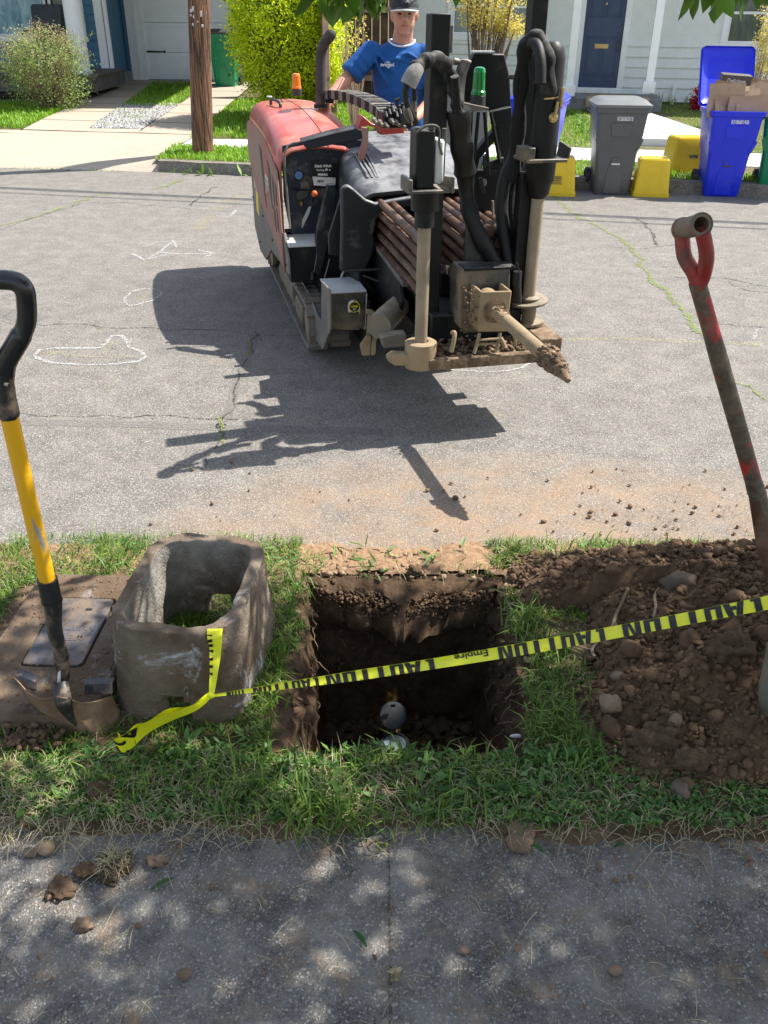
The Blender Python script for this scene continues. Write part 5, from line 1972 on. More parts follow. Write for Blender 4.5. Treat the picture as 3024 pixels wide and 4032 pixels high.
for h in (wl, wr):
    mb = MB()
    frame(mb, h[0], h[1], h[2], h[3], .0, .10, .035)
    mb.b2((h[0] - .13, -.06, h[2] - .11), (h[1] + .13, -.0, h[2] - .07)) if False else None
    wf = build(mb, 'window', 'white_paint', hr, bevel=.003)
    mb = MB()
    mid = (h[0] + h[1]) / 2
    for (p, q) in (((h[0], mid), (mid, h[1])) if h is wl else ((h[0], h[1]),)):
        frame(mb, p + .03, q - .03, h[2] + .03, h[3] - .03, .05, .03, .04)
        mb.b2((p + .03, .012, h[2] + .44), (q - .03, .05, h[2] + .48)) if h is wr else mb.b2((p + .03, .012, h[2] + .42), (q - .03, .05, h[2] + .46))
    build(mb, 'sash', 'white_paint', wf)
    mb = MB()
    mb.b2((h[0] + .02, .045, h[2] + .02), (h[1] - .02, .055, h[3] - .02))
    build(mb, 'pane', 'dark_glass' if h is wr else 'blind', wf)
    if h is wl:
        mb = MB()
        z = h[2] + .05
        while z < h[3] - .04:
            mb.b2((h[0] + .04, .034, z), (h[1] - .04, .044, z + .018))
            z += .032
        build(mb, 'blind_slats', 'blind', wf)
# porch posts
for (pt, pb, w) in (((2273, 0), (2238, 375), .13), ((2607, 0), (2551, 362), .13)):
    c = FRp(*pb, -1.0)
    mb = MB()
    zt = Z1 - .16
    mb.b2((c[0] - w / 2, -1.0 - w / 2, c[2]), (c[0] + w / 2, -1.0 + w / 2, zt))
    po = build(mb, 'porch_post', 'white_paint', hr, bevel=.004)
    mb = MB()
    mb.b2((c[0] - w / 2 - .04, -1.0 - w / 2 - .04, c[2] - .01), (c[0] + w / 2 + .04, -1.0 + w / 2 + .04, c[2] + .16))
    build(mb, 'post_base', 'white_paint', po, bevel=.004)
pl = FRp(2225, 385, -1.0)
pr = FRp(2580, 372, -1.0)
mb = MB()
mb.b2((pl[0] - .15, -1.16, -.1), (pr[0] + .12, -.0, pl[2] + .02))
build(mb, 'porch_slab', 'foundation', hr, bevel=.01)
mb = MB()
mb.b2((pl[0] - .2, -1.3, Z1 - .16), (pr[0] + .2, .0, Z1 - .145))
mb.b2((pl[0] - .2, -1.10, Z1 - .14 - .2), (pr[0] + .2, -.9, Z1 - .165))
build(mb, 'porch_beam', 'white_paint', hr)
mb = MB()
a = FRp(2320, 382, -1.25)
mb.b2((a[0] - .05, -1.5, a[2] - .14), (a[0] + 1.0, -1.17, a[2] + .02))
mb.b2((a[0] + .0, -.9, pl[2] + .022), (a[0] + .8, -.35, pl[2] + .035))
build(mb, 'porch_step', 'mud_tan', hr, bevel=.006)
a, b = FRp(2643, 415, -.06), FRp(2663, 340, -.06)
mb = MB().tube([a, (a[0], a[1], b[2]), (a[0] + .01, .01, b[2] + .02)], .028, 10)
build(mb, 'drain_pipe', 'white_paint', hr)
a = FRp(2798, 312, -.03)
mb = MB().tube(smooth_path([(a[0], 0, a[2]), (a[0], -.04, a[2] - .05), (a[0] - .03, -.04, a[2] - .2), (a[0] + .03, -.04, a[2] - .26), (a[0] + .05, 0, a[2] - .2)], 4), .008, 6)
build(mb, 'cable', 'hose', hr)

# ---------------------------------------------------------------- blue house (left)
YF, YG = 19.5, 20.85
O = Vector((-5.6, YF, terr(YF)))
bh = thing('blue_house', 'dark blue house with white trim, covered porch and a wide white garage door', 'house', O)
X_ = lambda px, py, y: D(px, py, y)
xc = X_(452, 250, YF).x
zb = X_(445, 292, YF).z
gi = X_(497, 300, YG).x
gt0, gt1 = X_(512, 200, YG).x, X_(575, 200, YG).x
gd1 = X_(922, 200, YG).x
zs = X_(200, 142, YF).z
win = (X_(-60, 100, YF).x, X_(195, 100, YF).x, zs, zs + 1.35)
win2 = (X_(205, 100, YF).x, X_(318, 100, YF).x, X_(300, 142, YF).z, X_(300, 142, YF).z + 1.35)
mb = MB()
wall_with_holes(mb, -14.5, xc, zb, 3.2, YF, .12, [win, win2], .15)
siding(mb, YF + .0, YG + .12, zb, 3.2, xc - .12, .15, .014, axis='y')
mb.b2((xc - .24, YF + .0, zb), (xc - .12, YG + .1, 3.2))
wall_with_holes(mb, xc - .1, gt0 + .05, zb, 3.2, YG, .12, [], .15)
g1 = gd1 + .16
wall_with_holes(mb, gt0 + .05, g1 + .6, 3.0, 3.6, YG, .12, [], .15)
wall_with_holes(mb, g1, g1 + .6, zb, 3.0, YG, .12, [], .15)
mb.b2((g1 + .48, YG + .12, zb), (g1 + .6, 29, 3.6))
mb.b2((-14.5, 28.9, zb), (g1 + .6, 29, 3.6))
build(mb, 'wall', 'siding_blue', bh, smooth=0)
mb = MB()
mb.b2((-14.5, YF + .015, -.1), (xc - .01, YF + .3, zb))
mb.b2((xc - .2, YF + .2, -.1), (xc - .012, YG + .1, zb))
mb.b2((xc - .1, YG + .012, -.1), (gt0, YG + .2, zb))
build(mb, 'foundation', 'foundation', bh, smooth=0)
mb = MB()
for (p, q) in ((400, 440),):
    mb.b2((xc - .27, YF - .035, zb - .05), (xc - .11, YF - .0, 3.2))
build(mb, 'corner_board', 'white_paint', bh, bevel=.003)
mb = MB()
mb.tube([(xc - .05, YF - .03, 3.2), (xc - .05, YF - .03, zb + .02), (xc + .0, YF - .06, zb - .10)], .045, 8)
mb.tube([(xc + .0, YF - .06, zb - .09), (xc + .0, YF - .06, .22)], .05, 8)
build(mb, 'downspout', 'white_paint', bh)
gz = terr(YG) + .0
mb = MB()
mb.b2((gt0, YG - .05, gz - .02), (gt1 - .02, YG + .05, 2.9))
mb.b2((gt0 + .15, YG - .07, gz - .02), (gt0 + .22, YG - .05, 2.9))
mb.b2((gd1 + .0, YG - .05, gz - .02), (g1, YG + .05, 2.9))
mb.b2((gt0, YG - .052, 2.9), (g1, YG + .05, 3.05))
build(mb, 'garage_trim', 'white_paint', bh, bevel=.003)
mb = MB()
zz = [gz + .02, X_(800, 208, YG).z, X_(800, 90, YG).z, 2.35, 2.9]
for a, b in zip(zz[:-1], zz[1:]):
    mb.b2((gt1 - .02, YG + .03, a + .003), (gd1, YG + .07, b - .003))
    xx = [gt1 + .06, gd1 - .06]
    mb.b2((xx[0], YG + .018, a + .07), (xx[1], YG + .029, b - .07))
gdoor = build(mb, 'garage_door', 'garage_white', bh, bevel=.006)
mb = MB()
a = X_(577, 203, YG)
mb.prism([(a.x, YG + .01, a.z + .02), (a.x + .36, YG + .01, a.z + .012), (a.x + .38, YG + .01, a.z + .03), (a.x + .41, YG + .01, a.z), (a.x + .38, YG + .01, a.z - .03), (a.x + .36, YG + .01, a.z - .012), (a.x, YG + .01, a.z - .02)], (0, .008, 0))
build(mb, 'strap_hinge', 'ink_black', gdoor)
mb = MB()
mb.b2((gt1 - .02, YG + .04, gz), (gd1, YG + .06, gz + .03))
build(mb, 'door_seal', 'rubber', gdoor)
for h in (win, win2):
    mb = MB()
    frame(mb, h[0], h[1], h[2], h[3], YF, .10, .04)
    mb.b2((h[0] - .14, YF - .08, h[2] - .10), (h[1] + .14, YF - .041, h[2] - .05))
    wf = build(mb, 'window', 'white_paint', bh, bevel=.004)
    mb = MB()
    frame(mb, h[0] + .03, h[1] - .03, h[2] + .03, h[3] - .03, YF + .05, .03, .04)
    build(mb, 'sash', 'white_paint', wf)
    mb = MB()
    mb.b2((h[0] + .02, YF + .04, h[2] + .02), (h[1] - .02, YF + .05, h[3] - .02))
    build(mb, 'pane', 'curtain_glass' if h is win else 'dark_glass', wf)
mb = MB()
mb.prism([(-15, YF - 2.6, 3.2), (-15, YF + 4, 5.6), (-15, 29.5, 3.6), (-15, 29.4, 3.45), (-15, YF - 2.6, 3.06)], (15 + g1 + 1, 0, 0))
build(mb, 'roof', 'roofing', bh)
# porch
dk = D(428, 283, 18.3)
mb = MB()
mb.b2((-14.5, 17.3, dk.z - .04), (dk.x, YF - .02, dk.z))
build(mb, 'porch_deck', 'deck_wood', bh, bevel=.004)
mb = MB()
mb.b2((-14.5, 17.36, dk.z - .28), (dk.x - .03, 17.42, dk.z - .045))
mb.b2((dk.x - .08, 17.42, dk.z - .28), (dk.x - .03, YF - .02, dk.z - .045))
mb.b2((-14.5, 17.8, -.1), (dk.x - .5, 17.9, dk.z - .285))
build(mb, 'porch_skirt', 'deck_wood', bh)
cb = D(322, 286, 17.75)
mb = MB()
mb.tube([(cb.x, 17.75, dk.z), (cb.x, 17.75, dk.z + .05), (cb.x, 17.75, dk.z + .06), (cb.x, 17.75, 1.8), (cb.x, 17.75, 3.0)], [.20, .20, .165, .155, .13], 28)
build(mb, 'porch_column', 'white_paint', bh)
mb = MB()
a = D(345, 388, 17.4)
mb.b2((a.x - .03, 17.36, .2), (a.x + .03, 17.4, a.z + .2))
build(mb, 'porch_stake', 'rust_rod', bh)
# patio chair
c = D(170, 125, 18.6)
pc = thing('patio_chair', 'dark grey mesh patio chair standing on the blue porch by the window', 'chair', (c.x, 18.6, dk.z))
mb = MB()
mb.prism([(c.x - .27, 18.75, dk.z + .42), (c.x + .27, 18.75, dk.z + .42), (c.x + .29, 18.95, dk.z + 1.06), (c.x + .25, 18.96, dk.z + 1.10), (c.x - .25, 18.96, dk.z + 1.10), (c.x - .29, 18.95, dk.z + 1.06)], (0, .03, .0))
build(mb, 'backrest', 'chair_grey', pc, bevel=.01)
mb = MB()
mb.b2((c.x - .27, 18.3, dk.z + .40), (c.x + .27, 18.8, dk.z + .43))
build(mb, 'seat', 'chair_grey', pc, bevel=.01)
for sx in (-.28, .28):
    mb = MB().tube(smooth_path([(c.x + sx, 18.28, dk.z), (c.x + sx, 18.27, dk.z + .4), (c.x + sx, 18.3, dk.z + .64), (c.x + sx, 18.6, dk.z + .66), (c.x + sx, 18.86, dk.z + .64)], 4), .014, 8)
    build(mb, 'armrest', 'chair_grey', pc)
    mb = MB().tube([(c.x + sx * .9, 18.8, dk.z), (c.x + sx, 18.82, dk.z + .42)], .014, 8)
    build(mb, 'leg', 'chair_grey', pc)

# ---------------------------------------------------------------- utility pole and wires
m, nt, p, out = new_mat('pole_wood')
co = N(nt, 'ShaderNodeTexCoord').outputs['Object']
mp = N(nt, 'ShaderNodeMapping')
mp.inputs['Scale'].default_value = (9, 9, .55)
nt.links.new(co, mp.inputs[0])
n1 = noise_f(nt, mp.outputs[0], 3.0, 8, .65, 1.2)
mp2 = N(nt, 'ShaderNodeMapping')
mp2.inputs['Scale'].default_value = (40, 40, 1.2)
nt.links.new(co, mp2.inputs[0])
n2 = noise_f(nt, mp2.outputs[0], 3.0, 5, .6)
c = mix(nt, ramp(nt, n1, .40, .58), (.022, .010, .006), (.30, .145, .07))
c = mix(nt, mmath(nt, 'MULTIPLY', ramp(nt, n2, .5, .62), .8), c, (.03, .015, .01))
nt.links.new(c, p.inputs['Base Color'])
p.inputs['Roughness'].default_value = .75
bump(nt, p, mmath(nt, 'ADD', n1, n2), .6, .02)
pb = G(800, 606, .118)
pole = thing('utility_pole', 'weathered brown wooden utility pole with small metal tags on the grass verge', 'utility pole', pb)
mb = MB()
mb.tube([(pb.x - .01, pb.y, pb.z - .1), (pb.x + .055, pb.y, 1.0), (pb.x + .14, pb.y, 2.2), (pb.x + .62, pb.y, 9.5)], [.134, .131, .127, .10], 28)
build(mb, 'pole', 'pole_wood', pole)
for (px, py, r) in ((766, 35, .035), (753, 42, .02), (785, 54, .032), (767, 66, .025), (762, 96, .02), (795, 102, .02), (778, 85, .012), (752, 60, .012)):
    a = D(px, py, pb.y - .124 + abs(px - 779) * .0006)
    mb = MB()
    if r > .03 and px > 780:
        mb.box(a, (.06, .008, .06))
    else:
        mb.lathe(a, [(.001, .006), (r * .8, .006), (r, .0)], 12, (0, -1, .0))
    build(mb, 'metal_tag', 'light_pad', pole, bevel=.002)
mb = MB()
mb.b2((pb.x + .26, pb.y - .26, 5.1), (pb.x + .42, pb.y - .11, 6.2))
build(mb, 'cable_bracket', 'pole_wood', pole)
for k, dx in enumerate((-1.0, 0.0, 1.0)):
    mb = MB()
    o_ = Vector((pb.x + .34, pb.y - .28, (5.25, 5.42, 6.0)[k]))
    dirv = Vector((1, -.19, 0)).normalized()
    pts = []
    for j in range(-20, 21):
        s = j * 1.6
        pts.append(o_ + dirv * s + Vector((0, 0, -.0009 * (32 ** 2 - s * s) * .2 + .18)))
    mb.tube(pts, .018 if k else .026, 6)
    wv = thing('overhead_wire', ['lowest', 'middle', 'highest'][k] + ' black utility wire strung from the wooden pole along the street', 'wire', o_, group='wires strung on the utility pole')
    build(mb, 'wire', 'hose', wv)

# ---------------------------------------------------------------- wooden fence between the yards
mat('fence_wood', (.11, .065, .040), .8, var=.4, dirt=(.04, .03, .025), da=.4, ds=4)
mat('fence_light', (.34, .24, .16), .8, var=.3, dirt=(.12, .08, .06), da=.3, ds=8)
fx0 = -.95
fn = thing('board_fence', 'dark brown board fence along the property line behind the yellow green shrub', 'fence', (fx0, 13.9, terr(14)))
mb = MB()
y = 13.9
while y < 20.5:
    mb.b2((fx0, y, terr(y) + .05), (fx0 + .02, y + .135, terr(y) + 1.85 + random.uniform(-.01, .01)))
    y += .15
build(mb, 'boards', 'fence_wood', fn)
mb = MB()
for z in (.4, 1.5):
    mb.b2((fx0 + .022, 13.9, z + .1), (fx0 + .06, 20.5, z + .19))
build(mb, 'rails', 'fence_light', fn)
for y in (13.85, 15.6, 17.4, 19.2):
    mb = MB().b2((fx0 + .022, y, .1), (fx0 + .11, y + .09, terr(y) + 1.95))
    build(mb, 'post', 'fence_light', fn)
fn = thing('board_fence', 'dark brown board fence running across between the two houses', 'fence', (-.9, 18.2, terr(18)))
mb = MB()
x = -2.4
xe = D(1556, 100, 17.9).x
while x < xe:
    mb.b2((x, 18.2 - (x + 2.4) * .1, .2), (x + .135, 18.22 - (x + 2.4) * .1, 2.15))
    x += .15
build(mb, 'boards', 'fence_wood', fn)
mb = MB()
for z in (.6, 1.7):
    mb.prism([(-2.4, 18.15, z), (xe, 17.87, z), (xe, 17.87, z + .09), (-2.4, 18.15, z + .09)], (0, .03, 0))
build(mb, 'rails', 'fence_light', fn)


# ---------------------------------------------------------------- shrubs and small trees
def crown_pts(n_cl, n_lf, c, rad, cl_r, shell=.55, flat_b=None):
    """leaf positions clustered on branch tips through the crown's volume"""
    u = norm(rng.normal(size=(n_cl, 3)))
    r = rng.uniform(shell, 1.0, (n_cl, 1)) ** .8
    C = u * r * np.array(rad) + np.array(c)
    C += rng.normal(size=C.shape) * np.array(rad) * .05
    P = np.repeat(C, n_lf, 0) + rng.normal(size=(n_cl * n_lf, 3)) * cl_r
    D_ = P - np.repeat(C, n_lf, 0)
    return P, norm(D_), C


def crown(name, mname, parent, n_cl, n_lf, c, rad, cl_r, L, asp=.5, org=(0, 0, 0), shell=.5, up=.5, floor=None, droop=0):
    P, D_, C = crown_pts(n_cl, n_lf, c, rad, cl_r, shell)
    if floor is not None:
        k = P[:, 2] > floor
        P, D_ = P[k], D_[k]
    V, F, T = leaves(P, rng.uniform(.6, 1.2, len(P)) * L, asp, up, droop, D_)
    V = V - np.array(org)
    o = npmesh(name, V, F, MATS[mname], parent, tint=T)
    return o, C


def branches(name, m, parent, base, C, k=30, r0=.03, org=(0, 0, 0)):
    mb = MB()
    base = Vector(base)
    for c in C[rng.choice(len(C), min(k, len(C)), replace=False)]:
        c = Vector(c)
        mid = base.lerp(c, .5) + Vector((random.uniform(-.1, .1), random.uniform(-.1, .1), .05)) * (c - base).length * .5
        mb.tube(smooth_path([base, mid, c], 3), [r0 - (r0 * .8) * i / 6 for i in range(7)], 6, caps=False)
    return build(mb, name, m, parent, org=org)


mat('bark', (.16, .11, .08), .85, var=.35, dirt=(.06, .05, .04), da=.4, ds=12, bs=60, bstr=.5)
mat('twig', (.22, .15, .11), .8, var=.3)
leaf_mat('leaf_yellowgreen', (.38, .55, .012), (.88, .92, .04), .5)
leaf_mat('leaf_small', (.14, .24, .06), (.46, .56, .22), .4)
leaf_mat('leaf_pink', (.30, .24, .14), (.58, .52, .32), .4)
leaf_mat('leaf_maple', (.45, .40, .07), (.80, .66, .25), .45)
leaf_mat('flower_red', (.35, .01, .03), (.65, .03, .08), .3)
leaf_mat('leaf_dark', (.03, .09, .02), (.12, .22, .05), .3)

# big yellow-green shrub
bx = D(1135, 300, 15.2)
sg = thing('yellow_green_shrub', 'large rounded yellow green shrub growing beside the garage driveway', 'shrub', (bx.x, 15.2, terr(15.2)))
o_ = (bx.x, 15.2, terr(15.2))
o, C = crown('crown', 'leaf_yellowgreen', sg, 850, 34, (bx.x, 15.2, 1.55), (.86, .85, 1.28), .075, .055, .5, o_, .72, .4, .18)
o, C2 = crown('crown', 'leaf_yellowgreen', sg, 220, 34, (bx.x + .40, 14.8, 1.15), (.5, .45, .7), .07, .055, .5, o_, .6, .4, .25)
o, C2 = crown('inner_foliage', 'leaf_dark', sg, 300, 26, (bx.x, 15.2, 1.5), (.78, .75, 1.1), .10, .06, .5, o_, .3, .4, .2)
branches('trunk', 'bark', sg, (bx.x, 15.2, .15), C, 40, .04, o_)
# pale small-leaved shrub on the left
bx = GS(215, 430)
o_ = (bx.x, bx.y, bx.z)
sg = thing('arching_shrub', 'airy arching shrub with tiny pale green leaves in front of the blue porch', 'shrub', o_)
o, C = crown('crown', 'leaf_small', sg, 470, 22, (bx.x - .02, bx.y, bx.z + .56), (.76, .72, .60), .055, .033, .55, o_, .45, .3, bx.z)
o, C2 = crown('new_growth', 'leaf_pink', sg, 200, 22, (bx.x - .05, bx.y - .1, bx.z + .86), (.72, .55, .42), .05, .03, .5, o_, .6, .3, bx.z + .4)
branches('stems', 'twig', sg, (bx.x, bx.y, bx.z - .02), np.concatenate([C, C2]), 170, .010, o_)
# long whips
P = []
for k in range(60):
    a = random.uniform(0, 2 * math.pi)
    b0 = Vector((bx.x, bx.y, bx.z + .3))
    e = b0 + Vector((math.cos(a) * random.uniform(.45, .95), math.sin(a) * .6, random.uniform(.3, .85)))
    for t in np.linspace(.45, 1, 14):
        q = b0.lerp(e, t) + Vector((0, 0, .12 * math.sin(t * 2.6)))
        P.append(tuple(q))
P = np.repeat(np.array(P), 3, 0) + rng.normal(size=(len(P) * 3, 3)) * .012
V, F, T = leaves(P, .03, .5, .4)
npmesh('whips', V - np.array(o_), F, MATS['leaf_small'], sg, tint=T)
# small maple by the grey house
bx = D(1925, 120, 14.6)
o_ = (bx.x, 14.6, terr(14.6))
sg = thing('small_maple', 'young maple with golden new leaves in front of the grey house window', 'tree', o_)
o, C = crown('crown', 'leaf_maple', sg, 150, 28, (bx.x, 14.6, 1.95), (.60, .5, .62), .06, .042, .7, o_, .35, .5)
o, C1 = crown('crown', 'leaf_maple', sg, 42, 26, (bx.x + .25, 14.5, 1.52), (.36, .3, .12), .045, .042, .7, o_, .3, .5)
branches('trunk', 'bark', sg, (bx.x - .02, 14.6, terr(14.6)), np.concatenate([C, C1]), 40, .028, o_)
# twig plant near fence behind the exhaust
bx = D(1390, 200, 13.6)
o_ = (bx.x, 13.6, terr(13.6))
sg = thing('young_sapling', 'thin pale sapling with sparse leaves in front of the board fence', 'tree', o_)
o, C = crown('crown', 'leaf_maple', sg, 40, 9, (bx.x, 13.6, 1.35), (.28, .25, .6), .05, .04, .6, o_, .3, .3)
branches('trunk', 'fence_light', sg, (bx.x, 13.6, .15), C, 26, .014, o_)
# red azalea
bx = GS(2755, 437)
o_ = (bx.x, bx.y, bx.z)
sg = thing('red_azalea', 'small azalea covered in crimson flowers against the grey siding', 'shrub', o_)
crown('flowers', 'flower_red', sg, 60, 16, (bx.x, bx.y, bx.z + .20), (.17, .15, .20), .035, .045, .9, o_, .5, .3)
crown('crown', 'leaf_dark', sg, 30, 14, (bx.x, bx.y, bx.z + .14), (.16, .14, .16), .04, .035, .5, o_, .3, .3)
branches('stems', 'bark', sg, (bx.x, bx.y, bx.z), np.array([[bx.x + random.uniform(-.1, .1), bx.y, bx.z + .25] for _ in range(9)]), 9, .008, o_)
# plants edging the path and at the right edge
bx = D(3010, 150, 14.8)
o_ = (bx.x, 14.8, terr(14.8))
sg = thing('peach_leaved_shrub', 'slender shrub with peach coloured new leaves at the right edge by the blue bin', 'shrub', o_)
o, C = crown('crown', 'leaf_maple', sg, 70, 20, (bx.x + .05, 14.8, 1.35), (.22, .22, .55), .045, .04, .6, o_, .3, .3)
branches('stems', 'twig', sg, (bx.x, 14.8, .15), C, 20, .01, o_)
P = []
for k in range(160):
    t = random.random()
    a = GS(2600, 475).lerp(GS(2790, 560), t) if k % 2 else GS(2240, 440).lerp(GS(2330, 560), t)
    n_ = 10
    an = rng.uniform(0, 2 * np.pi, n_)
    d = np.stack([np.cos(an), np.sin(an), rng.uniform(.4, 1.4, n_)], 1)
    P.append(leaves(np.repeat([[a.x + random.uniform(-.12, .12), a.y + random.uniform(-.15, .15), terr(a.y)]], n_, 0), rng.uniform(.04, .12, n_), .2, .6, 0, d))
pw = join(*P)
tag(npmesh('border_plants', pw[0], pw[1], MATS['kerb_weed_leaf'], tint=pw[2]), 'low leafy border plants along the edges of the garden path', 'plants', kind='stuff')
P = []
for x in np.arange(-.5, 9, .06):
    q = Vector((HR0.x, HR0.y, 0)) + Vector((cr, sr, 0)) * (x - 5.9) + Vector((sr, -cr, 0)) * random.uniform(.02, .15)
    if random.random() < .5:
        n_ = 8
        P.append(blades(np.repeat([[q.x, q.y, terr(q.y)]], n_, 0) + rng.normal(size=(n_, 3)) * [.03, .02, 0], rng.uniform(.08, .3, n_), .006, .5, .3))
pw = join(*P)
tag(npmesh('wall_weeds', pw[0], pw[1], MATS['grass_far'], tint=pw[2]), 'tall grass left unmown against the foot of the grey house', 'grass', kind='stuff')
# neighbouring yard sheet beneath everything
mb = MB()
mb.add([(-60, 14, terr(14) - .03), (60, 14, terr(14) - .03), (60, 34, terr(34) - .03), (-60, 34, terr(34) - .03)], [(0, 1, 2, 3)])
tag(build(mb, 'yard_ground', 'verge_soil', smooth=0), kind='structure')
# ================================================================== wheeled bins and tubs
def rrect(hx, hy, r, n=5):
    pts = []
    for (cx, cy, a0) in ((hx - r, hy - r, 0), (-hx + r, hy - r, 90), (-hx + r, -hy + r, 180), (hx - r, -hy + r, 270)):
        for k in range(n + 1):
            a = R(a0 + 90 * k / n)
            pts.append((cx + r * math.cos(a), cy + r * math.sin(a)))
    return pts


def wheeled_bin(loc, rz, m, mlid, label, digits=None, h=1.0, open_lid=False, scale=1.0, slot='ink_white', group='wheeled bins set out along the far kerb'):
    """front of the bin is -y; wheels and hinge at +y"""
    t = thing('wheeled_bin', label, 'wheeled bin', loc, group, rz)
    t.scale = (scale,) * 3
    secs = [(.0, .19, .20, .035), (.03, .205, .215, .045), (.30, .225, .245, .05), (.46, .235, .262, .05), (.62, .262, .300, .05), (.66, .268, .31, .05), (.90 * h, .285, .335, .05), (.905 * h, .305, .352, .05), (.955 * h, .308, .356, .05)]
    mb = MB()
    rings = []
    for z, hx, hy, r in secs:
        rings.append([(x, y - (.0 if z < .5 else .0), z) for x, y in rrect(hx, hy, r)])
    mb.loft(rings)
    body = build(mb, 'body', m, t, smooth=30)
    # raised handle panel and lower bottle-shaped rib on the front
    def fy(z):
        for a, b in zip(secs[:-1], secs[1:]):
            if a[0] <= z <= b[0]:
                return -(a[2] + (b[2] - a[2]) * (z - a[0]) / (b[0] - a[0]))
        return -.3
    def plate(poly, off, name, mm):
        b = MB()
        b.prism([(x, fy(z) - off, z) for x, z in poly], (0, off + .01, 0))
        return build(b, name, mm, body, bevel=.004)
    plate([(-.10, .02), (.10, .02), (.085, .30), (.05, .345), (.05, .42), (-.05, .42), (-.05, .345), (-.085, .30)], .012, 'lift_rib', m)
    plate([(-.095, .655), (.095, .655), (.12, .80), (-.12, .80)], .010, 'grip_panel', m)
    plate([(-.05, .345), (.05, .345), (.05, .362), (-.05, .362)], .022, 'catch_bar', slot)
    for sx in (-1, 1):
        b = MB()
        b.prism([(sx * .20, fy(.5) - .004, .50), (sx * .235, fy(.5) - .004, .50), (sx * .275, fy(.62) - .003, .62), (sx * .24, fy(.66), .66)], (0, .02, 0))
        build(b, 'side_rib', m, body, bevel=.003)
    if digits:
        b = MB()
        M_ = Matrix.Translation((.0 + .03, fy(.84 * h) - .003, .845 * h)) @ Matrix(((1, 0, 0, 0), (0, 0, -1, 0), (0, 1, 0, 0), (0, 0, 0, 1)))
        b.text(digits, M_ @ Matrix.Diagonal((.72, 1.25, 1, 1)), .05, .0012)
        build(b, 'number', 'ink_white', body, smooth=0)
    # lid
    if not open_lid:
        mb = MB()
        rings = []
        for z, hx, hy in ((.958 * h, .315, .365), (.975 * h, .322, .372), (.99 * h, .322, .372), (1.0 * h, .30, .35), (1.035 * h, .26, .30), (1.045 * h, .22, .26)):
            rings.append([(x, y, z) for x, y in rrect(hx, hy, .06)])
        mb.loft(rings)
        build(mb, 'lid', mlid, t, smooth=30)
    else:
        ang = R(open_lid)
        hz, hyy = .97 * h, .355
        mb = MB()
        rings = []
        for z, hx, hy in ((.0, .315, .365), (.02, .322, .372), (.035, .322, .372), (.05, .30, .35), (.08, .26, .30), (.09, .22, .26)):
            rings.append([(x, y, z) for x, y in rrect(hx, hy, .06)])
        mb.loft(rings, caps=False)
        mb.add(rings[-1], [tuple(range(len(rings[-1])))])
        inner = [[(x * .97, y * .97, z - .008) for x, y, z in rg] for rg in rings]
        mb.loft(inner, caps=False)
        mb.add(inner[-1], [tuple(range(len(inner[-1])))])
        Rm = Matrix.Rotation(-ang, 3, 'X')
        vs = []
        for v in mb.v:
            q = Vector((v[0], v[1] - .36, v[2]))
            q = Rm @ q
            vs.append((q.x, q.y + .36, q.z + hz))
        mb.v = vs
        build(mb, 'lid', mlid, t, smooth=30)
        mb = MB()
        mb.loft([[(x, y, .93 * h) for x, y in rrect(.28, .32, .05)], [(x, y, .9535 * h) for x, y in rrect(.27, .31, .05)]])
    mb = MB()
    mb.tube([(-.20, .40, .95 * h), (.20, .40, .95 * h)], .014, 10)
    for sx in (-.2, .2):
        mb.tube([(sx, .34, .93 * h), (sx, .40, .95 * h)], .016, 8)
        mb.tube([(sx * .7, .34, .97 * h), (sx * .7, .40, .95 * h)], .014, 8)
    build(mb, 'handle', m, t)
    for sx in (-1, 1):
        mb = MB().lathe((sx * .245, .235, .125), [(.02, -.028), (.10, -.028), (.125, -.022), (.125, .022), (.10, .028), (.02, .028)], 26, (1, 0, 0))
        wh = build(mb, 'wheel', 'rubber', t, smooth=30)
        mb = MB()
        for k in range(8):
            a = 2 * math.pi * k / 8
            mb.box((sx * .277, .235 + .055 * math.cos(a), .125 + .055 * math.sin(a)), (.008, .075, .012), (a, 0, 0))
        mb.lathe((sx * .272, .235, .125), [(.001, .014), (.022, .014), (.026, 0)], 12, (1, 0, 0))
        build(mb, 'hub', 'dark_plastic', wh)
    mb = MB().tube([(-.24, .235, .125), (.24, .235, .125)], .012, 8)
    build(mb, 'axle', 'rig_grey_steel', t)
    return t


for nm, c in (('bin_grey', (.105, .108, .11)), ('bin_blue', (.010, .030, .72)), ('bin_green', (.0, .24, .10)), ('bin_lidgrey', (.17, .18, .18)), ('bin_darklid', (.06, .065, .07)), ('tub_yellow', (.80, .54, .012)), ('bin_green2', (.0, .22, .09))):
    mat(nm, c, .38, var=.07, dirt=tuple(x * .6 + .06 for x in c), da=.1, ds=5, bs=200, bstr=.06, coat=.1)


def rz_face(loc, extra=0.0):
    return math.atan2(loc[0], loc[1]) * -1 + extra


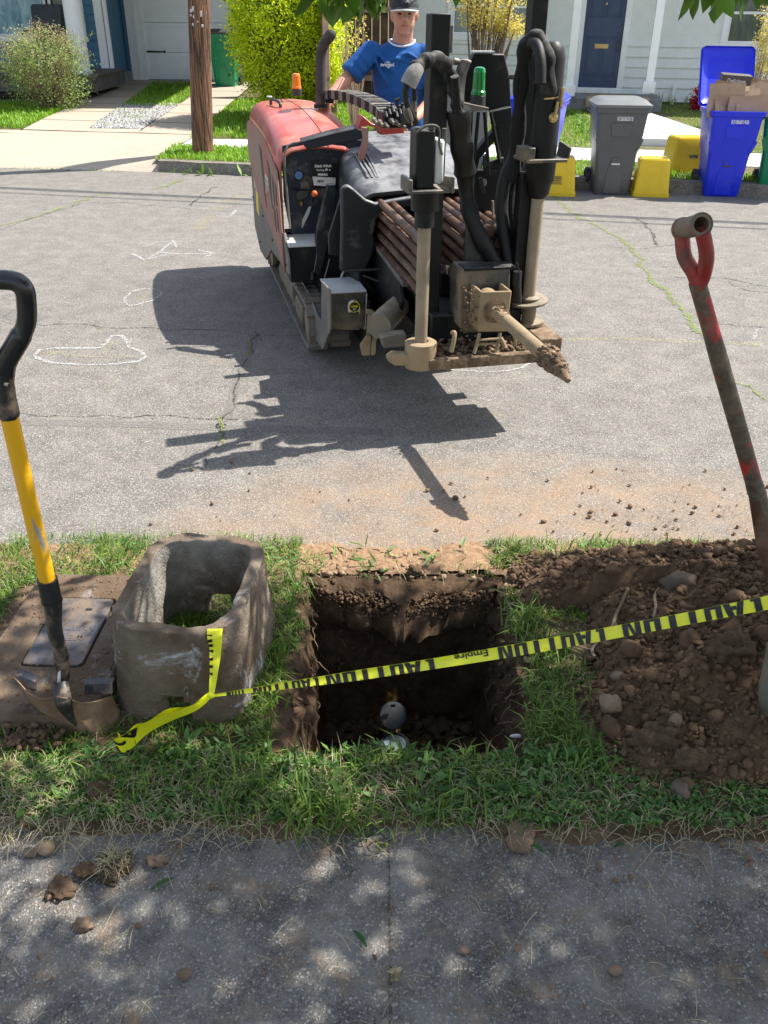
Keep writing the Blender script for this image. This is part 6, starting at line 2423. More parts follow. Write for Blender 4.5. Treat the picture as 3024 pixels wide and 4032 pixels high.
g = G(2430, 770)
wheeled_bin((g.x - .05, g.y + .22, .0), R(-4), 'bin_grey', 'bin_lidgrey', 'dark grey wheeled bin with a closed pale lid and white number 0126363315', '0126363315', h=1.0, scale=.91)
g = G(2850, 778)
bb = wheeled_bin((g.x + .0, g.y + .24, .0), R(-6), 'bin_blue', 'bin_blue', 'blue wheeled bin with its lid open, overfilled with brown cardboard', '03186601436', h=.99, open_lid=122, scale=.9, slot='bin_darklid')
bbl = bb.location.copy()
g = G(3040, 782)
wheeled_bin((g.x + .12, g.y + .25, .0), R(-20), 'bin_green2', 'bin_green2', 'green wheeled bin cut by the right edge beside the overfilled blue bin', None, h=.93, scale=.93, slot='bin_darklid')
g = G(2110, 752)
wheeled_bin((g.x, g.y + .3, .0), R(-18), 'bin_blue', 'bin_blue', 'blue wheeled bin half hidden behind the black masts of the drilling machine', None, h=1.0, scale=.93, slot='bin_darklid')
g = G(1835, 705, .12)
wheeled_bin((g.x, g.y + .2, .118), R(-10), 'bin_lidgrey', 'bin_lidgrey', 'light grey wheeled bin on the verge seen through the frame of the drilling machine', '0126300277', h=1.0, scale=.86)
g = GS(880, 343)
wheeled_bin((g.x + .05, g.y + .2, terr(g.y)), R(-4), 'bin_green', 'bin_darklid', 'green wheeled bin with a dark lid standing in front of the garage door', None, h=1.0, slot='bin_lidgrey', group=None)


def tub(loc, rz, label, w=.40, h=.36, marks=None, tilt=0.0):
    t = thing('recycling_tub', label, 'recycling tub', loc, 'yellow recycling tubs turned upside down at the kerb', rz)
    t.rotation_euler.x = tilt
    mb = MB()
    rings = []
    for z, k in ((.0, 1.04), (.035, 1.04), (.036, 1.0), (h * .6, .92), (h * .97, .86), (h, .83)):
        rings.append([(x, y, z) for x, y in rrect(w / 2 * k, w / 2 * k * .85, .03)])
    mb.loft(rings)
    b = build(mb, 'body', 'tub_yellow', t, smooth=30)
    mb = MB()
    mb.loft([[(x, y, h + .0) for x, y in rrect(w / 2 * .78, w / 2 * .66, .02)], [(x, y, h + .010) for x, y in rrect(w / 2 * .76, w / 2 * .64, .02)]])
    build(mb, 'base_rim', 'tub_yellow', b)
    for k in (-1, 1):
        mb = MB()
        mb.prism([(k * w * .25 - .012, -w / 2 * .85 * 1.0 - .002, .05), (k * w * .25 + .012, -w / 2 * .85 * 1.0 - .002, .05), (k * w * .22 + .012, -w / 2 * .74 - .002, h * .9), (k * w * .22 - .012, -w / 2 * .74 - .002, h * .9)], (0, .012, 0))
        build(mb, 'rib', 'tub_yellow', b)
    if marks:
        mb = MB()
        FRm = Matrix(((1, 0, 0, 0), (0, 0, -1, 0), (0, 1, 0, 0), (0, 0, 0, 1)))
        if marks == 'WM':
            mb.text('WM', Matrix.Translation((.03, -w / 2 * .80 - .004, h * .48)) @ Matrix.Rotation(math.pi, 4, 'Y') @ Matrix.Rotation(math.pi, 4, 'X') @ Matrix.Rotation(math.pi, 4, 'Z') @ FRm, .06, .002) if False else mb.text('WM', Matrix.Translation((.03, -w / 2 * .83 - .006, h * .48)) @ FRm, .055, .002)
        else:
            for k in range(6):
                ww_ = .10 if k < 4 else .12
                mb.b2((-.005 - ww_ / 2, -w / 2 * .85 - .002 + k * .0015, h * .52 - k * .018), (-.005 + ww_ / 2, -w / 2 * .85 + .004 + k * .0015, h * .52 - k * .018 + .008))
        build(mb, 'print', 'rust_rod' if marks != 'WM' else 'door_navy', b, smooth=0)
    return t


g = G(2190, 773)
tub((g.x + .02, g.y + .18, 0), R(-8), 'yellow tub upside down on the road just right of the drilling machine', .40, .37, 'text')
g = G(2572, 778)
tub((g.x, g.y + .18, 0), R(-8), 'yellow tub upside down in the gutter between the grey and the blue bins', .37, .37)
g = G(2705, 683, .12)
tub((g.x, g.y + .2, .118), R(6), 'orange yellow tub upside down on the verge, highest of the tubs', .42, .37, 'WM')
# cardboard in the open blue bin
mat('cardboard', (.42, .28, .18), .8, var=.12, bs=30, bstr=.2)
mat('cardboard_dark', (.10, .085, .075), .7, var=.2)


def crumple(mb, c, size, rz, seed, tear=.05):
    """a torn sheet of kraft board, bent along a few creases"""
    rs = random.Random(seed)
    nx_, nz_ = 9, 6
    q = Euler((R(rs.uniform(-24, 4)), R(rs.uniform(-9, 9)), rz)).to_matrix()
    cr = [(rs.uniform(-1, 1), rs.uniform(-.6, .6), rs.uniform(-.5, .5), rs.uniform(.2, .5)) for _ in range(4)]
    o = len(mb.v)
    for side in (0, .005):
        for j in range(nz_ + 1):
            for i in range(nx_ + 1):
                x, z = i / nx_ * 2 - 1, j / nz_ * 2 - 1
                y = sum(a_ * abs(x * b_ + z * (1 - abs(b_)) - c_) * .07 for a_, b_, c_, d_ in cr)
                ex = x * (1 + .10 * mnoise.noise(Vector((seed, z * 1.7, 0)))) if abs(x) > .8 else x
                ez = z * (1 + .35 * mnoise.noise(Vector((x * 1.6, seed, 4)))) if z > .5 else z
                mb.v.append(tuple(Vector(c) + q @ Vector((ex * size[0] / 2, y + side, ez * size[1] / 2))))
    m = (nx_ + 1) * (nz_ + 1)
    for j in range(nz_):
        for i in range(nx_):
            a = o + j * (nx_ + 1) + i
            mb.f += [(a, a + 1, a + nx_ + 2, a + nx_ + 1), (a + m, a + m + nx_ + 1, a + m + nx_ + 2, a + m + 1)]
    for i in range(nx_):
        a = o + nz_ * (nx_ + 1) + i
        mb.f.append((a, a + 1, a + m + 1, a + m))


M_b = Matrix.Translation(bbl) @ Matrix.Rotation(R(-6), 4, 'Z') @ Matrix.Scale(.9, 4)
cl = M_b @ Vector((.02, -.05, .98))
for k, (off, s, rz, lab) in enumerate((((-.16, -.24, 1.05), (.34, .32), R(-4), 'torn brown cardboard flap sticking out at the left of the open blue bin'),
                                       ((.13, -.27, 1.05), (.46, .32), R(-8), 'large folded brown cardboard sheet hanging over the front of the blue bin'),
                                       ((.04, -.06, 1.09), (.56, .26), R(4), 'flattened brown cardboard sheet standing in the middle of the blue bin'),
                                       ((.18, .06, 1.12), (.40, .28), R(-12), 'crumpled brown cardboard at the back of the blue bin under the lid'))):
    c = M_b @ Vector(off)
    t = thing('cardboard_sheet', lab, 'cardboard', c, 'cardboard stuffed in the open blue bin')
    mb = MB()
    crumple(mb, c, s, rz, k + 3)
    crumple(mb, c + Vector((.03, .04, -.01)), (s[0] * .8, s[1] * .9), rz + .4, k + 13)
    build(mb, 'board', 'cardboard', t, smooth=0)
c = M_b @ Vector((-.02, .06, 1.29))
t = thing('carton', 'dark printed carton reading Delicious on top of the cardboard in the blue bin', 'carton', c, rz=R(-6))
mb = MB().box((0, 0, -.05), (.30, .14, .13), (.1, .05, 0))
cb_ = build(mb, 'box', 'cardboard_dark', t, bevel=.003)
mb = MB()
mb.text('Delicious.', Matrix.Translation((.0, -.082, -.045)) @ Matrix.Rotation(.05, 4, 'Y') @ Matrix(((1, 0, 0, 0), (0, 0, -1, 0), (0, 1, 0, 0), (0, 0, 0, 1))), .05, .001)
build(mb, 'lettering', 'white_label', cb_, smooth=0)
# ================================================================== foreground: meter box, cover, shovels, tape, meter, spoil, stones
def conc_mat(name, a, b, stain, lime=.25, sc=1.0):
    m, nt, p, out = new_mat(name)
    co = N(nt, 'ShaderNodeTexCoord').outputs['Object']
    n1 = noise_f(nt, co, 18 * sc, 10, .7)
    n2 = noise_f(nt, co, 5 * sc, 8, .65)
    n3 = noise_f(nt, co, 7 * sc, 10, .75, .6)
    c = mix(nt, ramp(nt, n1, .3, .7), a, b)
    c = mix(nt, ramp(nt, n2, .42, .62), c, stain)
    c = mix(nt, mmath(nt, 'MULTIPLY', ramp(nt, n3, .565, .66), lime), c, (.50, .51, .52))
    nt.links.new(c, p.inputs['Base Color'])
    p.inputs['Roughness'].default_value = .92
    p.inputs['Specular IOR Level'].default_value = .2
    n4 = noise_f(nt, co, 90 * sc, 6, .7)
    v = N(nt, 'ShaderNodeTexVoronoi', Scale=70 * sc)
    nt.links.new(co, v.inputs['Vector'])
    pit = ramp(nt, v.outputs['Distance'], .05, .35)
    bump(nt, p, mmath(nt, 'ADD', mmath(nt, 'ADD', n4, mmath(nt, 'MULTIPLY', n1, 1.5)), mmath(nt, 'MULTIPLY', pit, .5)), .7, .008)
    return m


conc_mat('box_concrete', (.16, .125, .095), (.28, .225, .17), (.13, .09, .06), 1.0)
conc_mat('box_inner', (.28, .26, .23), (.42, .40, .36), (.17, .135, .10), .5)
conc_mat('cover_concrete', (.14, .10, .07), (.23, .17, .12), (.12, .08, .05), .3)
m, nt, p, out = new_mat('cast_lid')
co = N(nt, 'ShaderNodeTexCoord').outputs['Object']
ch = N(nt, 'ShaderNodeTexChecker', Scale=90)
mp = N(nt, 'ShaderNodeMapping')
mp.inputs['Rotation'].default_value = (0, 0, .785)
nt.links.new(co, mp.inputs[0])
nt.links.new(mp.outputs[0], ch.inputs[0])
n2 = noise_f(nt, co, 9, 9, .7)
c = mix(nt, ramp(nt, n2, .40, .66), (.055, .062, .078), (.19, .14, .10))
nt.links.new(c, p.inputs['Base Color'])
p.inputs['Roughness'].default_value = .5
bump(nt, p, mmath(nt, 'ADD', ch.outputs['Fac'], noise_f(nt, co, 60, 5)), .5, .004)


def rr3(x0, x1, y0, y1, r, z, n=6):
    return [(x + (x0 + x1) / 2, y + (y0 + y1) / 2, z) for x, y in rrect((x1 - x0) / 2, (y1 - y0) / 2, r, n)]


# ---- open concrete meter box: tapered oblong shell with two pipe openings at its foot
BZ = .31
bx0, bx1, by0, by1 = -.725, -.375, 1.785, 2.245
yaw = R(-5)
bc = Vector(((bx0 + bx1) / 2, (by0 + by1) / 2, 0))
bc.x += .008
mbx = thing('meter_box', 'open muddy concrete meter box standing on the grass beside the pit', 'meter box', bc, rz=yaw)
hx, hy = .176, .240
NSEG = 9
def prof(z, off):
    k = 1 + .10 * (1 - z / BZ)
    return [(x, y) for x, y in rrect((hx - off) * k, (hy - off) * k, max(.105 - off * .9, .03), NSEG)]


def notch(x, y, z):
    """arched openings in the two short ends"""
    return abs(x) < .055 and abs(y) > .12 and z < .055 + .05 * math.sqrt(max(0, 1 - (x / .055) ** 2)) if False else False


zs_ = [0, .02, .04, .06, .08, .10, .13, .17, .21, .25, .28, .30, .31]
def ringpts(z, off, dens=104):
    base = prof(z, off)
    L = []
    n = len(base)
    # resample evenly
    P = [Vector((*b, 0)) for b in base]
    cum = [0]
    for i in range(n):
        cum.append(cum[-1] + (P[(i + 1) % n] - P[i]).length)
    outp = []
    for k in range(dens):
        s = cum[-1] * k / dens
        i = max(j for j in range(n) if cum[j] <= s + 1e-9)
        f = (s - cum[i]) / max(cum[i + 1] - cum[i], 1e-9)
        q = P[i].lerp(P[(i + 1) % n], f)
        w = .004 * fbm(q.x * 1 + z, q.y + z * 2, 18) * (1 if off == 0 else 1.4)
        outp.append((q.x * (1 + w * 6), q.y * (1 + w * 6), z + (.006 * fbm(q.x, q.y, 14) if z > .27 else 0)))
    return outp


mb = MB()
outer = [ringpts(z, 0) for z in zs_]
inner = [ringpts(z, .034) for z in zs_]
nd = 104
def is_open(k, i):
    x, y, z = outer[i][k]
    x2 = outer[i][(k + 1) % nd][0]
    xm = (x + x2) / 2 - (.0 if y < 0 else .02)
    zc = (zs_[i] + zs_[i + 1]) / 2
    return abs(y) > .20 and abs(xm) < .052 and zc < .105 * math.sqrt(max(0, 1 - (xm / .056) ** 2)) + .01


for rg in outer + inner:
    mb.v += rg
nr = len(zs_)
oi = lambda i, k: i * nd + k % nd
ii = lambda i, k: (nr + i) * nd + k % nd
for i in range(nr - 1):
    for k in range(nd):
        if is_open(k, i):
            for (kk, dk_) in ((k - 1, 0), (k + 1, 1)):
                if not is_open(kk % nd, i):
                    mb.f.append((oi(i, k + dk_), oi(i + 1, k + dk_), ii(i + 1, k + dk_), ii(i, k + dk_)))
            if i + 1 >= nr - 1 or not is_open(k, i + 1):
                mb.f.append((oi(i + 1, k), oi(i + 1, k + 1), ii(i + 1, k + 1), ii(i + 1, k)))
            continue
        mb.f.append((oi(i, k), oi(i, k + 1), oi(i + 1, k + 1), oi(i + 1, k)))
        mb.f.append((ii(i, k), ii(i + 1, k), ii(i + 1, k + 1), ii(i, k + 1)))
for k in range(nd):
    mb.f.append((oi(nr - 1, k), oi(nr - 1, k + 1), ii(nr - 1, k + 1), ii(nr - 1, k)))
sb = build(mb, 'shell', 'box_concrete', mbx, smooth=50)
sb.data.materials.append(MATS['box_inner'])
cnt = 0
for pf in sb.data.polygons:
    c_ = pf.center
    rin = all(v >= nr * nd for v in pf.vertices)
    if rin:
        pf.material_index = 1
bv = sb.modifiers.new('b', 'BEVEL')
bv.width = .008
bv.segments = 3
bv.limit_method = 'ANGLE'
bv.angle_limit = R(55)
# grass seen inside the box
n_ = 900
gx_ = rng.uniform(-.12, .12, n_)
gy_ = rng.uniform(-.18, .19, n_)
c_, s_ = math.cos(yaw), math.sin(yaw)
B_ = blades(np.stack([bc.x + gx_ * c_ - gy_ * s_, bc.y + gx_ * s_ + gy_ * c_, np.full(n_, .01)], 1), rng.uniform(.03, .07, n_), .002, 1.2, .5)
tag(npmesh('grass', *B_[:2], MATS['grass_near'], tint=B_[2]), 'flattened grass visible on the ground inside the open concrete box', 'grass', kind='stuff')

# ---- concrete cover slab with cast lid, lying on the grass
cc0 = G(330, 2440, .07)
mcv = thing('meter_box_cover', 'muddy concrete cover slab with a rectangular cast iron lid, lying left of the open box', 'meter box cover', (-.955, 2.05, .0), rz=R(-1.5))
mb = MB()
rings = [rr3(-.20, .20, -.34, .34, .05, 0, 6), rr3(-.20, .20, -.34, .34, .05, .06, 6), rr3(-.19, .19, -.33, .33, .045, .07, 6)]
mb.loft(rings, caps=False)
mb.loft([rings[-1], rr3(-.085, .10, -.135, .20, .02, .071, 6), rr3(-.085, .10, -.135, .20, .02, .055, 6)], caps=False)
mb.add(rr3(-.085, .10, -.135, .20, .02, .0552, 6), [tuple(range(28))])
build(mb, 'slab', 'cover_concrete', mcv, smooth=35, bevel=.004)
mb = MB()
mb.loft([rr3(-.079, .094, -.129, .194, .018, .05, 6), rr3(-.079, .094, -.129, .194, .018, .0735, 6)])
ld = build(mb, 'lid', 'cast_lid', mcv, bevel=.002, smooth=30)
mb = MB()
mb.text('WATER', Matrix.Translation((.008, .045, .0738)) @ Matrix.Rotation(math.pi, 4, 'Z'), .040, .001, .0012)
mb.text('METER', Matrix.Translation((.008, -.005, .0738)) @ Matrix.Rotation(math.pi, 4, 'Z'), .036, .001, .0012)
build(mb, 'lettering', 'cast_lid', ld, smooth=0)
mb = MB().box((.03, .135, .0735), (.020, .012, .0008))
build(mb, 'finger_hole', 'ink_black', ld)
V, F, T = clods(np.stack([rng.uniform(-.19, .19, 260), rng.uniform(-.33, .33, 260), np.full(260, .072)], 1), rng.uniform(.001, .006, 260))
tag(npmesh('soil_crumbs', V, F, MATS['soil_red'], mcv, tint=T), kind='stuff')


# ---- shovels
m, nt, p, out = new_mat('yellow_shaft')
co = N(nt, 'ShaderNodeTexCoord').outputs['Object']
mp = N(nt, 'ShaderNodeMapping')
mp.inputs['Scale'].default_value = (14, 14, 2.2)
nt.links.new(co, mp.inputs[0])
n1 = noise_f(nt, mp.outputs[0], 1.6, 10, .75, .6)
sx_ = N(nt, 'ShaderNodeSeparateXYZ')
nt.links.new(co, sx_.inputs[0])
low = ramp(nt, sx_.outputs[2], .20, .95, (1, 1, 1, 1), (0, 0, 0, 1))
f = ramp(nt, mmath(nt, 'ADD', n1, mmath(nt, 'MULTIPLY', low, .12)), .60, .63)
c = mix(nt, f, (.80, .42, .01), (.34, .31, .27))
f2 = ramp(nt, noise_f(nt, co, 30, 8, .7), .62, .66)
c = mix(nt, mmath(nt, 'MULTIPLY', f2, mmath(nt, 'MULTIPLY', low, .9)), c, (.16, .10, .06))
nt.links.new(c, p.inputs['Base Color'])
p.inputs['Roughness'].default_value = .32
mat('shovel_black', (.014, .015, .018), .30, var=.2, dirt=(.30, .21, .14), da=.12, ds=9, spec=.6)
mat('socket_black', (.02, .02, .022), .42, var=.3, dirt=(.33, .23, .15), da=.42, ds=12)
mat('blade_muddy', (.17, .115, .07), .75, var=.25, dirt=(.30, .20, .12), da=.5, ds=7, bs=80, bstr=.6)
mat('blade_black', (.025, .028, .036), .4, var=.3, dirt=(.26, .19, .13), da=.45, ds=14)
sh0 = D(238, 2660, 1.735)     # top of the socket neck on the blade
top = D(18, 1560, 1.72)
b_neck = D(235, 2700, 1.74)
a_ferr = D(190, 2300, 1.735)
shv = thing('yellow_shovel', 'digging shovel with a scuffed yellow shaft and black handle, standing on its muddy blade', 'shovel', (b_neck.x, b_neck.y, 0))
mb = MB()
mb.tube([top, top.lerp(a_ferr, .5), a_ferr], [.0195, .0195, .0195], 24)
build(mb, 'shaft', 'yellow_shaft', shv)
ax = (a_ferr - top).normalized()
mb = MB()
mb.tube(smooth_path([a_ferr - ax * .012, a_ferr + ax * .06, D(215, 2480, 1.735), D(243, 2590, 1.74), D(238, 2680, 1.745), D(232, 2760, 1.75)], 4),
        [.0235] * 3 + [.0235, .0225, .0215, .020, .0195, .019, .0185, .018, .018, .019, .020, .021, .022, .022, .020, .016, .012, .008][:18], 20)
build(mb, 'socket', 'socket_black', shv)
mb = MB()
mb.tube([a_ferr - ax * .016, a_ferr + ax * .045], [.0245, .0245], 22)
mb.tube([a_ferr + ax * .0455, a_ferr + ax * .052], [.0255, .0255], 22)
build(mb, 'ferrule_sleeve', 'shovel_black', shv)
# D handle
side = Vector((1, 0, 0))
hb = top - ax * .0
mb = MB()
neck_t = D(15, 1440, 1.72)
jl = D(35, 1320, 1.70)
mb.tube([top + ax * .05, top, D(14, 1500, 1.72), D(25, 1430, 1.715)], [.0235, .0235, .0215, .020], 20)
Rt = smooth_path([D(8, 1455, 1.718), D(40, 1395, 1.715), D(78, 1330, 1.71), D(104, 1270, 1.71), D(104, 1190, 1.705), D(96, 1140, 1.70), D(70, 1112, 1.70), D(30, 1103, 1.70), D(-10, 1103, 1.70)], 5)
mb.tube(Rt, [.0235] * 12 + [.0205] * (len(Rt) - 12), 16, sq=.95)
cxm = 2 * D(-12, 1440, 1.72).x
Lt = [Vector((2 * (D(-28, 1300, 1.71).x) - p.x, p.y, p.z)) for p in Rt]
mb.tube(Lt, [.0235] * 12 + [.0205] * (len(Rt) - 12), 16, sq=.95)
remesh(mb, 'handle', 'shovel_black', shv, .004, 3)
mb = MB().lathe(D(24, 1512, 1.698), [(.001, .002), (.004, .002), (.005, 0)], 10, (0, -1, 0))
build(mb, 'rivet', 'chrome', shv)
# blade: dished sheet, top shoulders rolled, round point in the ground
def blade_mesh(name, m, parent, c_top, wdt, hgt, lean, nx=22, ny=22, dish=.05, yawb=0, tip=.55, th=.003):
    mb = MB()
    for j in range(ny + 1):
        t = j / ny
        half = wdt / 2 * (1.0 - .10 * math.sin(t * math.pi) if t < tip else math.sqrt(max(0, 1 - ((t - tip) / (1 - tip)) ** 2)) * .985 + .0)
        half = max(half, .004)
        for i in range(nx + 1):
            s = i / nx * 2 - 1
            x = s * half
            y = -dish * (1 - s * s) * (1 - .5 * t) * -1 + lean * t
            z = -hgt * t
            # rib below the socket
            y -= .018 * math.exp(-(s / .22) ** 2) * max(0, 1 - t * 1.6)
            # rolled step at the shoulders
            if j == 0:
                y += .014 * (1 if abs(s) > .25 else 0)
            cx_, sx2 = math.cos(yawb), math.sin(yawb)
            mb.v.append((c_top.x + x * cx_ - y * sx2, c_top.y + x * sx2 + y * cx_, c_top.z + z))
    for j in range(ny):
        for i in range(nx):
            a = j * (nx + 1) + i
            mb.f.append((a, a + 1, a + nx + 2, a + nx + 1))
    o = build(mb, name, m, parent, smooth=60)
    so2 = o.modifiers.new('t', 'SOLIDIFY')
    so2.thickness = th
    return o


mat('blade_mud_coat', (.21, .13, .075), .85, var=.3, dirt=(.34, .24, .16), da=.4, ds=9, bs=70, bstr=.8)
# convex back of the blade turned to the sidewalk, point pushed into the turf
mb = MB()
nx, ny = 30, 24
LE = [(58, 2668), (82, 2712), (120, 2765), (165, 2812), (215, 2850), (262, 2880)]
RE = [(440, 2738), (452, 2765), (464, 2795), (476, 2825), (487, 2852), (497, 2872)]
TE = [(58, 2668), (110, 2722), (165, 2752), (225, 2742), (262, 2746), (320, 2768), (385, 2758), (440, 2738)]
BE = [(262, 2880), (300, 2890), (350, 2896), (400, 2894), (450, 2886), (497, 2872)]
def pl2(P, t):
    t = t * (len(P) - 1)
    k = min(int(t), len(P) - 2)
    f = t - k
    return P[k][0] + (P[k + 1][0] - P[k][0]) * f, P[k][1] + (P[k + 1][1] - P[k][1]) * f


for j in range(ny + 1):
    t = j / ny
    for i in range(nx + 1):
        s = i / nx
        a, b, c_, d_ = pl2(TE, s), pl2(BE, s), pl2(LE, t), pl2(RE, t)
        q = [(1 - t) * a[k] + t * b[k] + (1 - s) * c_[k] + s * d_[k] - ((1 - s) * (1 - t) * TE[0][k] + s * (1 - t) * TE[-1][k] + (1 - s) * t * BE[0][k] + s * t * BE[-1][k]) for k in (0, 1)]
        cs = s * 2 - 1
        y = 1.760 - .070 * (1 - cs * cs) + .018 * t - .022 * math.exp(-((cs - .02) / .16) ** 2) * (1 - t) - (.012 if j == 0 else 0)
        p_ = D(q[0], q[1], y)
        p_.y += .0025 * fbm(p_.x, p_.z, 22)
        mb.v.append(tuple(p_))
for j in range(ny):
    for i in range(nx):
        a = j * (nx + 1) + i
        mb.f.append((a, a + 1, a + nx + 2, a + nx + 1))
bl = build(mb, 'blade', 'blade_mud_coat', shv, smooth=60)
s2 = bl.modifiers.new('t', 'SOLIDIFY')
s2.thickness = .003
# treads: folded black steps on the shoulders
for (px0, px1, py0, py1) in ((55, 138, 2655, 2700), (332, 440, 2695, 2735)):
    mb = MB()
    a, b = D(px0, py0, 1.752), D(px1, py0 + (28 if px0 < 100 else -2), 1.735)
    mb.prism([a, b, b + Vector((0, -.012, -.026)), a + Vector((0, -.012, -.026))], (0, .014, .0))
    mb.prism([a, b, b + Vector((0, .03, -.004)), a + Vector((0, .03, -.004))], (0, 0, -.004))
    build(mb, 'tread', 'blade_black', shv, bevel=.003)
mb = MB()
mb.prism([D(228, 2650, 1.715), D(238, 2640, 1.715), D(236, 2720, 1.705), D(222, 2722, 1.705)], (0, .003, 0))
build(mb, 'label', 'white_label', shv)
mb = MB()
mb.tube(smooth_path([D(236, 2690, 1.70), D(250, 2760, 1.668), D(270, 2810, 1.672), D(300, 2860, 1.690)], 4), [.020, .020, .021, .021, .021, .020, .018, .016, .013, .010, .007, .004, .002], 14, sq=.55)
build(mb, 'frog', 'socket_black', shv)

m, nt, p, out = new_mat('red_shaft')
co = N(nt, 'ShaderNodeTexCoord').outputs['Object']
n1 = noise_f(nt, co, 9, 9, .7, .4)
n2 = noise_f(nt, co, 40, 8, .7)
sz = N(nt, 'ShaderNodeSeparateXYZ')
nt.links.new(co, sz.inputs[0])
c = mix(nt, ramp(nt, n2, .35, .65), (.06, .045, .032), (.16, .12, .085))
hi = ramp(nt, sz.outputs[2], 1.10, 1.22)
c = mix(nt, ramp(nt, mmath(nt, 'ADD', n1, mmath(nt, 'MULTIPLY', hi, .17)), .56, .62), c, (.40, .03, .03))
nt.links.new(c, p.inputs['Base Color'])
p.inputs['Roughness'].default_value = .6
bump(nt, p, n2, .35, .004)
mat('handle_grip', (.17, .135, .10), .6, var=.3, dirt=(.28, .08, .06), da=.2, ds=9, bs=60, bstr=.4)
s0, s1, s2_ = D(2745, 1110, 1.66), D(2965, 1890, 1.70), D(3040, 2240, 1.72)
shr_ = thing('red_handled_shovel', 'old digging shovel with a chipped red metal handle, standing in the soil heap', 'shovel', (s2_.x, s2_.y, 0))
mb = MB()
mb.tube(smooth_path([s0, s0.lerp(s1, .5), s1, D(2990, 1980, 1.705), s2_], 4), [.0165] * 3 + [.018] * 6 + [.0195] * 8, 20)
build(mb, 'shaft', 'red_shaft', shr_)
mb = MB()
mb.tube([D(2978, 1960, 1.70), D(3010, 2150, 1.71), D(3060, 2330, 1.72)], [.016, .018, .018], 16)
build(mb, 'socket', 'rust_rod', shr_)
gl, gr2 = D(2685, 902, 1.70), D(2762, 884, 1.60)
mb = MB()
mb.tube(smooth_path([s0 + (s1 - s0).normalized() * .01, D(2732, 1075, 1.665), D(2695, 1010, 1.68), D(2686, 930, 1.69)], 4), [.0175] * 13, 14, sq=.8)
mb.tube(smooth_path([s0 + (s1 - s0).normalized() * .01, D(2772, 1075, 1.65), D(2782, 1000, 1.62), D(2765, 910, 1.605)], 4), [.0175] * 13, 14, sq=.8)
mat('fork_red', (.30, .030, .030), .55, var=.25, dirt=(.12, .085, .06), da=.55, ds=14, bs=60, bstr=.4)
build(mb, 'fork', 'fork_red', shr_)
mb = MB()
d_ = (gr2 - gl).normalized()
n_ = 24
q = d_.to_track_quat('Z', 'Y')
R_ = []
for (r_, s_) in ((.019, 0), (.0195, 1), (.0135, 1.0), (.0135, .0), (.019, 0)):
    R_.append([gl + d_ * ((gr2 - gl).length * s_) + q @ Vector((r_ * math.cos(2 * math.pi * k / n_), r_ * math.sin(2 * math.pi * k / n_), 0)) for k in range(n_)])
mb.loft(R_, caps=False)
for s_ in (.0, .94):
    p_ = gl + d_ * ((gr2 - gl).length * s_)
    mb.loft([[p_ + d_ * z_ + q @ Vector((r_ * math.cos(2 * math.pi * k / n_), r_ * math.sin(2 * math.pi * k / n_), 0)) for k in range(n_)] for r_, z_ in ((.0195, 0), (.0215, .002), (.0215, .006), (.0195, .008))], caps=False)
build(mb, 'grip', 'handle_grip', shr_)
# blade edge-on at the right frame edge
mb = MB()
cB = D(3085, 2640, 1.66)
for j in range(21):
    t = j / 20
    for i in range(21):
        s = i / 20 * 2 - 1
        half = .105 * (1 if t < .45 else math.sqrt(max(.01, 1 - ((t - .45) / .56) ** 2)))
        x = cB.x + s * half * .85 + .02 * t
        y = 1.66 - .035 * (1 - s * s) + s * half * .5
        z = cB.z + .13 - .27 * t - .04 * (1 - abs(s)) * (1 - t)
        mb.v.append((x, y, z))
for j in range(20):
    for i in range(20):
        a = j * 21 + i
        mb.f.append((a, a + 1, a + 22, a + 21))
mat('blade_steel', (.20, .185, .15), .55, metal=.3, var=.3, dirt=(.25, .17, .11), da=.4, ds=9)
o = build(mb, 'blade', 'blade_steel', shr_, smooth=60)
o.modifiers.new('t', 'SOLIDIFY').thickness = .003

# ---- caution tape
mat('tape_plastic', (.86, .86, .02), .35, var=.05, bs=14, bstr=.25, coat=.2)
mat('tape_ink', (.012, .012, .012), .4, var=0, bs=14, bstr=.2)
K = D(832, 2740, 1.715)
E_ = D(3078, 2362, 1.715)
ct_ = thing('caution_tape', 'yellow and black caution tape stretched from the concrete box across the pit', 'caution tape', K)
span = (E_ - K).length
tdir = (E_ - K).normalized()


def tape_pt(s, v):
    """s metres from the knot, v in -1..1 across the width"""
    t = s / span
    p = K.lerp(E_, t)
    p.z -= .03 * math.sin(math.pi * min(t, 1)) * .6
    w = .0145 * min(1, .22 + s * 1.9) if s < .45 else .0145 + .0025 * min(1, (s - .45) / 1.2)
    w *= 1.0 + .05 * math.sin(s * 9)
    tw = -.62 + .22 * math.sin(s * 2.0 + .4)
    up = Vector((0, math.sin(tw) * -1, math.cos(tw)))
    up = (up - tdir * up.dot(tdir)).normalized()
    nn = tdir.cross(up)
    return p + up * w * v - nn * (.0014 * (1 - v * v))


mb = MB()
ns = 240
for i in range(ns + 1):
    s = span * i / ns
    for v in (-1, -.5, 0, .5, 1):
        mb.v.append(tuple(tape_pt(s, v)))
for i in range(ns):
    for k in range(4):
        a = i * 5 + k
        mb.f.append((a, a + 5, a + 6, a + 1))
bd = build(mb, 'band', 'tape_plastic', ct_, smooth=60)


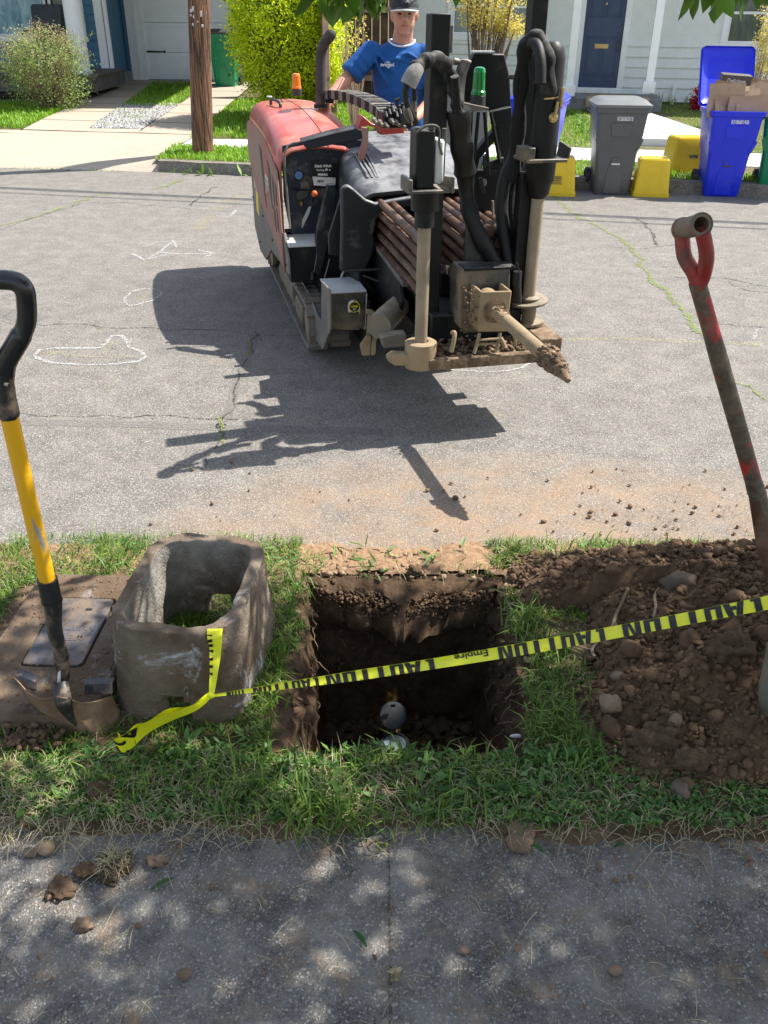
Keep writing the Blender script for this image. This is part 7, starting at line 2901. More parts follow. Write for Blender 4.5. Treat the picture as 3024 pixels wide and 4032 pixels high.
def tape_text(mb, word, s_right, width, cut, hgt, lift=.0026, bold=.02, stretch=1.0):
    """word printed rotated by 180 degrees: its first letter is at s_right"""
    tmp = MB()
    tmp.text(word, Matrix.Identity(4), 1.0, bold, 0, 'LEFT')
    xs_ = [v[0] for v in tmp.v]
    x0_, x1_ = min(xs_), max(xs_)
    vs = []
    for v in tmp.v:
        s = s_right - (v[0] - x0_) / (x1_ - x0_) * width
        vv = -(v[1] - cut) * hgt
        vv = max(-1, min(1, vv))
        p_ = tape_pt(s, vv)
        nn = (tape_pt(s + .01, vv) - tape_pt(s - .01, vv)).cross(tape_pt(s, min(1, vv + .1)) - tape_pt(s, vv - .1)).normalized()
        if nn.y > 0:
            nn = -nn
        vs.append(tuple(p_ + nn * lift))
    mb.add(vs, tmp.f)


def tape_bars(mb, s_right, width):
    """the middle of the tall word CAUTION: only its upright strokes show on the folded band"""
    cell = width / 7
    L = {'C': [(.10, .44, .06, .06)], 'A': [(.02, .34, .10, -.06), (.60, .92, -.10, .06)], 'U': [(.06, .36, 0, 0), (.60, .90, 0, 0)],
         'T': [(.32, .66, 0, 0)], 'I': [(.30, .64, 0, 0)], 'O': [(.06, .36, 0, 0), (.58, .88, 0, 0)], 'N': [(.04, .32, 0, 0), (.66, .94, 0, 0)]}
    def quad(p):
        o = len(mb.v)
        for s_, v_ in p:
            q_ = tape_pt(s_, v_)
            n_ = (tape_pt(s_ + .01, v_) - tape_pt(s_ - .01, v_)).cross(tape_pt(s_, min(1, v_ + .1)) - tape_pt(s_, v_ - .1)).normalized()
            mb.v.append(tuple(q_ - n_ * (.0024 if n_.y > 0 else -.0024)))
        mb.f.append(tuple(range(o, o + len(p))))
    for k, ch in enumerate('CAUTION'):
        s0_ = s_right - cell * k
        for a_, b_, d0, d1 in L[ch]:
            for v0, v1 in ((-1, 0), (0, 1)):
                f0, f1 = (v0 + 1) / 2, (v1 + 1) / 2
                sh0, sh1 = d0 + (d1 - d0) * f0, d0 + (d1 - d0) * f1
                quad([(s0_ - cell * (a_ + sh0), v0), (s0_ - cell * (b_ + sh0), v0), (s0_ - cell * (b_ + sh1), v1), (s0_ - cell * (a_ + sh1), v1)])
        if ch in 'UOC':
            quad([(s0_ - cell * .3, .60), (s0_ - cell * .66, .60), (s0_ - cell * .66, 1), (s0_ - cell * .3, 1)])
        if ch == 'N':
            quad([(s0_ - cell * .30, -1), (s0_ - cell * .48, -1), (s0_ - cell * .70, 1), (s0_ - cell * .52, 1)])
        if ch == 'A':
            quad([(s0_ - cell * .36, -.1), (s0_ - cell * .60, -.1), (s0_ - cell * .60, .5), (s0_ - cell * .36, .5)])


mb = MB()
pxs = lambda px: (lambda r: ((D(px, 2740 - (px - 832) * .165, 1.75) - K).length))(0)
for (r_px, l_px) in ((2990, 2440), (2385, 1960), (1725, 1290), (1270, 1000)):
    a, b = pxs(r_px), pxs(l_px)
    tape_bars(mb, a, a - b)
for px in (1738,):
    pass
for k in range(7):
    s = pxs(960 - k * 17)
    dw = .004
    o_ = len(mb.v)
    for q_ in (s - dw, s + dw * .2):
        for v in (-1, 0, 1):
            p_ = tape_pt(q_, v)
            mb.v.append((p_.x, p_.y - .0015, p_.z))
    mb.f += [(o_, o_ + 3, o_ + 4, o_ + 1), (o_ + 1, o_ + 4, o_ + 5, o_ + 2)]
build(mb, 'lettering', 'tape_ink', bd, smooth=0)
mb = MB()
a = pxs(1925)
tape_text(mb, 'Empire', a, a - pxs(1795), .30, 1.75, bold=.02)
tape_text(mb, 'CAUTION TAPE', pxs(1905), pxs(1905) - pxs(1850), 1.6, 1.2, bold=.0) if False else None
build(mb, 'maker_mark', 'tape_ink', bd, smooth=0)
# the loop round the box rim and the loose tail
def strip(mb, pts, wv):
    o_ = len(mb.v)
    for p_, w_ in zip(pts, wv):
        mb.v += [tuple(p_ - w_), tuple(p_), tuple(p_ + w_)]
    for i in range(len(pts) - 1):
        for k in range(2):
            a = o_ + 3 * i + k
            mb.f.append((a, a + 3, a + 4, a + 1))


mb = MB()
pp = smooth_path([D(850, 2500, 1.90) + Vector((0, 0, .0)), D(848, 2482, 1.80) + Vector((0, 0, .006)), D(845, 2500, 1.765), D(848, 2560, 1.755), D(842, 2650, 1.735), K], 6)
wv = [Vector((.0200 - .0145 * max(0, (i - 12) / (len(pp) - 12)), .003 * math.sin(i), 0)) for i in range(len(pp))]
strip(mb, pp, wv)
build(mb, 'loop', 'tape_plastic', ct_, smooth=60)
mb = MB()
for k in range(7):
    i0 = 12 + k * 2
    p_ = pp[min(i0, len(pp) - 2)]
    w_ = wv[min(i0, len(pp) - 2)]
    mb.prism([p_ - w_ * .98 + Vector((0, -.003, 0)), p_ - w_ * .35 + Vector((0, -.003, .002)), p_ - w_ * .35 + Vector((0, -.003, -.007)), p_ - w_ * .98 + Vector((0, -.003, -.008))], (0, .0008, 0))
build(mb, 'loop_print', 'tape_ink', ct_, smooth=0)
mb = MB()
tl = smooth_path([K, D(760, 2790, 1.68), D(650, 2830, 1.66), D(560, 2875, 1.64), D(500, 2920, 1.62), D(460, 2935, 1.615)], 6)
wv = []
for i, p_ in enumerate(tl):
    t = i / (len(tl) - 1)
    w_ = .004 + .026 * min(1, t * 2.4) * (1 if t < .9 else .8 + .2 * math.sin(i * 5))
    wv.append(Vector((-.25, -.45 * math.sin(t * 3 + .3), .75 - .2 * t)).normalized() * w_)
strip(mb, tl, wv)
# second fold
strip(mb, [p_ + Vector((.006, .012, .004)) for p_ in tl], [w_ * .8 + Vector((0, .008 * math.sin(i * .7), 0)) for i, w_ in enumerate(wv)])
tailo = build(mb, 'tail', 'tape_plastic', ct_, smooth=60)
mb = MB()
tmp = MB()
tmp.text('CA', Matrix.Identity(4), 1.0, .02, 0, 'LEFT')
for v in tmp.v:
    f_ = 1.0 - (v[0] / 1.4) * .42
    i = f_ * (len(tl) - 1)
    i0 = min(int(i), len(tl) - 2)
    p_ = tl[i0].lerp(tl[i0 + 1], i - i0)
    w_ = wv[i0].lerp(wv[i0 + 1], i - i0)
    p_ = p_ - w_ * max(-1, min(1, (v[1] - .35) * 2.4)) + Vector((0, -.004, .001))
    mb.v.append(tuple(p_))
mb.f = list(tmp.f)
build(mb, 'tail_print', 'tape_ink', tailo, smooth=0)
mb = MB().ell(K, (.008, .008, .008), 10, 6)
mb.tube([K + Vector((-.006, 0, .006)), K + Vector((.01, -.004, .002))], .004, 8)
build(mb, 'knot', 'tape_plastic', ct_)
build(MB().ell(E_, (.022, .022, .012), 12, 6), 'knot', 'tape_plastic', ct_)

# ---- water meter down in the pit
mw = thing('water_meter', 'round water meter with its dark hinged lid open at the bottom of the pit', 'water meter', G(1552, 2915, -.44))
md = G(1555, 2925, -.42)
mat('meter_dark', (.022, .030, .038), .75, var=.2, dirt=(.22, .16, .11), da=.2, ds=20)
mat('meter_glass', (.30, .36, .40), .35, var=.35, vs=60)
mb = MB().lathe(md + Vector((0, 0, -.09)), [(.03, 0), (.05, .01), (.052, .05), (.045, .06), (.045, .085), (.049, .09), (.049, .098), (.040, .098), (.040, .092), (.001, .092)], 28, (0, -.12, 1))
build(mb, 'meter_body', 'meter_dark', mw)
mb = MB().lathe(md + Vector((0, 0, .003)), [(.001, .003), (.039, .002), (.039, -.002)], 28, (0, -.12, 1))
build(mb, 'dial_glass', 'meter_glass', mw)
lc = G(1547, 2818, -.345)
mb = MB().lathe(lc, [(.001, .010), (.030, .010), (.043, .007), (.047, .0), (.047, -.006), (.040, -.007), (.001, -.004)], 30, (.02, -.72, .69))
mb.tube([lc + Vector((-.012, -.02, -.045)), lc + Vector((.012, -.02, -.045))], .006, 8)
mb.box(lc + Vector((0, .0, .048)), (.016, .008, .012))
build(mb, 'meter_lid', 'meter_dark', mw)
mb = MB()
mb.tube([md + Vector((0, .05, -.05)), md + Vector((0, .14, -.045)), G(1540, 2745, -.42), G(1540, 2720, -.40)], [.022, .02, .018, .02], 14)
mb.box(G(1555, 2728, -.38), (.014, .012, .045))
mb.lathe(G(1545, 2760, -.42), [(.001, .02), (.026, .02), (.026, -.02), (.001, -.02)], 8)
build(mb, 'pipe_fitting', 'brass', mw)
mb = MB()
mb.tube([md + Vector((0, -.05, -.05)), md + Vector((0, -.14, -.05))], .018, 12)
build(mb, 'pipe', 'rig_dirty_steel', mw)

# ---- heap of dug soil
hm = []
nx, ny = 110, 78
x0, x1, y0, y1 = .44, 2.6, 1.40, 2.62
V = np.zeros(((nx + 1) * (ny + 1), 3))
def heap_z(x, y):
    e = heap_edge(y)
    a = 1 - math.exp(-max(0, x - e + .03) / .32)
    cy = 2.06
    b = max(0, 1 - ((y - cy) / .56) ** 2)
    lowy = max(0, min(1, (y - 1.44) / .25))
    z = .27 * a * b ** .8 * lowy
    z += (.035 * fbm(x, y, 5, 5) + .02 * fbm(x, y, 16, 4) + .010 * fbm(x + 3, y, 45, 3)) * min(1, z * 14)
    return z


k = 0
for i in range(nx + 1):
    for j in range(ny + 1):
        x, y = x0 + (x1 - x0) * i / nx, y0 + (y1 - y0) * j / ny
        V[k] = (x, y, heap_z(x, y) + (-.012 if x < heap_edge(y) else .012))
        k += 1
F = np.array([[i * (ny + 1) + j, (i + 1) * (ny + 1) + j, (i + 1) * (ny + 1) + j + 1, i * (ny + 1) + j + 1] for i in range(nx) for j in range(ny)])
soil_mat('heap_soil', (.085, .052, .032), (.20, .13, .08), 45, 1.0)
def heap_clods(n, s0, s1, p_, sub=1, rough=.5):
    x = rng.uniform(.42, 1.9, n)
    y = rng.uniform(1.42, 2.62, n)
    z = np.array([heap_z(a, b) for a, b in zip(x, y)])
    keep = (z > .003)
    x, y, z = x[keep], y[keep], z[keep]
    s = s0 + (s1 - s0) * rng.random(len(x)) ** p_
    return clods(np.stack([x, y, z + .012 + s * .3], 1), s, sub, rough, .85)


F3 = np.concatenate([F[:, [0, 1, 2]], F[:, [0, 2, 3]]])
base_ = (V, F3, np.full(len(V), .2))
hh = join(base_, heap_clods(7500, .003, .014, 2.0), heap_clods(4500, .002, .008, 1.5, 1, .8), heap_clods(1500, .006, .022, 3.0, 1, .7), heap_clods(70, .014, .036, 2.4, 2, .22))
o = npmesh('soil_heap', hh[0], hh[1], MATS['heap_soil'], tint=hh[2])
tag(o, 'heap of freshly dug dark brown soil and clods right of the pit', 'soil heap', kind='stuff')


# ---- stones, clods, roots as things
def lump(name, label, cat, p_, r, m, rough=.12, sub=3, flat=.7, grp=None, seed=1):
    t_v, t_f = ico(sub)
    rs = np.array([1 + rough * mnoise.fractal(Vector(v) * 1.6 + Vector((seed * 7.1, 0, 0)), 1.0, 2.0, 5) * 1.6 for v in t_v])
    Vv = t_v * rs[:, None] * np.array(r)
    o = npmesh(name, Vv, t_f, MATS[m], smooth=(rough < .2))
    if name == 'stone' and p_[1] > 1.45:
        p_ = Vector(p_) - Vector((0, 0, r[2] * .35))
    o.location = p_
    tag(o, label, cat, grp)
    return o


mat('stone_pale', (.24, .17, .11), .7, var=.15, dirt=(.25, .17, .11), da=.35, ds=20, bs=60, bstr=.2)
mat('stone_grey', (.13, .105, .08), .85, var=.2, dirt=(.16, .11, .075), da=.6, ds=14, bs=60, bstr=.2)
mat('stone_brown', (.22, .15, .10), .8, var=.2, dirt=(.12, .08, .05), da=.4, ds=14, bs=60, bstr=.4)
soil_mat('clod_brown', (.09, .058, .036), (.20, .135, .085), 70, 1.0)
soil_mat('clod_tan', (.17, .12, .08), (.30, .21, .145), 70, .6)
hz = lambda x, y: heap_z(x, y) + .012
def at_heap(px, py):
    z = .1
    for _ in range(8):
        q = G(px, py, z)
        z = hz(q.x, q.y)
    return G(px, py, z)


q = at_heap(2680, 2290); lump('stone', 'large rounded grey brown stone on the crest of the soil heap', 'stone', q, (.056, .042, .046), 'stone_grey', .24, seed=2)
q = at_heap(2405, 2770); lump('stone', 'smooth pale stone half buried at the left foot of the soil heap', 'stone', q + Vector((0, 0, .008)), (.031, .028, .028), 'stone_pale', .16, seed=3)
q = at_heap(2435, 2665); lump('stone', 'small oval stone just above the smooth pale stone on the soil heap', 'stone', q + Vector((0, 0, .006)), (.024, .018, .016), 'stone_grey', .1, seed=4)
q = G(2680, 3105, .03); lump('stone', 'egg shaped grey white stone among the weeds below the soil heap', 'stone', q, (.027, .036, .026), 'stone_grey', .08, seed=5)
q = at_heap(2660, 2840); lump('stone', 'upright reddish pebble in the middle of the soil heap', 'stone', q + Vector((0, 0, .008)), (.018, .016, .026), 'stone_brown', .12, seed=6)
q = at_heap(2870, 2580); lump('soil_clod', 'big crumbly clod resting on the soil heap left of the shovel blade', 'clod', q + Vector((0, 0, .02)), (.062, .05, .045), 'clod_brown', .30, 4, seed=7)
q = at_heap(2580, 2930); lump('soil_clod', 'rough clod low on the front of the soil heap above the weeds', 'clod', q + Vector((0, 0, .01)), (.055, .045, .038), 'clod_brown', .34, 4, seed=8)
q = at_heap(2720, 3010); lump('soil_clod', 'angular red brown clod at the foot of the heap beside the egg shaped stone', 'clod', q + Vector((0, 0, .01)), (.042, .03, .030), 'clod_brown', .26, 4, seed=9)
q = G(2050, 3255, .012); lump('soil_clod', 'flat tan clod on the sidewalk edge, upper of two touching', 'clod', q, (.036, .042, .012), 'clod_tan', .22, 3, seed=10)
q = G(2045, 3315, .010); lump('soil_clod', 'flat round tan clod on the sidewalk edge, lower of two touching', 'clod', q, (.034, .030, .010), 'clod_tan', .16, 3, seed=11)
q = G(240, 3500, .008); lump('soil_clod', 'jagged flat brown clod on the left of the sidewalk, lowest of three', 'clod', q, (.030, .028, .010), 'clod_brown', .36, 4, seed=12)
q = G(335, 3425, .012); lump('soil_clod', 'rounded dark brown clod on the sidewalk left of the turf tuft', 'clod', q, (.024, .019, .012), 'clod_brown', .28, 4, seed=13)
q = G(325, 3640, .010); lump('soil_clod', 'crumbly tan clod alone on the shaded left part of the sidewalk', 'clod', q, (.020, .016, .013), 'clod_tan', .35, 3, seed=14)
q = G(725, 3835, .010); lump('soil_clod', 'small tan clod at the lower middle left of the sidewalk', 'clod', q, (.013, .012, .010), 'clod_tan', .3, 3, seed=15)
q = G(390, 3120, .02); lump('soil_clod', 'brown clod in the grass directly below the yellow shovel blade', 'clod', q, (.05, .035, .02), 'clod_brown', .3, 4, seed=16)
q = G(615, 3390, .010); lump('soil_clod', 'tan clod on the sidewalk just right of the turf tuft', 'clod', q, (.022, .016, .011), 'clod_tan', .35, 3, seed=17)
q = G(182, 3340, .014); lump('stone', 'smooth cream coloured pebble at the grass edge on the left', 'stone', q, (.021, .018, .014), 'stone_pale', .06, 3, seed=18)
q = G(120, 3355, .010); lump('stone', 'grey pebble beside the cream coloured pebble at the grass edge', 'stone', q, (.020, .013, .010), 'stone_grey', .1, 3, seed=19)
q = G(1828, 3740, .008); lump('stone', 'brown oval pebble in the middle of the right sidewalk slab', 'stone', q, (.012, .010, .008), 'stone_brown', .1, 3, seed=20)
q = G(2422, 3822, .008); lump('stone', 'dark oval pebble near the bottom of the right sidewalk slab', 'stone', q, (.014, .011, .009), 'stone_brown', .1, 3, seed=21)
q = G(1628, 2250, .02); lump('soil_clod', 'dark clod sitting on the dirt rim just beyond the pit', 'clod', q, (.024, .018, .02), 'clod_brown', .4, 3, seed=22)
q = G(2085, 2290, .02); lump('soil_clod', 'dark clod at the far right corner of the pit', 'clod', q, (.026, .022, .018), 'clod_brown', .35, 3, seed=23)
q = G(1235, 2905, -.08); lump('stone', 'pale pebble stuck in the near left corner of the pit wall', 'stone', Vector((PX0 + .045, 1.70, -.10)), (.022, .02, .018), 'stone_pale', .08, 3, seed=24)
q = G(2075, 2870, -.03); lump('root_stub', 'short white cut root end at the right rim of the pit', 'root', Vector((.375, 1.76, -.03)), (.022, .006, .006), 'white_label', .15, 2, seed=25)
q = G(290, 2890, .02)
V, F, T = clods(np.stack([q.x - .10 + rng.normal(size=260) * .035, q.y - .01 + rng.normal(size=260) * .03, .02 + rng.random(260) * .03], 1), rng.uniform(.004, .014, 260), 1, .5)
tag(npmesh('turf_clod', V, F, MATS['soil'], tint=T), 'pile of dark crumbled turf under the yellow shovel blade', 'turf clod', kind='stuff')
# turf tuft on the sidewalk
q = G(455, 3420, .0)
tt = thing('turf_tuft', 'torn clump of turf with dry grass lying on the sidewalk left of centre', 'turf clod', q)
V, F, T = clods(np.stack([rng.normal(size=160) * .018, rng.normal(size=160) * .016, .006 + rng.random(160) * .02], 1), rng.uniform(.004, .012, 160), 1, .5)
npmesh('soil', V, F, MATS['soil'], tt, tint=T)
B_ = blades(np.stack([rng.normal(size=110) * .016, rng.normal(size=110) * .012, np.full(110, .018)], 1), rng.uniform(.02, .045, 110), .001, 1.6, .5)
npmesh('dry_grass', B_[0], B_[1], MATS['straw'], tt, tint=B_[2])
# leaves lying on the sidewalk
for (px, py, an, L, lab) in ((640, 3485, .6, .055, 'narrow green leaf lying on the sidewalk right of the turf tuft'), (1418, 3700, -.9, .05, 'thin green leaf by the joint in the middle of the sidewalk'), (2115, 3345, -.8, .035, 'small green leaf beside the two flat tan clods'), (2440, 3335, .2, .03, 'green sprig on the right of the sidewalk below the weeds')):
    q = G(px, py, .004)
    mb = MB()
    k = 8
    for i in range(k + 1):
        t = i / k
        w_ = .006 * math.sin(math.pi * min(1, t * .9 + .08))
        c_ = Vector((math.cos(an), math.sin(an), 0)) * L * (t - .5) + Vector((0, 0, .002 + .006 * math.sin(t * 3)))
        n_ = Vector((-math.sin(an), math.cos(an), 0)) * w_
        mb.v += [tuple(q + c_ - n_ + Vector((0, 0, .002))), tuple(q + c_), tuple(q + c_ + n_ + Vector((0, 0, .002)))]
    for i in range(k):
        for j in range(2):
            a = 3 * i + j
            mb.f.append((a, a + 3, a + 4, a + 1))
    o = build(mb, 'fallen_leaf', 'weed', smooth=60, org=q)
    o.location = q
    tag(o, lab, 'leaf')
# wilted yellow flower head with its stalk on the sidewalk
q = G(1552, 3835, .004)
fl_ = thing('dandelion_head', 'crushed pale flower head with a thin stalk on the sidewalk joint', 'flower', q)
an = rng.uniform(0, 2 * np.pi, 40)
V, F, T = leaves(np.zeros((40, 3)) + [0, 0, .003], rng.uniform(.010, .020, 40), .4, .8, 0, np.stack([np.cos(an), np.sin(an), rng.uniform(.1, .6, 40)], 1))
npmesh('petals', V, F, MATS['straw'], fl_, tint=T)
mb = MB().tube(smooth_path([q + Vector((.005, 0, .003)), q + Vector((.025, -.008, .004)), q + Vector((.042, -.028, .003)), q + Vector((.05, -.05, .003))], 4), .0009, 6)
build(mb, 'stalk', 'straw', fl_)
# roots sticking out of the heap
for pts, r_, lab in (([(2568, 2200), (2580, 2170), (2610, 2150), (2640, 2158), (2658, 2190)], .0075, 'dark arched root at the far edge of the soil heap'),
                     ([(2340, 2600), (2330, 2570), (2355, 2540), (2400, 2500), (2425, 2430), (2450, 2375), (2470, 2330)], .0055, 'long twisted pale root lying down the left side of the soil heap'),
                     ([(2572, 2440), (2580, 2400), (2575, 2360), (2590, 2330)], .005, 'short thick root on the soil heap above the tape')):
    P3 = []
    for k, (px, py) in enumerate(pts):
        q = at_heap(px, py) if pts[0][0] != 2568 else D(px, py, 2.5)
        P3.append(q + Vector((0, 0, .012)))
    mb = MB().tube(smooth_path(P3, 5), r_, 8)
    if r_ > .005 and len(P3) > 5:
        mb.tube(smooth_path([P3[1], P3[1] + Vector((-.03, .01, 0)), P3[1] + Vector((-.075, .035, .0))], 4), .0025, 6)
    o = build(mb, 'root', 'root', org=P3[0])
    o.location = P3[0]
    tag(o, lab, 'root')
# ================================================================== the operator
mat('skin', (.50, .25, .17), .55, var=.10, vs=12, bs=80, bstr=.05)
mat('shirt_blue', (.006, .085, .30), .85, var=.12, vs=4, bs=7, bstr=.5)
mat('shirt_white', (.72, .74, .76), .85, var=.05)
mat('cap_dark', (.018, .020, .026), .7, var=.15)
mat('cap_white', (.62, .68, .66), .7, var=.05)
mat('trousers', (.05, .055, .07), .85, var=.15, bs=12, bstr=.3)
mat('boots', (.06, .045, .03), .7, var=.2)
mat('hair', (.05, .035, .025), .7, var=.2)
mat('lips', (.38, .15, .12), .6, var=.05)
mat('eye', (.03, .02, .015), .15, var=0)
mat('lens', (.02, .025, .03), .06, var=0, coat=1.0)
mat('orange_glove', (.72, .30, .06), .7, var=.12)
PD = 6.35
H_ = D(1592, 70, PD)                       # centre of the head
per = thing('person', 'person in a blue t-shirt and dark cap operating the machine from behind it', 'person', (H_.x + .02, PD + .05, 0))
hx_, hz_ = H_.x, 1.692
hc = Vector((hx_, PD, hz_))
neck = Vector((hx_ - .012, PD + .05, 1.55))
shL = D(1678, 205, PD + .05)               # his left (image right)
shR = D(1462, 190, PD + .02)
shL.z, shR.z = 1.468, 1.478
chest = Vector((hx_ - .01, PD + .06, 1.28))
belly = Vector((hx_ - .015, PD + .07, 1.08))
hip = Vector((hx_ - .01, PD + .10, .93))
elR = D(1375, 300, PD - .03)
wrR = D(1302, 372, PD - .18)
elL = D(1700, 400, PD - .05)
wrL = D(1628, 470, PD - .42)
mb = MB()
# skull, jaw, face
mb.ell(hc + Vector((0, .012, .025)), (.076, .096, .100), 20, 14)
mb.ell(hc + Vector((0, -.012, -.045)), (.067, .076, .074), 20, 12)
mb.ell(hc + Vector((.002, -.052, -.100)), (.032, .026, .022), 14, 8)
mb.ell(hc + Vector((0, -.078, .022)), (.050, .018, .016), 14, 8)          # brow
mb.cap(hc + Vector((.001, -.082, .010)), hc + Vector((.003, -.106, -.028)), .008, .014, 10)   # nose
mb.ell(hc + Vector((-.014, -.092, -.030)), (.009, .010, .008), 8, 6)
mb.ell(hc + Vector((.017, -.092, -.030)), (.009, .010, .008), 8, 6)
mb.ell(hc + Vector((.036, -.062, -.020)), (.022, .018, .022), 10, 8)
mb.ell(hc + Vector((-.036, -.062, -.020)), (.022, .018, .022), 10, 8)
for s in (-1, 1):
    mb.ell(hc + Vector((s * .078, .012, -.010)), (.012, .022, .034), 10, 8, (0, 0, s * .3))
mb.cap(hc + Vector((0, .02, -.06)), neck + Vector((0, .01, -.03)), .062, .068, 16)
mb.ell(neck + Vector((0, .01, -.06)), (.12, .07, .05), 16, 10)


def arm(sh, el, wr, r0=.050, r1=.041, r2=.027):
    mb.cap(sh, el, r0, r1, 14)
    mb.cap(el, el.lerp(wr, .35), r1, r1 * .98, 14)
    mb.cap(el.lerp(wr, .35), wr, r1 * .98, r2, 14)


arm(shR, elR, wrR)
arm(shL, elL, wrL)


def hand(wr, d, side, curl, mb):
    """palm, four bent fingers of unequal length and a thumb leaving the side of the palm"""
    d = d.normalized()
    s = side.normalized()
    n = d.cross(s).normalized()
    mb.cap(wr, wr + d * .035, .027, .030, 12)
    mb.ell(wr + d * .055, (.040, .040, .020), 12, 8, None)
    for k, L in enumerate((.068, .078, .074, .058)):
        b = wr + d * .085 + s * (.030 - .020 * k)
        m1 = b + (d * .9 - n * .45 * curl).normalized() * L * .45
        m2 = m1 + (d * .25 - n * 1.0 * curl).normalized() * L * .33
        m3 = m2 + (d * -.45 - n * .9 * curl).normalized() * L * .25
        mb.tube([b - d * .02, b, m1, m2, m3], [.0095, .0095, .0088, .008, .006], 8)
    t0 = wr + d * .03 + s * .03
    mb.tube([t0, t0 + s * .022 + d * .022 - n * .01, t0 + s * .022 + d * .05 - n * .022, t0 + s * .008 + d * .068 - n * .03], [.013, .012, .0105, .008], 8)


hand(wrR, Vector((-.35, -.75, -.35)), Vector((1, -.2, .1)), 1, mb)
skin = remesh(mb, 'body', 'skin', per, .0075, 5)
mb = MB()
hand(wrL, Vector((-.62, -.7, -.2)), Vector((.4, -.6, .7)), 1, mb)
remesh(mb, 'glove', 'orange_glove', per, .006, 3)
# facial features
for s in (-1, 1):
    mb = MB().ell(hc + Vector((s * .031, -.079, .003)), (.0135, .006, .0055), 12, 8)
    build(mb, 'eye', 'eye', per)
    mb = MB().tube([hc + Vector((s * .016, -.0905, .018)), hc + Vector((s * .034, -.090, .0225)), hc + Vector((s * .052, -.080, .016))], [.003, .0035, .002], 6)
    build(mb, 'eyebrow', 'hair', per)
mb = MB().tube([hc + Vector((-.024, -.0835, -.064)), hc + Vector((-.008, -.092, -.0615)), hc + Vector((.010, -.092, -.0615)), hc + Vector((.028, -.083, -.066))], [.002, .004, .004, .002], 8)
build(mb, 'mouth', 'lips', per)
# hair at the temples
mb = MB()
mb.ell(hc + Vector((0, .030, .020)), (.081, .088, .085), 18, 12)
remesh(mb, 'hair', 'hair', per, .007, 2)
# cap with pale bill edge, panels and sunglasses resting on it
mb = MB()
rings = []
for k in range(9):
    t = k / 8 * math.pi / 2
    rr = math.cos(t) * .089 + .001
    z = math.sin(t) * .088
    rings.append([hc + Vector((rr * math.cos(2 * math.pi * q / 24), .012 + rr * 1.14 * math.sin(2 * math.pi * q / 24), .036 + z)) for q in range(24)])
mb.loft(rings)
cp_ = build(mb, 'cap', 'cap_dark', per)
mb = MB()
top_, bot_ = [], []
for k in range(17):
    a = math.pi * (1.08 + .84 * k / 16)
    for rad, lst in ((1.0, bot_), (1.55, top_)):
        x = .088 * rad ** .35 * math.cos(a) * (1 if rad == 1 else .86)
        y = .012 + (.10 if rad == 1 else .172) * math.sin(a)
        z = .040 - (.018 if rad > 1 else 0) - .16 * x * x * 10 * .3
        lst.append(hc + Vector((x, y, z)))
o0 = len(mb.v)
for a, b in zip(bot_, top_):
    mb.v += [tuple(a), tuple(b)]
for k in range(16):
    mb.f.append((2 * k, 2 * k + 2, 2 * k + 3, 2 * k + 1))
bl_ = build(mb, 'bill', 'cap_dark', cp_)
bl_.modifiers.new('t', 'SOLIDIFY').thickness = .004
mb = MB().tube([p_ + Vector((0, 0, 0)) for p_ in top_], .0042, 8)
build(mb, 'bill_edge', 'cap_white', cp_)
mb = MB()
mb.prism([hc + Vector((.005, -.098, .062)), hc + Vector((.018, -.098, .088)), hc + Vector((.031, -.096, .062)), hc + Vector((.018, -.100, .069))], (0, .006, .0))
build(mb, 'emblem', 'cap_white', cp_)
mb = MB()
for s in (-1, 1):
    mb.ell(hc + Vector((s * .036 + .004, -.088, .098)), (.030, .010, .018), 14, 8, (.5, 0, 0))
mb.tube([hc + Vector((-.03, -.09, .10)), hc + Vector((.038, -.09, .10))], .004, 6)
for s in (-1, 1):
    mb.tube([hc + Vector((s * .062, -.078, .100)), hc + Vector((s * .088, .0, .085))], .003, 6)
build(mb, 'sunglasses', 'lens', per)
# t-shirt: torso and sleeves as one cloth
mb = MB()
def oval(c, rx, ry, n=28):
    return [c + Vector((rx * math.cos(2 * math.pi * k / n), ry * math.sin(2 * math.pi * k / n), 0)) for k in range(n)]


rg = []
for z, rx, ry, dx, dy in ((.90, .175, .125, 0, .03), (.98, .180, .130, 0, .02), (1.08, .172, .128, 0, .01), (1.20, .178, .126, 0, 0), (1.32, .192, .126, 0, 0), (1.41, .200, .118, 0, 0), (1.47, .188, .102, 0, .0), (1.507, .155, .088, 0, .005), (1.537, .088, .074, 0, .01)):
    rg.append(oval(Vector((hx_ - .012 + dx, PD + .062 + dy, z)), rx, ry))
mb.loft(rg)
for sh, el in ((shR, elR), (shL, elL)):
    d = (el - sh).normalized()
    e = sh + d * .20
    mb.ell(sh, (.078, .072, .066), 14, 10)
    mb.tube([sh - d * .03, sh + d * .06, sh + d * .14, e], [.066, .073, .074, .078], 18)
# folds
rf = random.Random(5)
for k in range(14):
    z = .98 + k * .035
    x0_ = -.17 + rf.uniform(0, .1)
    mb.tube([Vector((hx_ + x0_, PD - .030, z)), Vector((hx_ + x0_ + .10, PD - .058, z + rf.uniform(-.03, .05))), Vector((hx_ + x0_ + .22, PD - .048, z + rf.uniform(-.05, .05)))], [.006, .013, .006], 8)
for (a_, b_) in ((shR + Vector((.02, -.05, -.03)), Vector((hx_ - .10, PD - .05, 1.28))), (shR + Vector((.05, -.055, -.01)), Vector((hx_ - .04, PD - .055, 1.34))), (shL + Vector((-.02, -.05, -.03)), Vector((hx_ + .08, PD - .05, 1.26))), (shL + Vector((-.04, -.05, .0)), Vector((hx_ + .05, PD - .055, 1.33)))):
    mb.tube([a_, a_.lerp(b_, .5) + Vector((0, -.018, 0)), b_], [.010, .015, .006], 8)
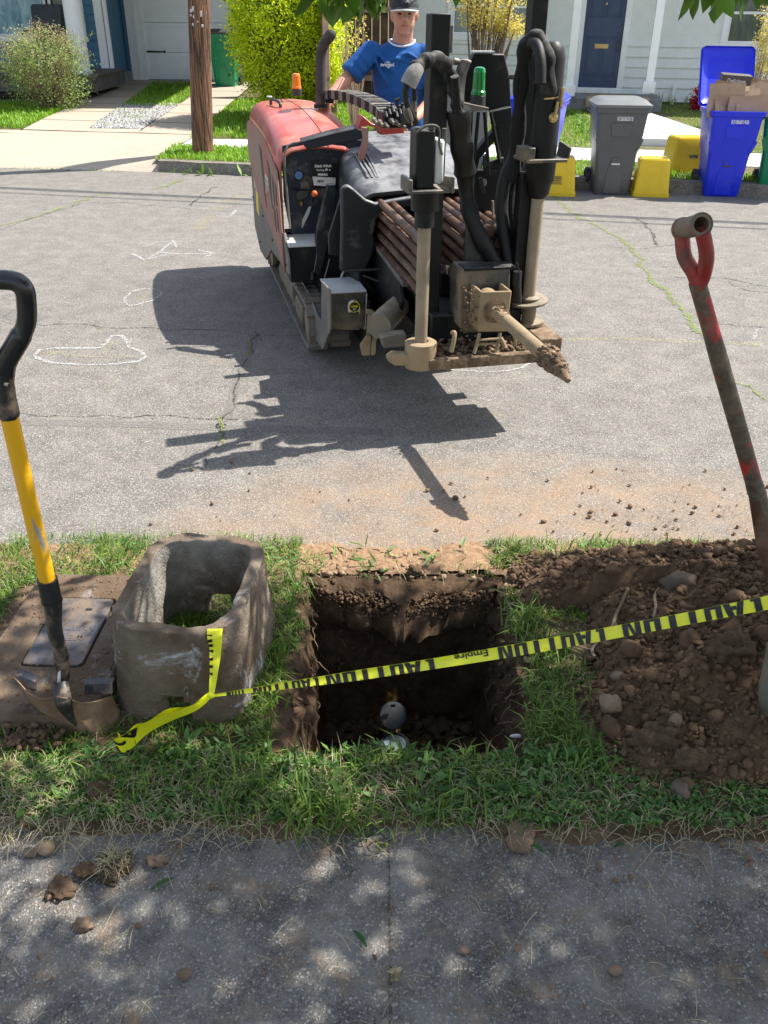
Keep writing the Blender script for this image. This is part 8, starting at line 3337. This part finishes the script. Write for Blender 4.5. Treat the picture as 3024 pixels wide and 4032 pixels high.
for sh, el in ((shR, elR), (shL, elL)):
    for q_ in (.05, .10, .15):
        d = (el - sh).normalized()
        c0_ = sh + d * q_
        mb.tube([c0_ + Vector((-.03, -.068, .03)), c0_ + Vector((0, -.078, -.01)), c0_ + Vector((.04, -.062, -.05))], [.006, .011, .006], 8)
ts = remesh(mb, 't_shirt', 'shirt_blue', per, .008, 9)
mb = MB()
nc = Vector((hx_ - .012, PD + .052, 1.539))
ring = []
for k in range(32):
    a = 2 * math.pi * k / 32
    ring.append(nc + Vector((.083 * math.cos(a), .072 * math.sin(a), -.034 * max(0, -math.sin(a)) + .008)))
mb.tube(ring + [ring[0]], .0065, 8, caps=False)
build(mb, 'collar', 'shirt_white', ts)
# print on the chest
mb = MB()
pc_ = D(1525, 255, PD - .075)
MX = Matrix.Translation((pc_.x, PD - .074, pc_.z)) @ Matrix.Rotation(R(12), 4, 'Z') @ Matrix(((1, 0, 0, 0), (0, 0, -1, 0), (0, 1, 0, 0), (0, 0, 0, 1))) @ Matrix.Rotation(R(2), 4, 'Z')
mb.text('Strickland', MX, .0225, .0007, .0006)
for (y0_, a0, a1, w_) in ((.006, -.022, .026, .0016), (.010, -.010, .020, .001)):
    for k in range(8):
        t0, t1 = k / 8, (k + 1) / 8
        for sg_ in (1, -1):
            P4 = []
            for t in (t0, t1):
                x = (a0 + (a1 - a0) * t) + (.004 if sg_ < 0 else 0)
                y = sg_ * (y0_ + .009 * math.sin(math.pi * t))
                ww_ = w_ * math.sin(math.pi * t)
                P4 += [(x, y - ww_, 0), (x, y + ww_ + .0002, 0)]
            mb.add([MX @ Vector(v) for v in (P4[0], P4[2], P4[3], P4[1])], [(0, 1, 2, 3)])
mb.add([MX @ Vector(v) for v in ((.0, -.0095, 0), (.05, -.0095, 0), (.05, -.0112, 0), (.0, -.0112, 0))], [(0, 1, 2, 3)])
pr_ = build(mb, 'shirt_print', 'shirt_white', ts, smooth=0)
# trousers and boots
mb = MB()
mb.loft([oval(Vector((hx_ - .012, PD + .09, z)), rx, ry) for z, rx, ry in ((.80, .17, .12), (.88, .168, .122), (.96, .160, .116))])
for s in (-1, 1):
    hpp = Vector((hx_ + s * .09, PD + .09, .85))
    kn = Vector((hx_ + s * .12, PD + .04, .48))
    an_ = Vector((hx_ + s * .13, PD + .12, .10))
    mb.cap(hpp, kn, .095, .066, 14)
    mb.cap(kn, an_, .064, .050, 14)
remesh(mb, 'trousers', 'trousers', per, .012, 4)
for s in (-1, 1):
    mb = MB()
    an_ = Vector((hx_ + s * .13, PD + .12, .09))
    mb.cap(an_ + Vector((0, .02, .04)), an_ + Vector((0, 0, -.03)), .05, .052, 12)
    mb.cap(an_ + Vector((0, .02, -.045)), an_ + Vector((s * .02, -.15, -.05)), .045, .042, 12)
    remesh(mb, 'boot', 'boots', per, .01, 3)
# ================================================================== the street tree overhead
leaf_mat('leaf_street', (.045, .12, .012), (.14, .28, .03), .32)
TB = Vector((2.95, .55, 0))
tr = thing('street_tree', 'leafy street tree whose twigs hang into the top of the picture', 'tree', TB)
cc_ = Vector((2.2, 1.20, 3.12))
rad = (2.6, 1.95, .62)
ncl = 335
nx2 = 78
u = norm(rng.normal(size=(ncl, 3)))
r_ = rng.uniform(.0, 1.0, (ncl, 1)) ** .45
C = u * r_ * np.array(rad) + np.array(cc_)
C2_ = norm(rng.normal(size=(nx2, 3))) * rng.uniform(0, 1, (nx2, 1)) ** .4 * np.array((1.15, .85, .7)) + np.array((3.2, 2.45, 3.05))
C = np.concatenate([C, C2_])
ncl += nx2
nl = 66
P = np.repeat(C, nl, 0) + rng.normal(size=(ncl * nl, 3)) * np.array([.088, .088, .04])
Dd = norm(P - np.repeat(C, nl, 0))
V, F, T = leaves(P, rng.uniform(.055, .095, len(P)), .55, .35, .4, Dd)
# hanging twigs that reach the top of the picture
tw = []
tl_ = []
mbt = MB()
def twig(px0, px1, yb, d, n, z0=1.80, L=.085, seed=0, dens=1.0):
    rs = random.Random(seed)
    a, b = D(px0, 20, d), D(px1, 20, d + .15)
    up = Vector((.5, -.3, .55))
    for k in range(n):
        t = rs.random()
        p_ = a.lerp(b, t)
        zlow = D(0, yb * (.35 + .65 * math.sin(math.pi * min(1, max(0, t)))) * rs.uniform(.3, 1.0), d).z
        p_.z = zlow + L * .8 + rs.uniform(0, .10)
        p_.y += rs.uniform(-.12, .12)
        tl_.append(tuple(p_))
    q0 = a + up
    mbt.tube(smooth_path([q0, a + Vector((.05, 0, .16)), a.lerp(b, .5) + Vector((0, 0, .10)), b + Vector((0, 0, .06))], 5), [.007 - .00035 * i for i in range(16)], 6)


twig(1240, 1530, 165, 2.5, 125, seed=1, L=.085)
twig(1400, 1500, 60, 2.3, 20, seed=2)
twig(1660, 1900, 50, 2.7, 8, seed=3, L=.09)
twig(1980, 2150, 34, 2.6, 7, seed=6, L=.09)
twig(2660, 3020, 95, 2.4, 70, seed=4, L=.085)
twig(2700, 2850, 150, 2.45, 10, seed=5)
P2 = np.array(tl_)
dd = np.tile([0.1, -.1, -1.0], (len(P2), 1))
V2, F2, T2 = leaves(P2, rng.uniform(.055, .10, len(P2)), .48, -.1, .5, dd, .3)
V, F, T = join((V, F, T), (V2, F2, T2))
npmesh('crown', V - np.array(TB), F, MATS['leaf_street'], tr, tint=T)
build(mbt, 'twigs', 'bark', tr)
mb = MB()
mb.tube(smooth_path([TB - Vector((0, 0, .1)), TB + Vector((.02, .05, 1.2)), TB + Vector((0, .15, 2.4)), TB + Vector((-.1, .4, 3.6)), TB + Vector((-.2, .5, 4.6))], 5), [.17 - .0065 * i for i in range(21)], 16)
build(mb, 'trunk', 'bark', tr, subd=0)
mb = MB()
fork = TB + Vector((0, .15, 2.3))
for c in C[rng.choice(ncl, 60, replace=False)]:
    c = Vector(c)
    mid = fork.lerp(c, .5) + Vector((0, 0, .18))
    mb.tube(smooth_path([fork + Vector((0, 0, random.uniform(0, .8))), mid, c], 4), [.045 - .0048 * i for i in range(9)], 7)
build(mb, 'limbs', 'bark', tr)
